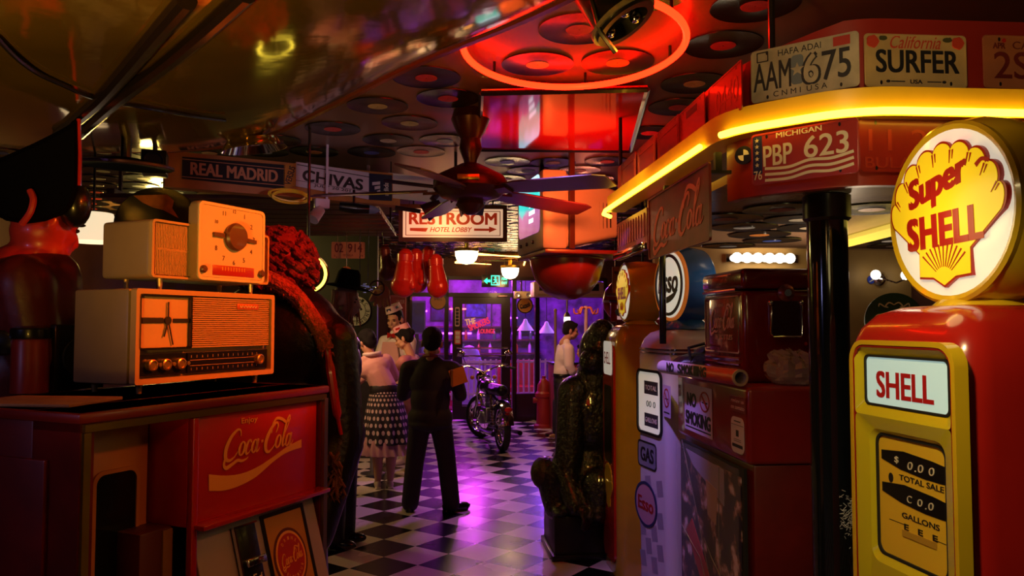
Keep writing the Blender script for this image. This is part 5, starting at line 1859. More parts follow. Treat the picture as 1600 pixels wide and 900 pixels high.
def screen_mat():
    m = mat('tv_picture', (.02, .02, .03), .15)
    nt = m.node_tree
    b = nt.nodes['Principled BSDF']
    tc = nt.nodes.new('ShaderNodeTexCoord')
    sp_ = nt.nodes.new('ShaderNodeSeparateXYZ')
    nt.links.new(tc.outputs['Object'], sp_.inputs[0])
    n = nt.nodes.new('ShaderNodeTexNoise')
    n.inputs['Scale'].default_value = 9
    nt.links.new(tc.outputs['Object'], n.inputs['Vector'])
    r = nt.nodes.new('ShaderNodeValToRGB')
    e = r.color_ramp.elements
    e[0].position, e[0].color = .0, (.05, .02, .12, 1)
    e[1].position, e[1].color = 1., (.5, .75, 1, 1)
    for p_, c_ in ((.30, (.22, .06, .16, 1)), (.55, (.35, .12, .28, 1)), (.62, (.02, .45, .42, 1)), (.8, (.03, .55, .5, 1))):
        x = e.new(p_)
        x.color = c_
    ad = nt.nodes.new('ShaderNodeMath')
    ad.operation = 'MULTIPLY_ADD'
    ad.inputs[1].default_value = 1 / (z1_ - z0_)
    ad.inputs[2].default_value = -z0_ / (z1_ - z0_) - .1
    nt.links.new(sp_.outputs['Z'], ad.inputs[0])
    a2 = nt.nodes.new('ShaderNodeMath')
    a2.operation = 'MULTIPLY_ADD'
    a2.inputs[1].default_value = .3
    nt.links.new(n.outputs['Fac'], a2.inputs[0])
    nt.links.new(ad.outputs[0], a2.inputs[2])
    nt.links.new(a2.outputs[0], r.inputs['Fac'])
    nt.links.new(r.outputs['Color'], b.inputs['Emission Color'])
    b.inputs['Emission Strength'].default_value = 1.6
    return m


q = MB().prism(rrect(.50, .36, .04), 0, .004, FM(0, z0_ + .29, -.02))
q.build('screen', screen_mat(), t, smooth=False)
q = MB()
for i, (tx, zz) in enumerate((('LIVE', .30), ('MUSIC', .25), ('NEWS', .20))):
    q.box((.1 - .02 * i, -.0245, z0_ + zz), (.16 - .03 * i, .002, .026))
q.build('screen_caption', glow('screen_white', (.9, .85, 1), 2), t, smooth=False)
q = MB()
for s in (-.2, -.05, .1):
    q.lathe([(0, 0), (.012, 0), (.012, .012), (0, .012)], 12, FM(s, z0_ + .06, -.02))
q.build('knob', BLK, t)
br = thing('television_bracket', 'dark ceiling bracket and tray carrying the box television', 'bracket', (TV.o.x, TV.o.y, 0), TV.r)
MB().box((0, .28, z0_ - .015), (.66, .58, .025), .004).build('tray', DRED, br)
MB().box((.33, .16, (z0_ + CEIL) / 2), (.03, .03, CEIL - z0_)).build('hanger_rod', FB, br)
MB().box((-.33, .16, (z0_ + CEIL) / 2), (.03, .03, CEIL - z0_)).build('hanger_rod', FB, br)
bw = P(886, 395, 5.1)
t = thing('red_bowl_lamp', 'dark red half-round bowl under the television tray', 'bowl', (bw.x, bw.y, z0_ - .03))
MB().lathe([(0, -.27), (.06, -.265), (.15, -.22), (.21, -.14), (.24, -.04), (.245, 0), (0, 0)], 36).build('bowl', mat('bowl_red', (.28, .02, .012), .3, coat=.4, var=.2), t)
MB().lathe([(.243, -.01), (.252, -.004), (.252, .004), (.24, .004)], 36).build('rim', DRED, t)
# orange box shelf beside the television and red punching bag below
p = P(985, 437, 6.4)
t = thing('orange_crate', 'orange-lit crate on the wall between bowl and far pump', 'crate', p, R(-10))
OC = mat('orange_board', (.55, .20, .05), .5)
MB().box((0, .1, 0), (.30, .2, .22), .006).build('box', OC, t)
MB().box((0, -.005, .06), (.26, .01, .02)).build('slat', DRED, t)
MB().box((0, .1, -.12), (.4, .26, .02)).build('shelf_board', DRED, t)
MB().cyl((.1, .1, .1), (.1, .1, CEIL - p.z), .01, n=8).build('hanger_rod', BLK, t)
p = P(962, 463, 7.2)
t = thing('punch_bag', 'red rounded bag hanging between the beige unit and the far pump', 'punch bag', p)
MB().lathe([(0, .12), (.04, .12), (.10, .06), (.12, -.04), (.11, -.12), (.06, -.19), (0, -.2)], 24).build('bag_body', RED, t)
MB().tube([(0, 0, .11), (0, 0, CEIL - p.z)], .006, 6).build('chain', BLK, t)
MB().lathe([(.121, -.04), (.123, -.05), (.121, -.06)], 24).build('band', WHT, t)
# cake cabinet sign
p = P(973, 488, 7.0)
t = thing('cake_sign', 'white-lettered cake sign on a red and pale lightbox', 'sign', p, R(-8))
MB().box((.12, .06, 0), (.46, .12, .17), .012).build('case', RED, t)
MB().box((.14, -.002, 0), (.38, .01, .13)).build('lit_face', mat('cake_face', (.6, .35, .35), .4, emit=(1, .5, .48), es=.35), t, smooth=False)
MB().text('CAKES', .26, .075, FM(.16, 0, -.009), bold=.02).build('lettering', glow('cake_white', (1, .9, .85), 1.2), t, smooth=False)
MB().prism(ell(.036, .036, 24), 0, .004, FM(-.03, 0, -.007)).build('emblem', mat('emblem_blue', (.15, .3, .45), .3), t, smooth=False)
MB().tube([(-.12, .0, .10), (.36, .0, .10)], .012, 8).build('top_rail', CHR, t)
MB().box((.14, .1, -.6), (.4, .2, 1.1), .01).build('cabinet', DRED, t)
MB().box((.14, .1, -p.z + .22), (.38, .2, .44)).build('base', BLK, t)

# ------------------------------------------------------------------ drinks machine, left
th = R(90 - 24)
o = P(126, 645, 1.76)
MA = Fr((o.x, o.y, 0), th)
MW = MA.at(508, 640)[0]
MH = 1.40
MD = .56
print('machine width', MW)
t = thing('vending_machine', 'dark red drinks machine with a script panel, two radios standing on it', 'vending machine', MA.o, th)
RC1 = .16                                        # depth of the front recess
mb = MB().box((MW / 2, RC1 + (MD - RC1) / 2, MH / 2), (MW, MD - RC1, MH), .006)
mb.box((MW / 2, MD / 2 + .0, MH - .012), (MW + .02, MD + .02, .024), .006)
mb.build('cabinet', DRED, t)
MB().box((-.006, MD / 2 + .03, MH / 2 - .03), (.014, MD - .14, MH - .16), .004).build('side_panel', DRED, t)
# outer frame with gold and steel edge
q = MB()
q.box((.018, RC1 / 2, MH / 2), (.036, RC1, MH)).box((MW - .012, RC1 / 2, MH / 2), (.024, RC1, MH)).box((MW / 2, RC1 / 2, MH - .022), (MW, RC1, .044)).box((MW / 2, RC1 / 2, .06), (MW, RC1, .12))
q.build('front_frame', DRED, t, smooth=False)
q = MB()
q.box((.012, -.004, MH / 2 - .02), (.018, .012, MH - .05)).box((MW / 2, -.004, MH - .035), (MW - .01, .012, .017))
q.build('gold_edge', BRASS, t, smooth=False)
MB().box((MW - .010, -.006, MH / 2 - .02), (.018, .014, MH - .04)).build('steel_edge', mat('dim_steel', (.25, .20, .22), .4, .8), t, smooth=False)
# recess with the amber delivery panel
y1 = RC1 - .012
a = MA.rect(135, 665, 228, 900, y1)
pz1 = MA.at(180, 668, y1)[1]
pw = a[2]
MB().box((a[0], RC1 - .008, pz1 / 2), (pw, .016, pz1), .003).build('amber_panel', mat('amber_panel', (.60, .26, .05), .4, var=.2), t)
wz1 = MA.at(178, 738, y1)[1]
a2 = MA.rect(145, 740, 208, 890, y1)
wh = .42
inset_panel(MB(), a2[2] + .02, wh + .02, .03, a2[2], wh, .024, 0, .006, FM(a2[0], wz1 - wh / 2, RC1 - .017)).build('window_rim', mat('amber_panel', 0), t)
MB().prism(rrect(a2[2], wh, .024), 0, .002, FM(a2[0], wz1 - wh / 2, RC1 - .017)).build('dark_window', mat('dark_glass', (.006, .008, .005), .2, coat=.3), t, smooth=False)
yb = .06
b_ = MA.rect(218, 828, 268, 900, yb)
bz = MA.at(243, 829, yb)[1]
MB().box((b_[0], (yb + RC1) / 2, bz / 2 + .06), (b_[2], RC1 - yb, bz - .12), .004).build('coin_box', mat('coin_box_brown', (.10, .02, .012), .4), t)
MB().box((b_[0] + b_[2] * .32, yb - .003, bz / 2 + .06), (b_[2] * .3, .006, bz - .13)).build('coin_box_strip', mat('coin_strip_amber', (.28, .14, .03), .4), t, smooth=False)
# red script panel
y2 = .012
pn_ = MA.rect(297, 636, 490, 800, y2)
pxl, pxr = MA.at(292, 750, y2)[0], MW - .028
ztop_, zled = MH - .046, MA.at(303, 824, y2 - .02)[1]
zr_ = MA.at(495, 768, y2 - .02)[1]
zled = (zled + zr_) / 2
print('ledge z', zled, MA.at(303, 824, y2 - .02)[1], zr_)
PAN = mat('script_panel_red', (.50, .012, .010), .35, coat=.3)
MB().box(((pxl + pxr) / 2, (y2 + RC1) / 2, (ztop_ + zled) / 2), (pxr - pxl, RC1 - y2, ztop_ - zled), .003).build('script_panel', PAN, t)
MB().box((pxl + .012, y2 - .008, (ztop_ + .12) / 2), (.022, .02, ztop_ - .12), .004).build('panel_bead', RED, t)
MB().box(((pxl + pxr) / 2 + .01, y2 - .022, zled), (pxr - pxl, .06, .014), .004).build('ledge', RED, t)
c0 = MA.rect(345, 655, 456, 720, y2)
AMB = mat('amber_script', (.88, .44, .06), .45)
q = cola(MB(), c0[2], FM(c0[0] + .005, MA.at(398, 690, y2)[1], y2 - .002) @ MX.Diagonal((1, 1.12, 1, 1)))
e_ = MA.at(389, 657, y2)
q.text('Enjoy', c0[2] * .22, .020, FM(e_[0], e_[1], y2 - .002), bold=.01)
q.build('lettering', AMB, t, smooth=False)
# the wave ribbon
pts_u = [(325, 741), (350, 743), (375, 740), (400, 730), (425, 714), (447, 698), (470, 686)]
pts_l = [(470, 699), (447, 707), (425, 722), (400, 744), (375, 758), (350, 766), (325, 767)]
up_ = [MA.at(*p_, y2) for p_ in pts_u]
lo_ = [MA.at(*p_, y2) for p_ in pts_l]
poly = [(p_[0], p_[1]) for p_ in spline(up_, 5)] + [(p_[0], p_[1]) for p_ in spline(lo_, 5)]
m_ = len(poly) // 2
q = MB()
top_, bot_ = poly[:m_], poly[m_:][::-1]
q._add([(x, y, .002) for x, y in top_] + [(x, y, .002) for x, y in bot_], [(i, i + 1, m_ + i + 1, m_ + i) for i in range(m_ - 1)], FM(0, 0, y2 - .001))
q.build('wave_ribbon', AMB, t, smooth=False)
# sloping steel panel with the coin slot and the amber card
SLM = MX.Translation(((pxl + pxr) / 2 + .012, y2 + .012, zled - .012)) @ MX.Rotation(R(-16), 4, 'X')
wS, hS = pxr - pxl - .035, .46
MB().box((0, .01, -hS / 2), (wS, .02, hS), .003, M=SLM).build('sloping_panel', mat('silver_paint', (.52, .50, .56), .38, .3, var=.15, vs=5), t, smooth=False)
MB().box(((pxl + pxr) / 2, RC1 * .7, zled / 2), (pxr - pxl, RC1 * .6, zled - .1)).build('lower_front', BLK, t, smooth=False)
k = wS / 2
q = MB()
q.box((-k * .30, -.004, -.155), (.085, .016, .25), .004, M=SLM)
q.build('coin_slot_plate', mat('coin_plate_black', (.01, .01, .012), .25, coat=.3), t)
q = MB().box((-k * .30 - .043, -.012, -.155), (.006, .01, .25), M=SLM).box((-k * .30, -.012, -.03), (.09, .01, .005), M=SLM)
q.build('coin_slot_edge', CHR, t, smooth=False)
MB().box((-k * .27, -.02, -.135), (.075, .02, .022), .004, M=SLM).build('coin_slide', CHR, t)
MB().text('15¢', .05, .032, SLM @ FM(-k * .28, -.185, -.0125), bold=.01).build('price_lettering', WHT, t, smooth=False)
kx = k * .38
inset_panel(MB(), .19, .26, .004, .168, .236, .003, 0, .006, SLM @ FM(kx, -.15, 0)).build('card_frame', BLK, t)
MB().box((kx, -.001, -.15), (.168, .004, .236), M=SLM).build('amber_card', mat('amber_card', (.58, .30, .04), .45, var=.15), t, smooth=False)
D_ = SLM @ FM(kx - .002, -.165, -.0035)
MB().prism(ell(.072, .088, 44), 0, .001, D_).build('disc_ring', mat('disc_brown', (.12, .02, .012), .45), t, smooth=False)
MB().prism(ell(.064, .079, 44), 0, .002, D_).build('disc_rim', AMB, t, smooth=False)
MB().prism(ell(.057, .071, 44), 0, .003, D_).build('red_disc', mat('disc_red', (.45, .025, .015), .4), t, smooth=False)
q = cola(MB(), .098, D_ @ MX.Translation((0, 0, .0032)) @ MX.Rotation(R(6), 4, 'Z') @ MX.Diagonal((1, 1.5, 1, 1)), 1.0)
for i, ch in enumerate('DRINK'):
    an = R(130 - 20 * i)
    q.text(ch, .007, .010, D_ @ MX.Translation((.046 * cos(an), .057 * sin(an), .0032)) @ MX.Rotation(an - pi / 2, 4, 'Z'))
for i, ch in enumerate('DELICIOUS'):
    an = R(215 + 14 * i)
    q.text(ch, .006, .009, D_ @ MX.Translation((.046 * cos(an), .057 * sin(an), .0032)) @ MX.Rotation(an + pi / 2, 4, 'Z'))
q.build('disc_lettering', AMB, t, smooth=False)
# papers on the machine
o = tag(MB().box((0, 0, .004), (.21, .3, .008), .002).build('paper_sheet', mat('worn_paper', (.45, .25, .14), .6, var=.3), loc=tuple(MA.o + MA.X * .12 + MA.Y * .30 + V((0, 0, MH + .001))), rotz=th + .3), 'thin worn paper sheets lying beside the lower radio', 'paper')

# ------------------------------------------------------------------ lower radio
RO = Fr(P(208, 527, 2.2), R(90 - 23))
RO.o.z = MH
zt_, zb_ = RO.at(208, 450)[1], RO.at(208, 602)[1]
rw = RO.at(425, 520)[0]
rh, rd = zt_ - zb_, .24
print('radio', rw, rh, zb_)
t = thing('tube_radio', 'wide cream clock radio standing on the drinks machine', 'radio', RO.o, RO.r)
zc = (zt_ + zb_) / 2
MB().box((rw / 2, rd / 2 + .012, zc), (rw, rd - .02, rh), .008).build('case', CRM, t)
RL = mat('radio_trim', (.50, .30, .14), .4)
inset_panel(MB(), rw, rh, .008, rw - .03, rh - .03, .005, 0, .022, FM(rw / 2, zc, .012)).build('front_frame', RL, t)
zsp = RO.at(300, 548)[1]
cl = RO.rect(214, 461, 297, 546)
gx0 = cl[0] + cl[2] / 2 + .004
MB().box((cl[0], .008, cl[1]), (cl[2], .012, cl[3])).build('clock_face', mat('clock_ivory', (.62, .40, .2), .35, coat=.4, var=.1), t, smooth=False)
inset_panel(MB(), cl[2], cl[3], .006, cl[2] - .012, cl[3] - .012, .004, 0, .012, FM(cl[0], cl[1], .002)).build('clock_bezel', BLK, t)
q = MB()
q.box((cl[0] - cl[2] * .22, -.0005, cl[1] + .005), (.075, .003, .016)).box((cl[0] + cl[2] * .32, -.0005, cl[1] + .005), (.06, .003, .012))
q.lathe([(0, 0), (.012, 0), (.012, .006), (0, .006)], 16, FM(cl[0] + .01, cl[1] + .005, .001))
for an, l in ((0, .055), (-18 + 180 + 35, .05), (165, .075)):
    q.box((0, l / 2, 0), (.005, l, .001), M=FM(cl[0] + .01, cl[1] + .005, -.004, R(-an)))
q.build('clock_hand', INK, t, smooth=False)
gr = MB()
gx1 = rw - .02
gz0, gz1 = zsp + .008, zt_ - .018
GM_ = wave_bump(mat('radio_grille', (.50, .34, .19), .5), 190, .5, False, 'Z', .004)
gr.box(((gx0 + gx1) / 2, .012, (gz0 + gz1) / 2), (gx1 - gx0, .014, gz1 - gz0))
gr.build('speaker_grille', GM_, t, smooth=False)
q = MB()
n_ = 24
for i in range(n_):
    z = gz0 + (gz1 - gz0) * (i + .5) / n_
    q.box(((gx0 + gx1) / 2, .002, z), (gx1 - gx0, .008, .0042))
q.build('grille_slat', RL, t, smooth=False)
bd = RO.rect(369, 474, 402, 485)
MB().box((bd[0], -.003, bd[1]), (bd[2], .006, bd[3] * .8), .002).build('maker_badge', mat('badge_orange_red', (.6, .12, .03), .35, .3), t)
MB().stroke([(-bd[2] * .4 + bd[2] * .8 * i / 12, bd[3] * .14 * (-1) ** i, .002) for i in range(13)], 0, FM(bd[0], bd[1], -.0062)).build('badge_lettering', IVORY, t, smooth=False)
kz0, kz1 = zb_ + .022, zsp - .006
xs = RO.at(293, 570)[0]
MB().box(((.018 + xs) / 2, .012, (kz0 + kz1) / 2), (xs - .022, .012, kz1 - kz0)).build('control_panel', BLK, t, smooth=False)
MB().box(((xs + rw - .018) / 2 + .003, .012, (kz0 + kz1) / 2), (rw - .024 - xs, .012, kz1 - kz0)).build('dial_scale', BLK, t, smooth=False)
for px in (236, 258, 281, 404):
    kx_ = RO.at(px, 569)[0]
    MB().lathe([(.017, 0), (.017, .016), (.013, .018), (.012, .014), (0, .014)], 20, FM(kx_, (kz0 + kz1) / 2, .006)).build('knob', mat('knob_gold', (.5, .32, .12), .3, .8), t)
    if px < 300:
        MB().lathe([(.006, 0), (.006, .012), (0, .013)], 12, FM(kx_ + .03, (kz0 + kz1) / 2, .006)).build('small_knob', mat('knob_gold', 0), t)
q = MB()
for i in range(14):
    x = xs + .02 + i * (rw - .09 - xs) / 13
    q.box((x, .0055, kz1 - .012), (.0015, .002, .008)).box((x, .0055, kz0 + .012), (.0015, .002, .008))
q.box(((xs + rw - .06) / 2, .0055, (kz0 + kz1) / 2 + .008), (rw - .09 - xs, .002, .0015)).box(((xs + rw - .06) / 2, .0055, (kz0 + kz1) / 2 - .009), (rw - .09 - xs, .002, .0015))
q.build('scale_marking', mat('scale_ink', (.45, .25, .12), .5), t, smooth=False)
for x, y in ((.05, .03), (rw - .05, .03), (.05, rd - .03), (rw - .05, rd - .03)):
    MB().cyl((x, y, 0), (x, y, zb_ + .003), .007, .011, 12).build('foot', mat('foot_brass', (.55, .35, .15), .35, .7), t)

# ------------------------------------------------------------------ upper radio
zt2 = zt_ + MH
UO = Fr(P(236, 390, 2.23), R(90 - 24))
UO.o.z = zt2
uw = UO.at(419, 400)[0]
uz0, uz1 = UO.at(236, 433)[1], UO.at(236, 341)[1]
ud = .20
print('upper radio', uw, uz0, uz1)
t = thing('table_radio', 'smaller cream radio with a raised clock dial, standing on the wide radio', 'radio', UO.o, UO.r)
zc = (uz0 + uz1) / 2
uh = uz1 - uz0
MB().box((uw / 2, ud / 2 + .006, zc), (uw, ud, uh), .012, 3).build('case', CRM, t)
inset_panel(MB(), uw, uh, .012, uw - .014, uh - .014, .008, 0, .012, FM(uw / 2, zc, .008)).build('front_rim', RL, t)
q = MB()
xg1 = UO.at(305, 390)[0]
for i in range(26):
    x = .010 + (xg1 - .012) * (i + .5) / 26
    q.box((x, .004, zc), (.0028, .006, uh - .02))
q.build('grille_slat', RL, t, smooth=False)
MB().box((xg1 / 2 + .01, .003, zc - .0), (xg1 * .8, .004, .006)).build('grille_bar', RL, t, smooth=False)
yd = -.028
dd = UO.rect(307, 330, 412, 430, yd)
dw_, dh_ = dd[2], .245
dz_ = UO.at(360, 381, yd)[1]
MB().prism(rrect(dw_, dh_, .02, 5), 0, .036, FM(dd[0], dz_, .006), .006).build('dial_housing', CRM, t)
MB().prism(rrect(dw_ - .024, dh_ - .024, .014, 5), 0, .002, FM(dd[0], dz_, yd - .003)).build('dial_face', mat('dial_face_cream', (.66, .50, .34), .4), t, smooth=False)
inset_panel(MB(), dw_ - .004, dh_ - .004, .018, dw_ - .022, dh_ - .022, .013, 0, .006, FM(dd[0], dz_, yd - .001)).build('dial_rim', mat('dial_rim_cream', (.7, .55, .38), .35), t)
KB = mat('knob_brown', (.10, .035, .02), .35, coat=.2)
MB().lathe([(.043, 0), (.045, .012), (.040, .02), (0, .022)], 32, FM(dd[0] + .004, dz_ + .022, yd - .005)).build('clock_knob', KB, t)
q = MB()
for an, l, wd in ((90, .09, .014), (-95, .095, .012)):
    q.box((0, l / 2, .004), (wd, l, .006), M=FM(dd[0] + .004, dz_ + .022, yd - .006, R(an)))
q.build('clock_hand', KB, t, smooth=False)
q = MB()
for i in range(12):
    a_ = R(30 * i)
    x, z = dd[0] + .004 + .088 * sin(a_), dz_ + .022 + .082 * cos(a_)
    if abs(x - dd[0]) < dw_ / 2 - .014 and abs(z - dz_) < dh_ / 2 - .012:
        q.text(str(i if i else 12), .012, .015, FM(x, z, yd - .0055), keep=True)
q.build('dial_numeral', KB, t, smooth=False)
MB().box((dd[0] + .005, yd - .004, dz_ - .088), (dw_ * .62, .006, .032), .002).build('tuning_window', mat('tuning_red', (.36, .02, .012), .3, coat=.3), t)
q = MB()
for i in range(9):
    q.box((dd[0] - .045 + i * .012, yd - .0075, dz_ - .082), (.0012, .001, .012))
q.build('tuning_mark', AMB, t, smooth=False)
for s in (-1, 1):
    MB().lathe([(.011, 0), (.012, .01), (.009, .014), (0, .015)], 16, FM(dd[0] + s * (dw_ / 2 - .02), dz_ - .088, yd - .004)).build('knob', KB, t)
for x, y in ((.06, .03), (uw - .05, .03), (.06, ud - .03), (uw - .05, ud - .03)):
    MB().cyl((x, y, 0), (x, y, uz0 + .006), .006, .009, 10).build('foot', mat('foot_brass', 0), t)

# record standing behind the radios, on a rod
p = P(246, 352, 2.98)
t = thing('display_record', 'vinyl record with torn orange label propped upright behind the radios', 'record', p, rot=(R(80), 0, R(15)))
MB().lathe([(.004, .003), (.05, .004), (.152, .003), (.155, 0), (.152, -.003), (.0, -.003)], 48).build('disc', VINYL, t)
q = MB().prism([(-.09, .115), (.03, .125), (.055, .10), (.05, .07), (.075, .03), (.02, .06), (-.02, .07), (-.06, .09)], .0035, .0045)
q.build('torn_label', mat('torn_orange_paper', (.45, .14, .04), .6, var=.5, vs=30), t, smooth=False)
mmx = MX.Translation(p) @ MX.Rotation(R(15), 4, 'Z') @ MX.Rotation(R(80), 4, 'X')
pl_ = mmx.inverted() @ V((p.x, p.y + .03, MH + .01))
MB().cyl((0, 0, -.012), tuple(pl_), .006, n=8).build('display_rod', BLK, t)
# cream pendant shade behind
p = P(146, 352, 3.9)
t = thing('pendant_lamp', 'cream lit lamp shade hanging behind the left mannequin', 'lamp', p)
MB().lathe([(.125, -.085), (.09, .06), (.085, .06), (.12, -.085)], 28).build('lamp_shade', mat('cream_shade_lit', (.75, .65, .5), .5, emit=(1, .8, .5), es=.9), t)
MB().sphere((0, 0, -.03), .04, 14).build('bulb', glow('shade_bulb', (1, .85, .55), 3), t)
MB().cyl((0, 0, .05), (0, 0, CEIL - p.z), .006, n=6).build('cord', BLK, t)

# ------------------------------------------------------------------ figures: one melted skin each


def RM(yaw=0, pitch=0, roll=0):
    return MX.Rotation(yaw, 3, 'Z') @ MX.Rotation(pitch, 3, 'X') @ MX.Rotation(roll, 3, 'Y')


def head_parts(mb, c, rot, k=1.0):
    """skull, jaw, brow, nose, lips, ears, facing local +Y"""
    c = V(c)

    def A(p): return c + rot @ (V(p) * k)
    def E(p, r, rr=None): mb.sphere(A(p), tuple(x * k for x in r), 14, rot=rot @ (rr or MX.Identity(3)))
    E((0, -.012, .035), (.074, .094, .082))
    E((0, .028, -.03), (.058, .066, .075))
    E((0, .045, -.085), (.034, .036, .026))
    E((0, .072, .022), (.052, .022, .014))
    for s in (-1, 1):
        E((s * .034, .066, -.025), (.024, .022, .022))
        E((s * .078, -.008, -.012), (.012, .022, .034), MX.Rotation(s * .35, 3, 'Z'))
        E((s * .045, .03, -.065), (.024, .035, .022))
    mb.cap(A((0, .086, .012)), A((0, .106, -.026)), .009 * k, .014 * k, 10)
    E((0, .092, -.056), (.022, .011, .007))
    E((0, .089, -.068), (.018, .011, .008))
    return A


def eyes(t, A, rot, k=1.0):
    for s in (-1, 1):
        MB().sphere(A((s * .032, .079, .002)), tuple(x * k for x in (.013, .007, .006)), 10, rot=rot).build('eye', mat('eye_dark', (.02, .012, .01), .15), t)
    for s in (-1, 1):
        MB().sphere(A((s * .033, .087, .022)), tuple(x * k for x in (.020, .006, .004)), 8, rot=rot).build('eyebrow', HAIR, t)


def hand(mb, w, d, up, k=1.0, curl=35, side=1):
    """palm at wrist w pointing along d, thumb towards up; five bent fingers"""
    w, d, up = V(w), V(d).normalized(), V(up)
    up = (up - d * up.dot(d)).normalized()
    nn = d.cross(up) * side
    mb.cap(w, w + d * .045 * k, .021 * k, .024 * k, 10)
    mb.sphere(w + d * .055 * k, (.030 * k,) * 3, 12)
    for i, (off, ln) in enumerate(((.027, .068), (.009, .077), (-.009, .072), (-.026, .056))):
        b = w + d * .072 * k + up * off * k
        c1, c2 = R(curl * .6), R(curl * 1.7)
        m1 = b + (d * cos(c1) + nn * sin(c1)) * ln * .5 * k
        m2 = m1 + (d * cos(c2) + nn * sin(c2)) * ln * .55 * k
        mb.cap(b, m1, .0098 * k, .009 * k, 8).cap(m1, m2, .009 * k, .0075 * k, 8)
    b = w + d * .022 * k + up * .024 * k
    m1 = b + (d * .6 + up * .75).normalized() * .036 * k
    mb.cap(b, m1, .012 * k, .0105 * k, 8).cap(m1, m1 + (d * .9 + up * .3 + nn * .3).normalized() * .03 * k, .0105 * k, .008 * k, 8)


def limb(mb, *pts):
    """pts: (point, radius) chain"""
    for (a, r0), (b, r1) in zip(pts[:-1], pts[1:]):
        mb.cap(a, b, r0, r1, 14)


def hair_cap(t, A, rot, k=1.0, bun=None, m=HAIR, long=0.):
    mb = MB()
    mb.sphere(A((0, -.022, .052)), tuple(x * k for x in (.083, .095, .078)), 16, rot=rot)
    mb.sphere(A((0, -.052, .012)), tuple(x * k for x in (.078, .062, .082 + long)), 14, rot=rot)
    mb.sphere(A((0, .045, .09)), tuple(x * k for x in (.058, .04, .024)), 12, rot=rot)
    for s in (-1, 1):
        mb.sphere(A((s * .06, .0, .02)), tuple(x * k for x in (.022, .04, .04)), 10, rot=rot)
    if bun:
        mb.sphere(A(bun), .042 * k, 12)
    return voxel(mb, 'hair', m, t, .009, 2)


# --- person in the dark suit, back to us, holding a menu
p = P(680, 795, 6.75)
t = thing('person', 'person in a dark suit seen from behind holding an orange-lit menu', 'person', (p.x - .045, p.y, 0), R(-4))
rot = RM(R(8), R(-8), R(3))
sk = MB()
A = head_parts(sk, (.005, .03, 1.44), rot, 1.06)
sk.cap((.0, -.005, 1.27), (.004, .02, 1.38), .056, .052)
sk.cap((-.15, .02, 1.2), (.15, .02, 1.2), .07, .07)
limb(sk, ((.20, .0, 1.2), .05), ((.25, .06, .99), .042), ((.17, .25, 1.08), .032))
hand(sk, (.17, .25, 1.085), (-.25, .8, .25), (0, -.2, 1), 1, 45, 1)
limb(sk, ((-.20, .0, 1.2), .05), ((-.25, .07, .99), .042), ((-.12, .27, 1.06), .032))
hand(sk, (-.12, .27, 1.06), (.3, .9, .2), (0, -.2, 1), 1, 45, -1)
sk.cap((0, .0, 1.15), (0, 0, .95), .09, .09)
for s in (-1, 1):
    limb(sk, ((s * .08, 0, .85), .075), ((s * .12, .0, .45), .05), ((s * .17, -.01, .09), .035))
    sk.cap((s * .17, .0, .04), (s * .18, .1, .03), .03, .025)
voxel(sk, 'body', SKIN, t, .009, 4)
hair_cap(t, A, rot, 1.12)
SUIT = mat('dark_suit_cloth', (.030, .020, .034), .75, bump=.1, bs=150)
j = MB()
j.sphere((0, .0, 1.12), (.195, .125, .19), 20).sphere((0, -.01, .95), (.175, .12, .2), 20).sphere((0, -.005, .80), (.20, .135, .13), 20)
j.cap((-.16, .0, 1.235), (.16, .0, 1.235), .062, .062).cap((-.06, -.0, 1.28), (.06, 0, 1.28), .05, .05)
limb(j, ((.195, .0, 1.215), .072), ((.255, .05, .985), .058), ((.19, .20, 1.06), .047))
limb(j, ((-.195, .0, 1.215), .072), ((-.255, .06, .985), .058), ((-.145, .22, 1.04), .047))
j.sphere((0, -.02, .74), (.195, .13, .06), 18)
voxel(j, 'jacket', SUIT, t, .012, 5)
j = MB()
j.sphere((0, -.005, .80), (.165, .12, .12), 18)
limb(j, ((-.085, 0, .78), .10), ((-.13, .0, .45), .082), ((-.17, -.01, .07), .075))
limb(j, ((.085, 0, .78), .10), ((.14, .0, .45), .082), ((.185, -.01, .07), .075))
voxel(j, 'trousers', SUIT, t, .012, 4)
MB().tube([(-.06, -.01, 1.325), (-.0, -.045, 1.335), (.06, -.01, 1.325)], .018, 8).build('shirt_collar', mat('shirt_red_brown', (.25, .05, .05), .6), t)
for s, yw in ((-1, 15), (1, -55)):
    M = MX.Translation((s * .178, .0, 0)) @ MX.Rotation(R(yw), 4, 'Z')
    b = MB().sphere((0, .08, .035), (.046, .115, .04), 16, M=M).sphere((0, -.02, .05), (.042, .06, .05), 14, M=M).box((0, .045, .008), (.075, .23, .016), .005, M=M)
    voxel(b, 'shoe', mat('black_shoe', (.008, .008, .009), .2, coat=.5), t, .008, 3)
mp = P(716, 588, 6.62)
o = thing('menu_folder', 'orange-lit open menu held by the suited person', 'menu', mp, R(35))
MO = mat('menu_orange', (.75, .22, .04), .4)
MB().box((.0, 0, .0), (.15, .006, .14), .001, M=MX.Rotation(R(-14), 4, 'Y') @ MX.Rotation(R(-10), 4, 'X')).build('cover', MO, o, smooth=False)
MB().box((-.07, .06, -.01), (.15, .006, .14), .001, M=MX.Rotation(R(65), 4, 'Z')).build('cover', mat('menu_dark_orange', (.45, .1, .02), .45), o, smooth=False)

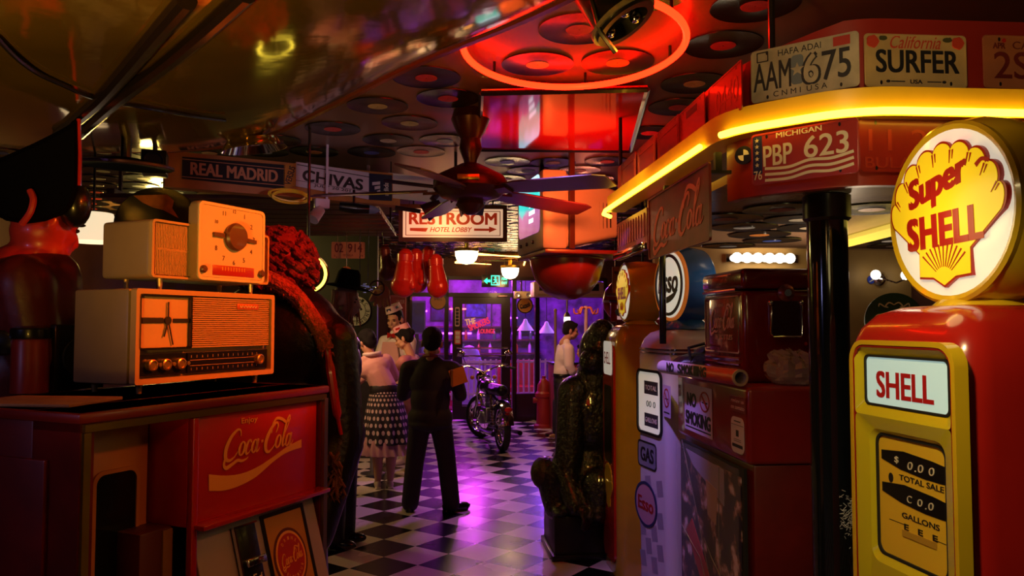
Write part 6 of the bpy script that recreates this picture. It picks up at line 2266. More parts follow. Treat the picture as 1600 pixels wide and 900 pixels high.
# --- woman with polka dot skirt, back to us, leaning left
p = P(600, 757, 7.7)
t = thing('person', 'person in a pink blouse and polka dot skirt bending over the table', 'person', (p.x, p.y, 0), R(14))
rot = RM(R(30), R(-28), R(-8))
sk = MB()
hc = V((-.17, .10, 1.425))
A = head_parts(sk, hc, rot, .95)
sk.cap((-.12, .05, 1.27), hc + V((.0, -.03, -.06)), .05, .048)
limb(sk, ((.05, .1, 1.2), .042), ((.13, .24, 1.05), .036), ((.10, .40, 1.10), .028))
hand(sk, (.10, .40, 1.10), (-.1, .9, .15), (0, -.1, 1), .92, 40, 1)
limb(sk, ((-.27, .08, 1.17), .042), ((-.30, .22, .98), .036), ((-.18, .37, 1.04), .028))
hand(sk, (-.18, .37, 1.04), (.4, .8, .1), (0, -.1, 1), .92, 40, -1)
sk.cap((-.12, .05, 1.2), (0, 0, .9), .08, .09)
for s in (-1, 1):
    limb(sk, ((s * .07, 0, .8), .075), ((s * .06, -.01, .42), .052), ((s * .065, -.025, .30), .056), ((s * .06, -.01, .09), .034))
    sk.cap((s * .06, .0, .04), (s * .06, .10, .025), .03, .024)
voxel(sk, 'body', SKIN, t, .009, 4)
hair_cap(t, A, rot, 1.05, (0, -.10, .02), HAIR, .02)
BLOU = mat('pink_blouse', (.66, .36, .32), .65, bump=.15, bs=18)
j = MB()
j.sphere((-.10, .04, 1.17), (.16, .115, .12), 18, rot=RM(0, 0, R(-22))).cap((-.08, .03, 1.13), (-.0, .0, .97), .125, .125)
j.cap((-.25, .07, 1.21), (.02, .08, 1.25), .062, .062).cap((-.17, .05, 1.25), (-.08, .05, 1.26), .062, .062)
limb(j, ((.03, .09, 1.22), .068), ((.10, .2, 1.09), .064))
limb(j, ((-.26, .075, 1.19), .068), ((-.29, .17, 1.06), .064))
voxel(j, 'blouse', BLOU, t, .011, 5)
MB().tube(spline([(-.20, .06, 1.30), (-.17, .0, 1.305), (-.12, -.02, 1.31), (-.07, .0, 1.315), (-.05, .06, 1.32)], 5), .02, 8).build('collar', mat('white_collar', (.7, .6, .58), .6), t)
MB().lathe([(.145, .905), (.150, .93), (.148, 1.0), (.14, 1.01)], 28, sx=1, sy=.82).build('belt', mat('black_sash', (.01, .008, .01), .5), t)


def dots_mat():
    m = mat('polka_dot_cloth', (.02, .015, .02), .7)
    nt = m.node_tree
    b = nt.nodes['Principled BSDF']
    tc = nt.nodes.new('ShaderNodeTexCoord')
    sep = nt.nodes.new('ShaderNodeSeparateXYZ')
    nt.links.new(tc.outputs['UV'], sep.inputs[0])
    at = []

    def M(op, a, b_=None, c=None):
        n = nt.nodes.new('ShaderNodeMath')
        n.operation = op
        for i, v in enumerate((a, b_, c)):
            if v is None:
                continue
            if isinstance(v, (int, float)):
                n.inputs[i].default_value = v
            else:
                nt.links.new(v, n.inputs[i])
        return n.outputs[0]
    u, v = M('MULTIPLY', sep.outputs[0], 28), M('MULTIPLY', sep.outputs[1], 9)
    u = M('ADD', u, M('MULTIPLY', M('FLOOR', v), .5))
    fu, fv = M('SUBTRACT', M('FRACT', u), .5), M('SUBTRACT', M('FRACT', v), .5)
    d = M('ADD', M('MULTIPLY', fu, fu), M('MULTIPLY', fv, fv))
    k = M('LESS_THAN', d, .085)
    mx = nt.nodes.new('ShaderNodeMix')
    mx.data_type = 'RGBA'
    nt.links.new(k, mx.inputs[0])
    mx.inputs[6].default_value = (.016, .012, .018, 1)
    mx.inputs[7].default_value = (.62, .48, .45, 1)
    nt.links.new(mx.outputs[2], b.inputs['Base Color'])
    return m


def skirt(name, m, t, prof, folds, amp, dx=0., uv=True):
    n = 96
    vs, fs = [], []
    k = len(prof)
    z1, z0 = prof[0][1], prof[-1][1]
    for j_, (r, z) in enumerate(prof):
        u = (z1 - z) / (z1 - z0)
        for i in range(n):
            a = 2 * pi * i / n
            rr = r * (1 + amp * u * sin(folds * a + .6 * sin(3 * a)))
            vs.append((rr * cos(a) + dx * u, rr * .85 * sin(a), z))
    for j_ in range(k - 1):
        for i in range(n):
            fs.append((j_ * n + i, j_ * n + (i + 1) % n, (j_ + 1) * n + (i + 1) % n, (j_ + 1) * n + i))
    mb = MB()
    mb._add(vs, fs)
    if uv:
        ly = mb.bm.loops.layers.uv.new('UVMap')
        for fi, f in enumerate(mb.bm.faces):
            j_, i = divmod(fi, n)
            for lp, (a_, b_) in zip(f.loops, ((i, j_), (i + 1, j_), (i + 1, j_ + 1), (i, j_ + 1))):
                lp[ly].uv = (a_ / n, b_ / (k - 1))
    return mb.build(name, m, t, auto=60)


skirt('skirt', dots_mat(), t, [(.142, .95), (.155, .90), (.178, .82), (.205, .70), (.228, .58), (.245, .44)], 12, .06, .03)
skirt('petticoat', mat('pink_tulle', (.55, .30, .32), .7, alpha=.85), t, [(.20, .52), (.235, .44), (.25, .38), (.26, .335)], 22, .07, .03)
for s in (-1, 1):
    b = MB().sphere((s * .06, .065, .035), (.036, .095, .034), 14).sphere((s * .06, -.015, .04), (.034, .045, .042), 12).box((s * .06, .03, .007), (.06, .19, .014), .004)
    voxel(b, 'shoe', mat('white_shoe', (.62, .5, .46), .45), t, .007, 3)

# --- waiter with white hat, facing us and looking down left
p = P(618, 700, 9.05)
t = thing('person', 'person in white shirt, pink apron and tilted paper hat looking down', 'person', (p.x + .02, p.y, 0), R(150))
WZ = 1.66
rot = RM(R(10), R(-16), R(0))
sk = MB()
A = head_parts(sk, (0, .06, WZ), rot, 1.08)
sk.cap((0, .0, 1.47), (0, .035, WZ - .08), .055, .05)
sk.cap((0, 0, 1.4), (0, 0, 1.0), .09, .09)
limb(sk, ((.19, .02, 1.40), .045), ((.22, .10, 1.14), .038), ((.07, .30, 1.14), .030))
hand(sk, (.07, .30, 1.14), (-.4, .8, -.05), (0, .0, 1), 1, 40, 1)
limb(sk, ((-.19, .02, 1.40), .045), ((-.23, .12, 1.14), .038), ((-.10, .32, 1.13), .030))
hand(sk, (-.10, .32, 1.13), (.35, .85, -.05), (0, .0, 1), 1, 40, -1)
for s in (-1, 1):
    limb(sk, ((s * .08, 0, .95), .08), ((s * .09, .0, .5), .055), ((s * .09, -.01, .09), .036))
    sk.cap((s * .09, .0, .04), (s * .095, .1, .03), .03, .026)
voxel(sk, 'body', mat('skin_warm', (.60, .34, .19), .5), t, .008, 3)
hair_cap(t, A, rot, 1.06)
eyes(t, A, rot, 1.08)
SHW = mat('white_shirt', (.74, .70, .66), .65, bump=.12, bs=16)
j = MB()
j.sphere((0, .0, 1.30), (.185, .125, .2), 18).sphere((0, 0, 1.10), (.165, .12, .2), 18).cap((-.15, .0, 1.42), (.15, .0, 1.42), .062, .062)
limb(j, ((.19, .01, 1.405), .07), ((.22, .08, 1.20), .062), ((.20, .12, 1.15), .055))
limb(j, ((-.19, .01, 1.405), .07), ((-.23, .09, 1.20), .062), ((-.21, .13, 1.15), .055))
j.cap((-.04, .03, 1.49), (.04, .03, 1.49), .05, .05)
voxel(j, 'shirt', SHW, t, .011, 4)
APR = mat('pink_apron', (.66, .36, .34), .7, bump=.1, bs=20)
q = MB()
q.prism([(-.10, 1.40), (.10, 1.40), (.15, 1.12), (.17, .95), (.19, .55), (-.19, .55), (-.17, .95), (-.15, 1.12)], 0, .01, MX.Translation((0, .145, 0)) @ FACE @ MX.Rotation(pi, 4, 'Y'))
q.build('apron', APR, t)
TRW = mat('white_trousers', (.6, .5, .48), .7)
j = MB()
j.sphere((0, 0, .93), (.165, .12, .12), 16)
for s in (-1, 1):
    limb(j, ((s * .085, 0, .88), .10), ((s * .095, .0, .5), .08), ((s * .095, -.01, .07), .07))
voxel(j, 'trousers', TRW, t, .013, 3)
q = MB()
for s in (-1, 1):
    q.prism([(0, .012), (s * .055, .034), (s * .055, -.034), (0, -.012)], 0, .02, MX.Translation((0, .13, 1.475)) @ FACE)
q.sphere((0, .13, 1.475), .016, 10)
q.build('bow_tie', RED, t)


def paper_hat(t, A, rot, k, m, band=None, tilt=0.):
    M4 = MX.Translation(A((0, -.012, .085))) @ rot.to_4x4() @ MX.Rotation(tilt, 4, 'Y') @ MX.Scale(k, 4)
    q = MB()
    lo_, hi_ = rrect(.150, .225, .07, 6), rrect(.118, .205, .055, 6)
    q.ring(lo_, [(x * .95, y * .95) for x, y in lo_], 0, .002, M4)
    q.prism(lo_, 0, .075, M4, top=hi_)
    q.build('paper_hat', m, t)
    z = MB().box((0, .104, .04), (.055, .006, .030), .002, M=M4).box((-.069, .03, .04), (.006, .06, .028), .002, M=M4)
    z.build('hat_badge', band or INK, t)


PHW = mat('white_pink_paper', (.74, .55, .54), .6)
paper_hat(t, A, rot, 1.05, PHW, NAVY, R(14))
for s in (-1, 1):
    b = MB().sphere((s * .09, .07, .035), (.042, .105, .036), 14).sphere((s * .09, -.02, .045), (.04, .05, .045), 12)
    voxel(b, 'shoe', mat('white_shoe', 0), t, .009, 2)

# --- waitress, profile to the left
p = P(641, 740, 8.35)
t = thing('person', 'person in a pink dress and small pink hat, profile, beside the suit', 'person', (p.x, p.y, 0), R(75))
rot = RM(R(8), R(-22), 0)
sk = MB()
A = head_parts(sk, (0, .08, 1.45), rot, .98)
sk.cap((0, .0, 1.27), (0, .05, 1.38), .048, .046)
sk.cap((0, .0, 1.2), (0, 0, .9), .08, .08)
limb(sk, ((.16, .03, 1.20), .042), ((.19, .12, .99), .035), ((.12, .33, 1.05), .028))
hand(sk, (.12, .33, 1.05), (-.2, .9, .1), (0, 0, 1), .9, 40, 1)
limb(sk, ((-.16, .03, 1.20), .042), ((-.20, .14, 1.02), .035), ((-.10, .36, 1.10), .028))
hand(sk, (-.10, .36, 1.10), (.2, .9, .1), (0, 0, 1), .9, 40, -1)
for s in (-1, 1):
    limb(sk, ((s * .08, 0, .8), .08), ((s * .075, .0, .45), .055), ((s * .075, -.02, .33), .056), ((s * .07, -.01, .08), .035))
    sk.cap((s * .07, .0, .04), (s * .075, .09, .025), .03, .024)
voxel(sk, 'body', mat('skin_warm', 0), t, .008, 3)
hair_cap(t, A, rot, 1.0, (0, -.10, .03))
eyes(t, A, rot, .98)
DRS = mat('salmon_dress', (.60, .24, .22), .6, bump=.12, bs=18)
j = MB()
j.sphere((0, .01, 1.13), (.155, .12, .15), 18).sphere((0, 0, .96), (.13, .105, .13), 18).cap((-.13, .01, 1.225), (.13, .01, 1.225), .055, .055)
limb(j, ((.155, .02, 1.215), .062), ((.18, .07, 1.11), .056))
limb(j, ((-.155, .02, 1.215), .062), ((-.185, .08, 1.11), .056))
j.sphere((0, 0, .80), (.165, .13, .14), 16)
limb(j, ((0, 0, .8), .15), ((0, 0, .55), .19))
voxel(j, 'dress', DRS, t, .011, 4)
for s in (-1, 1):
    MB().lathe([(.058, 0), (.064, .006), (.060, .03), (.054, .032)], 20, MX.Translation((s * .178, .075, 1.088))).build('cuff', mat('white_cuff', (.7, .6, .58), .6), t)
    b = MB().sphere((s * .072, .06, .03), (.036, .09, .03), 14).sphere((s * .072, -.015, .04), (.034, .045, .04), 12)
    voxel(b, 'shoe', mat('white_shoe', 0), t, .008, 2)
MB().prism(ell(.018, .018, 16), 0, .008, MX.Translation((-.135, .085, 1.15)) @ MX.Rotation(R(-60), 4, 'Z') @ FACE).build('name_badge', WHT, t)
paper_hat(t, A, rot, .85, mat('pink_paper', (.66, .30, .30), .6), RED, 0)

# small standing table between the waiters
p = P(583, 640, 8.42)
t = thing('side_table', 'small white-topped table between the people at the left', 'table', (p.x, p.y, 0))
MB().prism(rrect(.28, .22, .03), 1.0, 1.025).build('table_top', WHT, t)
MB().cyl((0, 0, .02), (0, 0, 1.0), .03, n=16).build('stem', STEEL, t)
MB().lathe([(0, 0), (.13, 0), (.13, .012), (.03, .03), (0, .03)], 28).build('table_base', STEEL, t)
p = P(585, 574, 8.42)
tag(MB().box((0, 0, .03), (.18, .12, .06), .01).build('pastry_box', mat('white_card', (.75, .66, .5), .5), loc=(p.x, p.y, 1.026)), 'small pale box on the white-topped table', 'box')

# --- barman, right, profile to the right
p = P(880, 700, 10.0)
t = thing('person', 'person in white shirt and black trousers standing at the bar, profile', 'person', (p.x, p.y, 0), R(-80))
rot = RM(R(-5), R(-12), 0)
sk = MB()
A = head_parts(sk, (0, .10, 1.52), rot, 1.0)
sk.cap((0, .0, 1.36), (0, .07, 1.44), .053, .05)
sk.cap((0, .03, 1.25), (0, .0, .95), .08, .09)
limb(sk, ((.19, .03, 1.28), .045), ((.22, .02, 1.04), .038), ((.17, .24, 1.00), .030))
hand(sk, (.17, .24, 1.0), (-.1, .95, .0), (0, 0, 1), 1, 30, 1)
limb(sk, ((-.19, .03, 1.28), .045), ((-.22, .04, 1.04), .038), ((-.14, .26, 1.00), .030))
hand(sk, (-.14, .26, 1.0), (.1, .95, .0), (0, 0, 1), 1, 30, -1)
for s in (-1, 1):
    limb(sk, ((s * .085, 0, .88), .085), ((s * .09, .0, .47), .055), ((s * .09, -.01, .09), .036))
    sk.cap((s * .09, .0, .04), (s * .095, .1, .03), .03, .026)
voxel(sk, 'body', SKIN, t, .009, 3)
hair_cap(t, A, rot, 1.02)
eyes(t, A, rot)
j = MB()
j.sphere((0, .03, 1.19), (.185, .125, .18), 18).sphere((0, 0, 1.0), (.155, .115, .12), 18).cap((0, .03, 1.2), (0, 0, .98), .13, .125).cap((-.15, .03, 1.31), (.15, .03, 1.31), .062, .062)
j.cap((-.04, .04, 1.37), (.04, .04, 1.37), .05, .05)
for s in (-1, 1):
    limb(j, ((s * .19, .03, 1.29), .07), ((s * .22, .025, 1.09), .062), ((s * .215, .06, 1.02), .055))
voxel(j, 'shirt', mat('pinkish_white_shirt', (.80, .74, .70), .65, bump=.12, bs=16), t, .011, 4)
j = MB()
j.sphere((0, 0, .88), (.165, .125, .12), 16)
for s in (-1, 1):
    limb(j, ((s * .085, 0, .84), .105), ((s * .095, .0, .47), .085), ((s * .095, -.01, .06), .075))
voxel(j, 'trousers', mat('black_trousers', (.008, .008, .01), .7), t, .012, 4)
MB().lathe([(.168, .93), (.172, .94), (.170, .97), (.166, .975)], 24, sx=1, sy=.76).build('belt', BLK, t)
for s in (-1, 1):
    b = MB().sphere((s * .095, .07, .035), (.044, .115, .037), 14).sphere((s * .095, -.02, .045), (.04, .055, .045), 12)
    voxel(b, 'shoe', mat('black_shoe', 0), t, .009, 2)

# --- seated customer behind him
p = P(911, 560, 11.1)
t = thing('person', 'person in dark clothes, only the head showing beside the barman', 'person', (p.x + .05, p.y, 0), R(110))
rot = RM(0, R(-10), 0)
sk = MB()
A = head_parts(sk, (0, .05, 1.22), rot, .95)
sk.cap((0, 0, 1.05), (0, .03, 1.15), .05, .047)
sk.cap((0, 0, 1.0), (0, 0, .55), .09, .1)
limb(sk, ((.17, 0, .98), .042), ((.2, .1, .75), .036), ((.12, .3, .78), .028))
hand(sk, (.12, .3, .78), (-.1, .9, 0), (0, 0, 1), .9, 40, 1)
limb(sk, ((-.17, 0, .98), .042), ((-.2, .1, .75), .036), ((-.12, .3, .78), .028))
hand(sk, (-.12, .3, .78), (.1, .9, 0), (0, 0, 1), .9, 40, -1)
for s in (-1, 1):
    limb(sk, ((s * .09, 0, .52), .08), ((s * .1, .4, .5), .06), ((s * .1, .42, .08), .04))
    sk.cap((s * .1, .43, .04), (s * .1, .52, .03), .03, .025)
voxel(sk, 'body', mat('skin_warm', 0), t, .011, 3)
hair_cap(t, A, rot, 1.0, None, HAIR, .05)
eyes(t, A, rot, .95)
j = MB()
j.sphere((0, 0, .85), (.18, .125, .18), 16).sphere((0, 0, .62), (.17, .14, .16), 16).cap((-.15, 0, 1.0), (.15, 0, 1.0), .06, .06)
for s in (-1, 1):
    limb(j, ((s * .18, 0, .98), .066), ((s * .2, .09, .77), .056))
voxel(j, 'top', SUIT, t, .013, 3)
j = MB()
for s in (-1, 1):
    limb(j, ((s * .09, 0, .52), .1), ((s * .1, .4, .5), .08), ((s * .1, .42, .1), .065))
voxel(j, 'trousers', SUIT, t, .014, 3)
st = thing('bar_stool', 'low bar stool under the seated customer', 'stool', (p.x + .05, p.y, 0))
MB().lathe([(0, .38), (.16, .38), (.17, .40), (.15, .42), (0, .42)], 24).build('seat', RED, st)
MB().cyl((0, 0, .02), (0, 0, .38), .025, n=12).build('stem', CHR, st)
MB().lathe([(0, 0), (.18, 0), (.18, .012), (.03, .03), (0, .03)], 24).build('stool_base', CHR, st)

# ------------------------------------------------------------------ mannequins
FURR = mat('orange_fur', (.45, .13, .04), .75, bump=1., bs=110, var=.5, vs=40)
HAIRR = mat('red_brown_curls', (.22, .03, .02), .6, bump=1., bs=60, var=.6, vs=25)
p = P(452, 640, 3.25)
t = thing('mannequin', 'big mannequin with red curly hair and black leather coat with orange fur trim', 'mannequin', (p.x, p.y, 0), R(-10))
mq = (p.x, p.y)
zz = lambda py: EYE + (507 - py) / FPX * p.y
xx = lambda px: (px - 800) / FPX * p.y - p.x


def fur_ball(mb, c, r, n, s, seed):
    random.seed(seed)
    for i in range(n):
        a, b = random.uniform(0, 2 * pi), random.uniform(-.75, 1)
        k = sqrt(max(0, 1 - b * b))
        d = V((cos(a) * k, sin(a) * k, b))
        q_ = V((c[0] + d.x * r[0], c[1] + d.y * r[1], c[2] + d.z * r[2]))
        tw = random.uniform(0, 6)
        ring_ = []
        for j_ in range(5):
            u = j_ / 4
            ring_.append(q_ + d * s * .3 * u + V((s * cos(tw + u * 5) * .45, s * sin(tw + u * 5) * .45, -s * 1.3 * u)))
        mb.tube(ring_, [s * .34, s * .4, s * .34, s * .26, s * .08], 6)
    return mb


hz = zz(408)
q = MB().sphere((xx(428), .02, hz), (.145, .15, .155), 24)
q.build('head', mat('mannequin_shell', (.16, .03, .02), .5), t)
fur_ball(MB(), (xx(428), .02, hz - .0), (.150, .15, .150), 460, .034, 5).build('curly_hair', HAIRR, t)
body = MB()
zs = zz(452)
body.cap((xx(425), .02, zs + .12), (xx(425), .02, zs - .08), .085, .10)
body.sphere((xx(430), .0, zs - .22), (.30, .22, .26), 22)
body.sphere((xx(425), .0, zs - .55), (.29, .21, .36), 22)
body.cap((xx(430), .0, .75), (xx(430), .0, .3), .22, .24)
limb(body, ((xx(520), .0, zs - .22), .115), ((xx(543), -.05, zs - .62), .105), ((xx(530), -.2, zs - .95), .08))
limb(body, ((xx(335), .0, zs - .22), .115), ((xx(315), -.05, zs - .6), .10), ((xx(325), -.1, zs - .9), .08))
hand(body, (xx(530), -.22, zs - .97), (-.1, -.6, -.8), (-.6, -.6, .2), 1.1, 40, 1)
body.cap((xx(452), 0, .35), (xx(452), 0, .0), .16, .17)
voxel(body, 'leather_coat', LEATH, t, .014, 4)
# stiff fur-edged collar sweeping over the shoulder and down the sleeve
path = [(400, 428, -.16), (430, 433, -.2), (462, 444, -.19), (488, 464, -.15), (508, 492, -.13), (524, 520, -.12), (533, 545, -.12)]
pts_ = spline([(xx(a), c, zz(b)) for a, b, c in path], 6)
q = MB().tube(pts_, [.034] * 30 + [.03] * (len(pts_) - 30), 10)
fr_ = MB()
random.seed(9)
for i in range(500):
    a = V(random.choice(pts_))
    d = V((random.gauss(0, 1), random.gauss(0, 1), random.gauss(0, 1))).normalized()
    fr_.tube([a + d * .026, a + d * .033 + V((0, 0, -.003)), a + d * .036 + V((.002, 0, -.008))], [.005, .004, .001], 4)
col = q.build('fur_collar', FURR, t)
fr_.build('fur_tuft', FURR, t)
rp = [(531, 520, -.12), (541, 570, -.13), (553, 630, -.14), (561, 668, -.14)]
MB().tube(spline([(xx(a), c, zz(b)) for a, b, c in rp], 6), [.014] * 6 + [.018] * 8 + [.008] * 5, 10).build('red_piping', mat('red_patent_piping', (.5, .015, .01), .2, coat=.6), t)
q = MB()
random.seed(4)
for i in range(60):
    q.sphere((xx(random.uniform(512, 532)), -.2 + random.uniform(0, .03), zz(random.uniform(770, 815))), .005, 6)
q.build('stud', CHR, t)
q = MB()
for i in range(160):
    a = V((xx(random.uniform(530, 566)), -.18 + random.uniform(-.03, .05), zz(random.uniform(690, 750))))
    q.tube([a, a + V((random.uniform(-.02, .02), -.01, -.02)), a + V((random.uniform(-.04, .02), -.01, -.05))], [.006, .006, .001], 5)
q.build('fur_cuff', mat('brown_fur', (.20, .10, .03), .7, var=.5, vs=40), t)
# yellow neon disc clock behind its head
p2 = P(481, 428, 4.3)
t = thing('neon_clock', 'round chrome clock with yellow neon rim half hidden by the curly mannequin', 'clock', p2, R(10))
MB().prism(ell(.115, .115, 40), -.03, 0, FACE).build('case', CHR, t)
MB().tube([(.096 * cos(i * pi / 24), -.006, .096 * sin(i * pi / 24)) for i in range(48)], .008, 8, True).build('tube', glow('clock_yellow_neon', (1, .85, .08), 4), t)
MB().prism(ell(.085, .085, 36), 0, .004, FACE).build('face', BLK, t)
q = MB().box((0, -.006, .03), (.006, .002, .06)).box((.02, -.006, 0), (.04, .002, .006))
q.build('hand', WHT, t, smooth=False)
MB().cyl((0, .015, .1), (0, .015, CEIL - p2.z), .008, n=8).build('hanger', BLK, t)

# second mannequin beyond it: hat, brown locks, studded jacket
p = P(533, 640, 5.7)
t = thing('mannequin', 'slimmer mannequin with black hat and brown locks behind the curly one', 'mannequin', (p.x, p.y, 0), R(-100))
zz = lambda py: EYE + (507 - py) / FPX * p.y
hc = V((0, .03, zz(470)))
rot = RM(0, R(-10), 0)
sk = MB()
A = head_parts(sk, hc, rot, 1.05)
sk.cap((0, 0, hc.z - .25), (0, .01, hc.z - .08), .055, .05)
sk.cap((-.14, 0, hc.z - .33), (.14, 0, hc.z - .33), .07, .07)
for s in (-1, 1):
    limb(sk, ((s * .17, 0, hc.z - .33), .05), ((s * .20, -.02, hc.z - .62), .04), ((s * .19, .03, hc.z - .88), .03))
    hand(sk, (s * .19, .03, hc.z - .89), (0, .1, -1), (0, .9, .1), 1, 30, s)
    limb(sk, ((s * .09, 0, .9), .08), ((s * .1, 0, .45), .055), ((s * .1, 0, .05), .04))
sk.cap((0, 0, hc.z - .4), (0, 0, .9), .13, .13)
voxel(sk, 'body', mat('mannequin_brown', (.30, .15, .11), .4, coat=.2), t, .011, 3)
eyes(t, A, rot, 1.05)
q = MB().lathe([(0, .13), (.06, .13), (.082, .10), (.095, .02), (.10, 0), (.17, -.012), (.175, -.006), (.10, .012), (.0, .012)], 28, MX.Translation(A((0, -.01, .10))) @ rot.to_4x4())
q.build('hat', FELT, t)
q = MB()
random.seed(11)
for i in range(46):
    a = random.uniform(R(120), R(420))
    b0 = A((.075 * cos(a), -.02 + .085 * sin(a), .06))
    l = random.uniform(.14, .26)
    q.tube([b0, b0 + V((random.gauss(0, .012), random.gauss(0, .012), -l * .5)), b0 + V((random.gauss(0, .02), random.gauss(0, .02), -l))], [.011, .010, .004], 6)
q.build('hair', mat('brown_locks', (.22, .07, .03), .6), t)
j = MB()
j.sphere((0, 0, hc.z - .48), (.2, .14, .22), 18).sphere((0, 0, hc.z - .75), (.19, .14, .24), 18).cap((-.16, 0, hc.z - .31), (.16, 0, hc.z - .31), .07, .07)
for s in (-1, 1):
    limb(j, ((s * .18, 0, hc.z - .33), .075), ((s * .21, -.02, hc.z - .61), .062), ((s * .2, .02, hc.z - .84), .05))
j.sphere((0, 0, hc.z - .98), (.22, .17, .2), 18)
voxel(j, 'jacket', LEATH, t, .012, 3)
j = MB()
for s in (-1, 1):
    limb(j, ((s * .09, 0, .9), .11), ((s * .1, 0, .45), .085), ((s * .1, 0, .08), .075))
voxel(j, 'trousers', LEATH, t, .013, 3)
for s in (-1, 1):
    b = MB().sphere((s * .1, .06, .04), (.045, .11, .04), 14).sphere((s * .1, -.02, .06), (.042, .055, .06), 12)
    voxel(b, 'boot', mat('black_shoe', 0), t, .01, 2)

# left mannequin in red under a black peaked hat
p = P(40, 450, 2.52)
t = thing('mannequin', 'red-coated mannequin under a large black peaked hat at the far left', 'mannequin', (p.x, p.y, 0), R(-60))
lx = MX.Rotation(R(60), 3, 'Z')
zz = lambda py: EYE + (507 - py) / FPX * p.y


def lp(px, py, dy=0.):
    """local point on the figure's own upright plane"""
    w_ = P(px, py, p.y + dy)
    d_ = V((w_.x - p.x, w_.y - p.y, 0))
    return lx @ d_ + V((0, 0, w_.z))


hc = lp(66, 345)
rot = RM(R(60) + R(-30), R(-18), 0)
sk = MB()
RDS = mat('red_lit_skin', (.45, .03, .02), .35, coat=.3)  # red light on the face is put into the skin colour
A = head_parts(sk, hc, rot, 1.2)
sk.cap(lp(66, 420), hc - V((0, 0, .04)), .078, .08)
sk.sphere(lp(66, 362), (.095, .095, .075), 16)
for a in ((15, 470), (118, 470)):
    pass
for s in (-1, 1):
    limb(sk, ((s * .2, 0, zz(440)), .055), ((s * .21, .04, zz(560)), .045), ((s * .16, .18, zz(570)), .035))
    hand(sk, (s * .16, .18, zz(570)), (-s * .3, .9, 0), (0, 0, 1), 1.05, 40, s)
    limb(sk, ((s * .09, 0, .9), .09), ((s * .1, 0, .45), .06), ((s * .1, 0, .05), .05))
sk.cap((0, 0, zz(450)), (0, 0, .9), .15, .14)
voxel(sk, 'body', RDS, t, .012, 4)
eyes(t, A, rot, 1.2)
h = MB()
hp = [(-40, 262), (0, 247), (50, 225), (90, 205), (122, 187), (123, 240), (122, 290), (110, 325), (98, 336), (70, 346), (40, 350), (10, 345), (-20, 330), (-40, 300)]
f0 = [lp(a, b, -.10) for a, b in hp]
f1 = [lp(a, b, .02) for a, b in hp]
n_ = len(hp)
cc = sum((v_ for v_ in f0), V()) / n_
mid0 = [a.lerp(cc, .12) + (f0[0] - f1[0]).normalized() * .03 for a in f0]
h._add(f0 + f1 + mid0, [tuple(range(n_, 2 * n_))[::-1], tuple(range(2 * n_, 3 * n_))] + [(i, (i + 1) % n_, n_ + (i + 1) % n_, n_ + i) for i in range(n_)] + [(2 * n_ + i, 2 * n_ + (i + 1) % n_, (i + 1) % n_, i) for i in range(n_)])
h.build('peaked_hat', FELT, t)
MB().tube([lp(123, 186, -.10), lp(125, 240, -.10), lp(124, 290, -.10)], .006, 6).build('hat_piping', mat('red_patent_piping', 0), t)
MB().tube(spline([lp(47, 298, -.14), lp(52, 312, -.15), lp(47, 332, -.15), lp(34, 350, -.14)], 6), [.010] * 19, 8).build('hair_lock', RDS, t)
q = MB().sphere(lp(117, 320, -.02), (.065, .05, .075), 18)
q.build('ear_cup', BLK, t)
MB().tube([lp(122, 286, -.02), lp(136, 306, -.02), lp(138, 328, -.02), lp(131, 345, -.02)], .006, 6).build('ear_cup_lit_edge', BRASS, t)  # yellow light on the cup's edge, drawn as a gold tube
j = MB()
j.sphere((0, 0, zz(490)), (.27, .18, .2), 20).sphere((0, 0, zz(580)), (.24, .17, .26), 20).cap((-.17, 0, zz(440)), (.17, 0, zz(440)), .08, .08).cap(lp(66, 425), lp(66, 440), .09, .12)
for s in (-1, 1):
    limb(j, ((s * .20, 0, zz(448)), .09), ((s * .22, .04, zz(550)), .07), ((s * .17, .15, zz(565)), .06))
limb(j, ((0, 0, 1.2), .2), ((0, 0, .7), .24))
voxel(j, 'red_coat', mat('red_leather', (.09, .006, .005), .42, bump=.15, bs=14), t, .013, 4)
j = MB()
for s in (-1, 1):
    limb(j, ((s * .09, 0, .9), .11), ((s * .1, 0, .45), .085), ((s * .1, 0, .06), .075))
voxel(j, 'trousers', BLK, t, .014, 2)
MB().lathe([(0, .0), (.3, 0), (.3, .03), (.0, .03)], 28).build('display_base', BLK, t)
MB().lathe([(.262, zz(548)), (.27, zz(540)), (.268, zz(520)), (.26, zz(515))], 28, sx=1, sy=.78).build('belt', BLK, t)
# dark speaker box with red cylinder on the machine's back corner
p = P(47, 570, 2.30)
t = thing('red_canister', 'dim red canister standing on the machine left of the wide radio', 'canister', (p.x, p.y, MH))
MB().lathe([(0, .0), (.05, 0), (.05, .15), (.046, .16), (0, .16)], 28).build('can_body', mat('canister_red', (.25, .02, .012), .35), t)
MB().lathe([(0, .158), (.052, .158), (.054, .165), (.054, .185), (.05, .19), (0, .19)], 28).build('can_lid', BLK, t)
p = P(105, 560, 2.42)
t = thing('black_box', 'black box standing behind the canister on the machine', 'box', (p.x, p.y, MH), R(66))
MB().box((0, 0, .10), (.17, .12, .2), .006).build('case', BLK, t)
MB().lathe([(0, 0), (.05, 0), (.06, .006), (.062, 0)], 24, FM(0, .1, -.061)).build('speaker_cone', RUB, t)

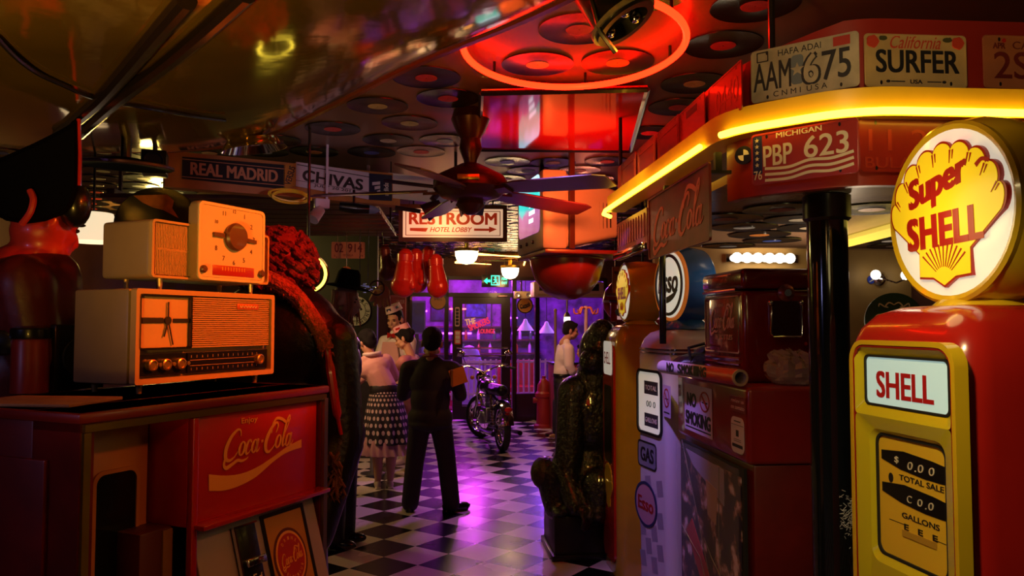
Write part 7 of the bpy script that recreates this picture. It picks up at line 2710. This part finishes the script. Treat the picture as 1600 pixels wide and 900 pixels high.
# ------------------------------------------------------------------ gorilla statue on its pedestal
p = P(906, 850, 5.55)
gx, gy = p.x, p.y
GOR = mat('gorilla_resin', (.006, .006, .007), .28, coat=.5, bump=1., bs=42)
t = thing('gorilla_statue', 'black wrinkled gorilla statue sitting on a black plinth', 'statue', (gx, gy, 0), 0)
zz = lambda py: EYE + (507 - py) / FPX * gy
xx = lambda px: (px - 800) / FPX * gy - gx
g = MB()
g.sphere((xx(938), .12, zz(548)), (.145, .17, .185), 22)
g.sphere((xx(942), .08, zz(520)), (.10, .13, .10), 18)
g.sphere((xx(925), -.01, zz(565)), (.10, .09, .10), 16)
g.cap((xx(935), .12, zz(590)), (xx(920), .1, zz(640)), .15, .2)
g.sphere((xx(898), .02, zz(612)), (.115, .12, .12), 18)
g.cap((xx(938), .10, zz(540)), (xx(925), .06, zz(600)), .10, .13)
g.sphere((xx(925), .15, zz(660)), (.25, .24, .32), 22)
g.sphere((xx(915), .15, zz(735)), (.26, .25, .23), 22)
limb(g, ((xx(893), .0, zz(612)), .105), ((xx(888), -.06, zz(690)), .10), ((xx(880), -.1, zz(735)), .085), ((xx(895), -.22, zz(775)), .075))
limb(g, ((xx(955), .24, zz(612)), .11), ((xx(962), .22, zz(690)), .09), ((xx(950), .12, zz(760)), .08))
limb(g, ((xx(905), .05, zz(765)), .14), ((xx(862), -.02, zz(738)), .125), ((xx(868), -.08, zz(785)), .09))
limb(g, ((xx(940), .0, zz(765)), .14), ((xx(930), -.2, zz(745)), .12), ((xx(925), -.22, zz(785)), .09))
g.sphere((xx(853), -.02, zz(735)), (.10, .11, .12), 16)
g.sphere((xx(872), -.14, zz(787)), (.06, .12, .04), 12).sphere((xx(925), -.27, zz(787)), (.06, .10, .04), 12)
hand(g, (xx(897), -.22, zz(772)), (.4, -.7, -.5), (-.6, -.5, .3), 1.5, 35, 1)
voxel(g, 'gorilla_body', GOR, t, .014, 3)
MB().sphere((xx(848), -.03, zz(735)), (.09, .10, .115), 16).build('worn_knee', mat('gorilla_brown', (.055, .032, .018), .5, bump=.8, bs=30), t)
MB().sphere((xx(950), -.02, zz(545)), (.07, .035, .06), 14).build('face', mat('gorilla_face', (.03, .028, .03), .3), t)
pz = zz(792)
t = thing('statue_plinth', 'black box plinth under the gorilla statue', 'plinth', (gx, gy, 0), R(6))
MB().box((.02, .06, pz / 2), (.46, .50, pz), .012).build('block', mat('plinth_black', (.008, .007, .008), .4), t)
MB().box((.02, .06, .02), (.50, .54, .04), .006).build('base_trim', BLK, t)

# ------------------------------------------------------------------ motorcycle by the door
p = P(786, 704, 9.9)
t = thing('motorcycle', 'dark chrome-trimmed motorcycle parked in front of the glass door', 'motorcycle', (p.x - .17, p.y + .62, 0), R(-75))
# local x: forward is -x (towards the camera's right wheel)
WR_ = .30


def wheel(x, nm, steer=0.):
    M = MX.Translation((x, 0, WR_)) @ MX.Rotation(R(steer), 4, 'Z') @ MX.Rotation(pi / 2, 4, 'X')
    MB().lathe([(.235, -.035), (.27, -.045), (.295, -.03), (.30, 0), (.295, .03), (.27, .045), (.235, .035), (.235, -.035)], 40, M).build('tyre', RUB, t)
    MB().lathe([(.215, -.03), (.238, -.034), (.238, .034), (.215, .03), (.222, 0), (.215, -.03)], 40, M).build('rim', CHR, t)
    q_ = MB().lathe([(0, -.06), (.035, -.06), (.04, -.02), (.04, .02), (.035, .06), (0, .06)], 16, M)
    q_.build('hub', STEEL, t)
    q_ = MB()
    for i in range(20):
        a_ = 2 * pi * i / 20
        b_ = a_ + (.5 if i % 2 else -.5)
        q_.tube([M @ V((.036 * cos(a_), .036 * sin(a_), .03 * (1 if i % 4 < 2 else -1))), M @ V((.22 * cos(b_), .22 * sin(b_), 0))], .0025, 4)
    q_.build('spoke', CHR, t)
    return M


wheel(-.62, 'front', 28)
wheel(.62, 'rear')
q = MB()
for s in (-1, 1):
    q.tube([(-.62, s * .075, .30), (-.50, s * .075, .62), (-.42, s * .07, .88)], [.022, .022, .018], 10)
q.build('front_fork', CHR, t)
for x, a0, a1 in ((-.62, 20, 150), (.62, 10, 150)):
    q = MB()
    pr = []
    n_ = 16
    vs, fs = [], []
    for i in range(n_ + 1):
        a_ = R(a0 + (a1 - a0) * i / n_)
        for j_ in range(7):
            b_ = -1 + j_ / 3
            rr = .335 + .015 * (1 - b_ * b_)
            vs.append((x + rr * cos(a_), .065 * b_, .30 + rr * sin(a_)))
    for i in range(n_):
        for j_ in range(6):
            fs.append((i * 7 + j_, i * 7 + j_ + 1, i * 7 + 8 + j_, i * 7 + 7 + j_))
    q._add(vs, fs)
    q.build('fender', CHR, t)
TK = mat('motorcycle_paint', (.012, .012, .03), .2, coat=.8)
voxel(MB().sphere((-.14, 0, .76), (.25, .125, .10), 20).sphere((-.25, 0, .79), (.16, .13, .09), 16), 'fuel_tank', TK, t, .012, 4)
voxel(MB().cap((.08, 0, .74), (.62, 0, .76), .085, .075).sphere((.3, 0, .75), (.3, .11, .06), 16), 'seat', LEATH, t, .012, 3)
q = MB()
q.box((-.02, 0, .40), (.30, .22, .20), .03, 3)
for i in range(7):
    q.box((-.06, 0, .52 + i * .022), (.17, .17, .010))
q.cyl((-.02, -.14, .36), (-.02, .14, .36), .09, n=20)
q.build('engine', STEEL, t)
q = MB()
q.tube([(-.40, 0, .88), (-.2, 0, .62), (-.15, 0, .28), (.2, 0, .26), (.35, 0, .62), (-.2, 0, .68)], .02, 8).tube([(.2, .07, .26), (.62, .07, .30)], .018, 8).tube([(.2, -.07, .26), (.62, -.07, .30)], .018, 8)
q.build('frame', BLK, t)
q = MB()
for s in (-1, 1):
    q.tube([(.62, s * .12, .32), (.50, s * .12, .70)], .018, 8)
    for i in range(9):
        q.lathe([(.02, -.006), (.032, 0), (.02, .006)], 14, MX.Translation((.605 - .0135 * i, s * .12, .37 + .034 * i)))
q.build('rear_shock', CHR, t)
q = MB()
for s in (-1, 1):
    q.tube(spline([(-.40, 0, .93), (-.42, s * .12, .98), (-.38, s * .25, 1.02), (-.26, s * .36, 1.0)], 5), .012, 8)
q.build('handlebar', CHR, t)
for s in (-1, 1):
    MB().tube([(-.30, s * .33, 1.005), (-.20, s * .40, .985)], .018, 8).build('grip', RUB, t)
    MB().tube([(-.37, s * .26, 1.02), (-.36, s * .32, 1.17)], .006, 6).build('mirror_stem', CHR, t)
    MB().sphere((-.36, s * .34, 1.2), (.02, .06, .04), 14).build('mirror', CHR, t)
    MB().sphere((-.46, s * .16, .86), (.035, .03, .03), 12).build('turn_signal', mat('amber_lens', (.6, .2, .03), .2), t)
MB().lathe([(0, -.08), (.05, -.07), (.085, -.02), (.09, .03), (.08, .035), (0, .045)], 24, MX.Translation((-.50, 0, .86)) @ MX.Rotation(-pi / 2, 4, 'Y')).build('headlight', CHR, t)
q = MB()
for s in (-1, 1):
    q.tube(spline([(-.05, s * .13, .42), (-.15, s * .15, .3), (.0, s * .16, .22), (.4, s * .17, .22), (.85, s * .17, .25)], 5), [.02] * 10 + [.032] * 11, 10)
q.build('exhaust_pipe', CHR, t)
MB().tube([(-.0, .10, .24), (.02, .22, .015)], .012, 8).build('kickstand', STEEL, t)
MB().sphere((.93, 0, .55), (.03, .05, .035), 12).build('tail_light', mat('red_lens', (.5, .02, .02), .2), t)
# base flange so that it stands

# ------------------------------------------------------------------ boxing gloves, plate, posters, bits at the back left
GLV = mat('red_glove_leather', (.62, .03, .015), .3, coat=.3)
GL2 = mat('brown_glove_leather', (.10, .025, .015), .35, coat=.2)


def glove(px, py, d, k, yaw, m, label, roll=0., cord=True):
    p = P(px, py, d)
    t = thing('boxing_glove', label, 'boxing glove', p, group=None, rot=(0, R(roll), R(yaw)))
    b = MB().sphere((0, 0, -.06 * k), (.085 * k, .066 * k, .085 * k), 18).cap((.0, -.01, -.03 * k), (0, 0, .08 * k), .072 * k, .056 * k).cap((0, 0, .05 * k), (0, 0, .14 * k), .052 * k, .054 * k)
    b.cap((.05 * k, -.03 * k, .01 * k), (.06 * k, -.045 * k, -.065 * k), .026 * k, .026 * k)
    voxel(b, 'glove_body', m, t, .008, 4)
    MB().lathe([(.050 * k, .10 * k), (.056 * k, .105 * k), (.058 * k, .15 * k), (.05 * k, .155 * k), (.046 * k, .15 * k)], 24).build('cuff', m, t)
    MB().tube([(0, 0, .14 * k), (0, 0, (2.424 if p.x < -1.1 else CEIL) - p.z)], .003, 5).build('lace', BLK, t)


glove(631, 432, 6.6, 1.25, 10, GLV, 'red boxing glove hanging leftmost under the slatted soffit', 4)
glove(651, 428, 6.95, 1.2, -20, GLV, 'red boxing glove hanging second, overlapping the leftmost', -3)
glove(667, 416, 7.2, 1.0, 60, GLV, 'small red boxing glove hanging third, turned edge-on', 8)
glove(683, 436, 6.7, 1.15, 160, GLV, 'red boxing glove hanging rightmost under the soffit', 5)
glove(604, 415, 6.9, .95, 30, GL2, 'dark brown boxing glove hanging left of the red ones', -8)
p = P(597, 462, 7.0)
t = thing('catcher_mitt', 'tan leather baseball mitt hanging below the dark brown glove', 'mitt', p, R(-10))
b = MB().sphere((0, 0, -.02), (.075, .035, .08), 16)
for i in range(4):
    b.cap((-.055 + i * .034, -.005, .02), (-.075 + i * .046, -.015, .10 - abs(i - 1.5) * .012), .022, .017)
b.cap((.06, -.01, -.03), (.10, -.02, .04), .024, .018)
voxel(b.xf(MX.Rotation(R(180), 4, 'Y')), 'mitt_body', mat('tan_leather', (.45, .20, .10), .5), t, .008, 3)
MB().tube([(0, 0, .06), (0, 0, 2.424 - p.z)], .003, 5).build('lace', BLK, t)
p = P(589, 450, 6.8)
t = thing('steering_wheel', 'small dark steering wheel hanging in front of the mitt', 'steering wheel', p, R(5))
MB().tube([(.062 * cos(i * pi / 16), 0, .062 * sin(i * pi / 16)) for i in range(32)], .007, 8, True).build('rim', BLK, t)
q = MB()
for k_ in range(3):
    a = R(90 + 120 * k_)
    q.tube([(0, 0, 0), (.06 * cos(a), 0, .06 * sin(a))], .004, 6)
q.sphere((0, 0, 0), (.014, .008, .014), 10)
q.build('spokes', CHR, t)
MB().tube([(0, 0, .065), (0, 0, 2.424 - p.z)], .003, 5).build('cord', BLK, t)
for i, (px, py, lab) in enumerate(((562, 446, 'dangling chrome trinket cluster left of the steering wheel'), (575, 452, 'lower chrome trinket cluster beside the steering wheel'))):
    p = P(px, py, 6.7)
    t = thing('trinket', lab, 'trinket', p)
    q = MB()
    random.seed(20 + i)
    for k_ in range(9):
        q.box((random.uniform(-.05, .05), random.uniform(-.03, .03), random.uniform(-.03, .03)), (.03, .008, .008), .001)
    q.build('charm', CHR, t, smooth=False)
    MB().tube([(0, 0, 0), (0, 0, 2.424 - p.z)], .003, 5).build('cord', BLK, t)
o = P(544, 391, 7.0)
plate('cream licence plate 02 914 hanging over the mannequins at the back', o, R(4), .30, .15, mat('plate_cream', (.55, .34, .19), .45, var=.2), [
    ('lettering', mat('plate_dark_red_ink', 0), lambda q, W, H: (T(q, '02', -.082, .02, .075, .078, .01), T(q, '914', .062, .02, .125, .078, .01), T(q, 'MANILA', .0, -.045, .09, .02), T(q, '5', -.12, -.05, .014, .018), T(q, '78', .12, -.05, .028, .018)))])
q = P(544, 391, 7.0)
for s in (-.1, .1):
    tag(MB().cyl((q.x + s, q.y + .01, q.z + .07), (q.x + s, q.y + .01, 2.424), .003, n=6).build('plate_cord', BLK), 'thin cord holding up the cream licence plate', 'cord', 'cords of the cream plate')
# orange arch disc below the plate
p = P(541, 425, 6.9)
t = thing('arch_badge', 'small orange arch-shaped badge under the cream licence plate', 'badge', p)
MB().prism([(.05 * cos(R(a)), .05 * sin(R(a))) for a in range(0, 181, 12)] + [(.028 * cos(R(a)), .028 * sin(R(a))) for a in range(180, -1, -12)], 0, .01, FACE).build('badge_sheet', ORNG, t, smooth=False)
MB().cyl((0, .004, .045), (0, .004, 2.424 - p.z), .003, n=6).build('cord', BLK, t)
# telephone sign
p = P(556, 486, 9.385)
t = thing('telephone_sign', 'round black and white public telephone sign on the dark partition', 'sign', p, R(0))
rr = 23 / FPX * 9.33
PWH = mat('sign_white', (.72, .70, .68), .4)
MB().prism(ell(rr, rr, 48), 0, .012, FACE).build('disc', PWH, t, smooth=False)
q = MB().ring(ell(rr * .7, rr * .7, 40), ell(rr * .66, rr * .66, 40), .012, .013, FACE)
for word, a0, st_, flip in (('PUBLIC', 148, -23, 0), ('TELEPHONE', 197, 20.5, 1)):
    for i, ch in enumerate(word):
        a = R(a0 + st_ * i)
        q.text(ch, rr * .16, rr * .22, FACE @ MX.Translation((rr * .84 * cos(a), rr * .84 * sin(a), .0125)) @ MX.Rotation(a + (pi / 2 if flip else -pi / 2), 4, 'Z'), bold=.02)
q.prism([(-rr * .3, -rr * .35), (rr * .3, -rr * .35), (rr * .25, -rr * .1), (rr * .1, rr * .05), (-rr * .1, rr * .05), (-rr * .25, -rr * .1)], .012, .014, FACE)
q.stroke([(-rr * .4, rr * .05, rr * .16), (-rr * .3, rr * .22, rr * .12), (0, rr * .28, rr * .1), (rr * .3, rr * .22, rr * .12), (rr * .4, rr * .05, rr * .16)], .012, FACE)
q.build('lettering', INK, t, smooth=False)
# poster on the storefront, left
a = SF.rect(609, 461, 635, 520, -.12)
t = thing('framed_poster', 'red framed poster on the back wall behind the hatted person', 'poster', SF.o, HEAD)
MB().box((a[0], -.085, a[1]), (a[2], .03, a[3]), .004).build('frame', mat('poster_frame_rose', (.35, .08, .12), .4), t)
MB().box((a[0], -.102, a[1]), (a[2] * .86, .006, a[3] * .9)).build('print', mat('poster_red', (.30, .02, .02), .5, var=.4, vs=4), t, smooth=False)
MB().text('WER', a[2] * .5, a[3] * .1, FM(a[0] + a[2] * .15, a[1] + a[3] * .32, -.106)).build('lettering', mat('poster_pale', (.5, .3, .25), .5), t, smooth=False)
# window between poster and door already there: blue lit board in it
a = SF.rect(638, 470, 665, 522, .3)
t = thing('blue_board', 'blue-lit notice board behind the window left of the door', 'board', SF.o, HEAD)
MB().box((a[0], .3, a[1]), (a[2], .03, a[3])).build('frame', mat('board_frame_violet', (.3, .25, .6), .4), t)
MB().box((a[0], .28, a[1]), (a[2] * .85, .02, a[3] * .88)).build('panel', mat('board_blue', (.02, .03, .25), .3, var=.8, vs=6), t)
MB().box((a[0], .31, (a[1] - a[3] / 2) / 2), (.06, .03, a[1] - a[3] / 2)).build('post', FRAME, t)

# bar counter at the back right, coat stand, candle lamps
p = P(925, 600, 10.6)
t = thing('bar_counter', 'red-fronted bar counter behind the barman', 'counter', (1.78, 10.2, 0), HEAD)
MB().box((.0, 0, .49), (1.25, .5, .96), .01).build('front', mat('counter_red', (.22, .02, .02), .4, coat=.3), t)
MB().box((.0, 0, .985), (1.33, .58, .04), .01).build('worktop', mat('counter_top', (.55, .45, .42), .3), t)
MB().box((0, 0, .04), (1.2, .45, .08)).build('kick_plate', BLK, t)
p = P(916, 590, 9.6)
t = thing('coat_stand', 'pale post with curled orange hooks standing behind the gorilla', 'coat stand', (p.x, p.y, 0))
zt_ = EYE + (507 - 478) / FPX * p.y
MB().cyl((0, 0, 0), (0, 0, zt_), .022, n=14).build('post', mat('pale_post', (.55, .40, .42), .4), t)
HK = mat('orange_hook', (.6, .16, .05), .35)
for s in (-1, 1):
    MB().tube(spline([(0, 0, zt_ - .03), (s * .06, 0, zt_ - .02), (s * .09, 0, zt_ - .09), (s * .14, 0, zt_ - .09), (s * .15, 0, zt_ - .03)], 5), .010, 8).build('hook', HK, t)
    MB().tube(spline([(0, 0, zt_ - .03), (s * .05, -.05, zt_ - .03), (s * .08, -.08, zt_ - .1), (s * .11, -.1, zt_ - .05)], 5), .010, 8).build('hook', HK, t)
MB().lathe([(0, 0), (.2, 0), (.2, .02), (.03, .05), (0, .05)], 24).build('stand_base', BLK, t)
p = P(868, 560, 11.4)
t = thing('brass_post', 'slim tan post rising beside the window right of the door', 'post', (p.x, p.y, 0))
zt_ = EYE + (507 - 485) / FPX * p.y
MB().cyl((0, 0, 0), (0, 0, zt_), .02, n=12).build('shaft', mat('tan_post', (.45, .25, .15), .4), t)
MB().sphere((0, 0, zt_), .026, 12).build('finial', mat('tan_post', 0), t)
MB().lathe([(0, 0), (.15, 0), (.15, .015), (.02, .03), (0, .03)], 20).build('post_base', BLK, t)
p = P(886, 495, 11.0)
t = thing('hanging_candle_lamp', 'narrow hanging lamp with white glass above the barman', 'lamp', p)
MB().lathe([(0, -.16), (.03, -.15), (.05, -.05), (.045, .0), (0, .0)], 16).build('glass', glow('candle_glass', (1, .85, .8), 1.5), t)
MB().lathe([(0, .0), (.05, 0), (.035, .04), (.012, .07), (.012, CEIL - p.z), (0, CEIL - p.z)], 14).build('stem', mat('tarnished_silver', (.35, .3, .25), .3, .9), t)
# hydrant-like red stand right of the door
p = P(852, 655, 12.2)
t = thing('red_hydrant', 'red fire hydrant shape standing right of the door', 'hydrant', (p.x - .02, p.y, 0))
MB().lathe([(0, 0), (.16, 0), (.16, .04), (.12, .06), (.11, .45), (.14, .48), (.14, .53), (.11, .56), (.1, .66), (.06, .74), (.03, .76), (.03, .8), (0, .8)], 24).build('hydrant_body', mat('hydrant_red', (.36, .02, .02), .4), t)
for s in (-1, 1):
    MB().cyl((0, 0, .42), (s * .17, 0, .42), .045, n=14).build('outlet', mat('hydrant_red', 0), t)
p = P(845, 600, 12.0)
t = thing('red_cabinet', 'tall dim red cabinet with pale knob top right of the hydrant', 'cabinet', (p.x + .36, p.y, 0), HEAD)
MB().box((0, 0, .5), (.42, .4, 1.0), .01).build('carcass', mat('cabinet_red', (.25, .03, .03), .4), t)
MB().box((0, 0, 1.01), (.46, .44, .03), .006).build('cabinet_top', BLK, t)
MB().sphere((-.1, 0, 1.08), .06, 14).build('skull_ornament', mat('ornament_ivory', (.55, .38, .25), .5), t)

# ------------------------------------------------------------------ small pieces go under the part they sit on
UNDER = {'fuel_pump': {'emblem_outline': 'globe_lens', 'emblem': 'globe_lens', 'engraved_groove': 'globe_lens', 'globe_lettering': 'globe_lens', 'globe_stripe': 'globe_lens', 'globe_rim': 'globe_body', 'globe_neck': 'globe_body', 'sign_lettering': 'sign_glass', 'sign_gasket': 'sign_bezel',
                       'counter_window': 'dial_plate', 'numeral_lettering': 'dial_plate', 'counter_shade': 'dial_plate', 'dial_gasket': 'dial_bezel', 'red_pinstripe': 'front_trim', 'oval_lettering': 'oval_badge', 'oval_badge_rim': 'oval_badge'},
         'vending_machine': {'lettering': 'script_panel', 'wave_ribbon': 'script_panel', 'coin_slot_plate': 'sloping_panel', 'coin_slot_edge': 'sloping_panel', 'coin_slide': 'sloping_panel', 'price_lettering': 'sloping_panel', 'card_frame': 'sloping_panel', 'disc_ring': 'amber_card', 'disc_rim': 'amber_card', 'red_disc': 'amber_card',
                             'disc_lettering': 'amber_card', 'window_rim': 'amber_panel', 'dark_window': 'amber_panel', 'coin_box_strip': 'coin_box', 'gold_edge': 'front_frame', 'steel_edge': 'front_frame'},
         'tube_radio': {'clock_hand': 'clock_face', 'clock_bezel': 'clock_face', 'grille_slat': 'speaker_grille', 'badge_lettering': 'maker_badge', 'scale_marking': 'dial_scale', 'small_knob': 'control_panel', 'foot': 'case'},
         'table_radio': {'clock_hand': 'dial_face', 'dial_numeral': 'dial_face', 'tuning_mark': 'tuning_window', 'clock_knob': 'dial_face', 'knob': 'dial_housing', 'dial_rim': 'dial_housing', 'foot': 'case', 'grille_bar': 'case'},
         'bar_fascia': {'hanger_rod': 'upper_board'}, 'ceiling_fan': {'badge': 'motor_housing'}, 'drinks_cooler': {'opener_cap': 'bottle_opener', 'lid_strip': 'lid', 'handle_lug': 'bail_handle', 'lettering': 'embossed_frame', 'rib': 'body'},
         'television': {'screen_caption': 'screen', 'vent_slot': 'rear_case', 'knob': 'front_case'}, 'restroom_sign': {'lettering': 'lit_face', 'arrow': 'lit_face', 'border': 'lit_face'},
         'motorcycle': {'grip': 'handlebar', 'mirror': 'handlebar', 'mirror_stem': 'handlebar', 'turn_signal': 'frame', 'kickstand': 'frame'}, 'person': {'eyebrow': 'hair', 'hat_badge': 'paper_hat', 'collar': 'blouse', 'name_badge': 'dress', 'cuff': 'dress', 'bow_tie': 'shirt'},
         'photo_collage': {'pale_print': 'print', 'red_print': 'print', 'tan_print': 'print', 'crease_highlight': 'plastic_cover'}, 'poster_tube': {'lettering': 'paper_roll', 'cut_rim': 'red_end'}, 'mannequin': {'fur_tuft': 'fur_collar', 'hat_piping': 'peaked_hat', 'ear_cup_lit_edge': 'ear_cup', 'stud': 'leather_coat', 'curly_hair': 'head'},
         'cake_sign': {'lettering': 'lit_face', 'emblem': 'lit_face'}, 'license_plate': {'numeral': 'numeral_outline'}, 'air_conditioner': {'intake': 'casing', 'louvre': 'casing'}, 'vanity_light': {'bulb': 'backplate'}}


def base(o):
    return o.name.split('.')[0]


for o in [o for o in S.objects if o.parent is None and base(o) in UNDER]:
    kids = [c for c in S.objects if c.parent is o]
    first = {}
    for c in kids:
        first.setdefault(base(c), c)
    if base(o) == 'motorcycle':
        rims = [c for c in kids if base(c) == 'rim']
        for c in kids:
            if base(c) in ('spoke', 'hub', 'rim'):
                ty = [x for x in kids if base(x) == 'tyre'][0 if c in [x for x in kids if base(x) == base(c)][:1] else 1]
                c.parent = ty
    for c in kids:
        to = UNDER[base(o)].get(base(c))
        if to and to in first:
            c.parent = first[to]
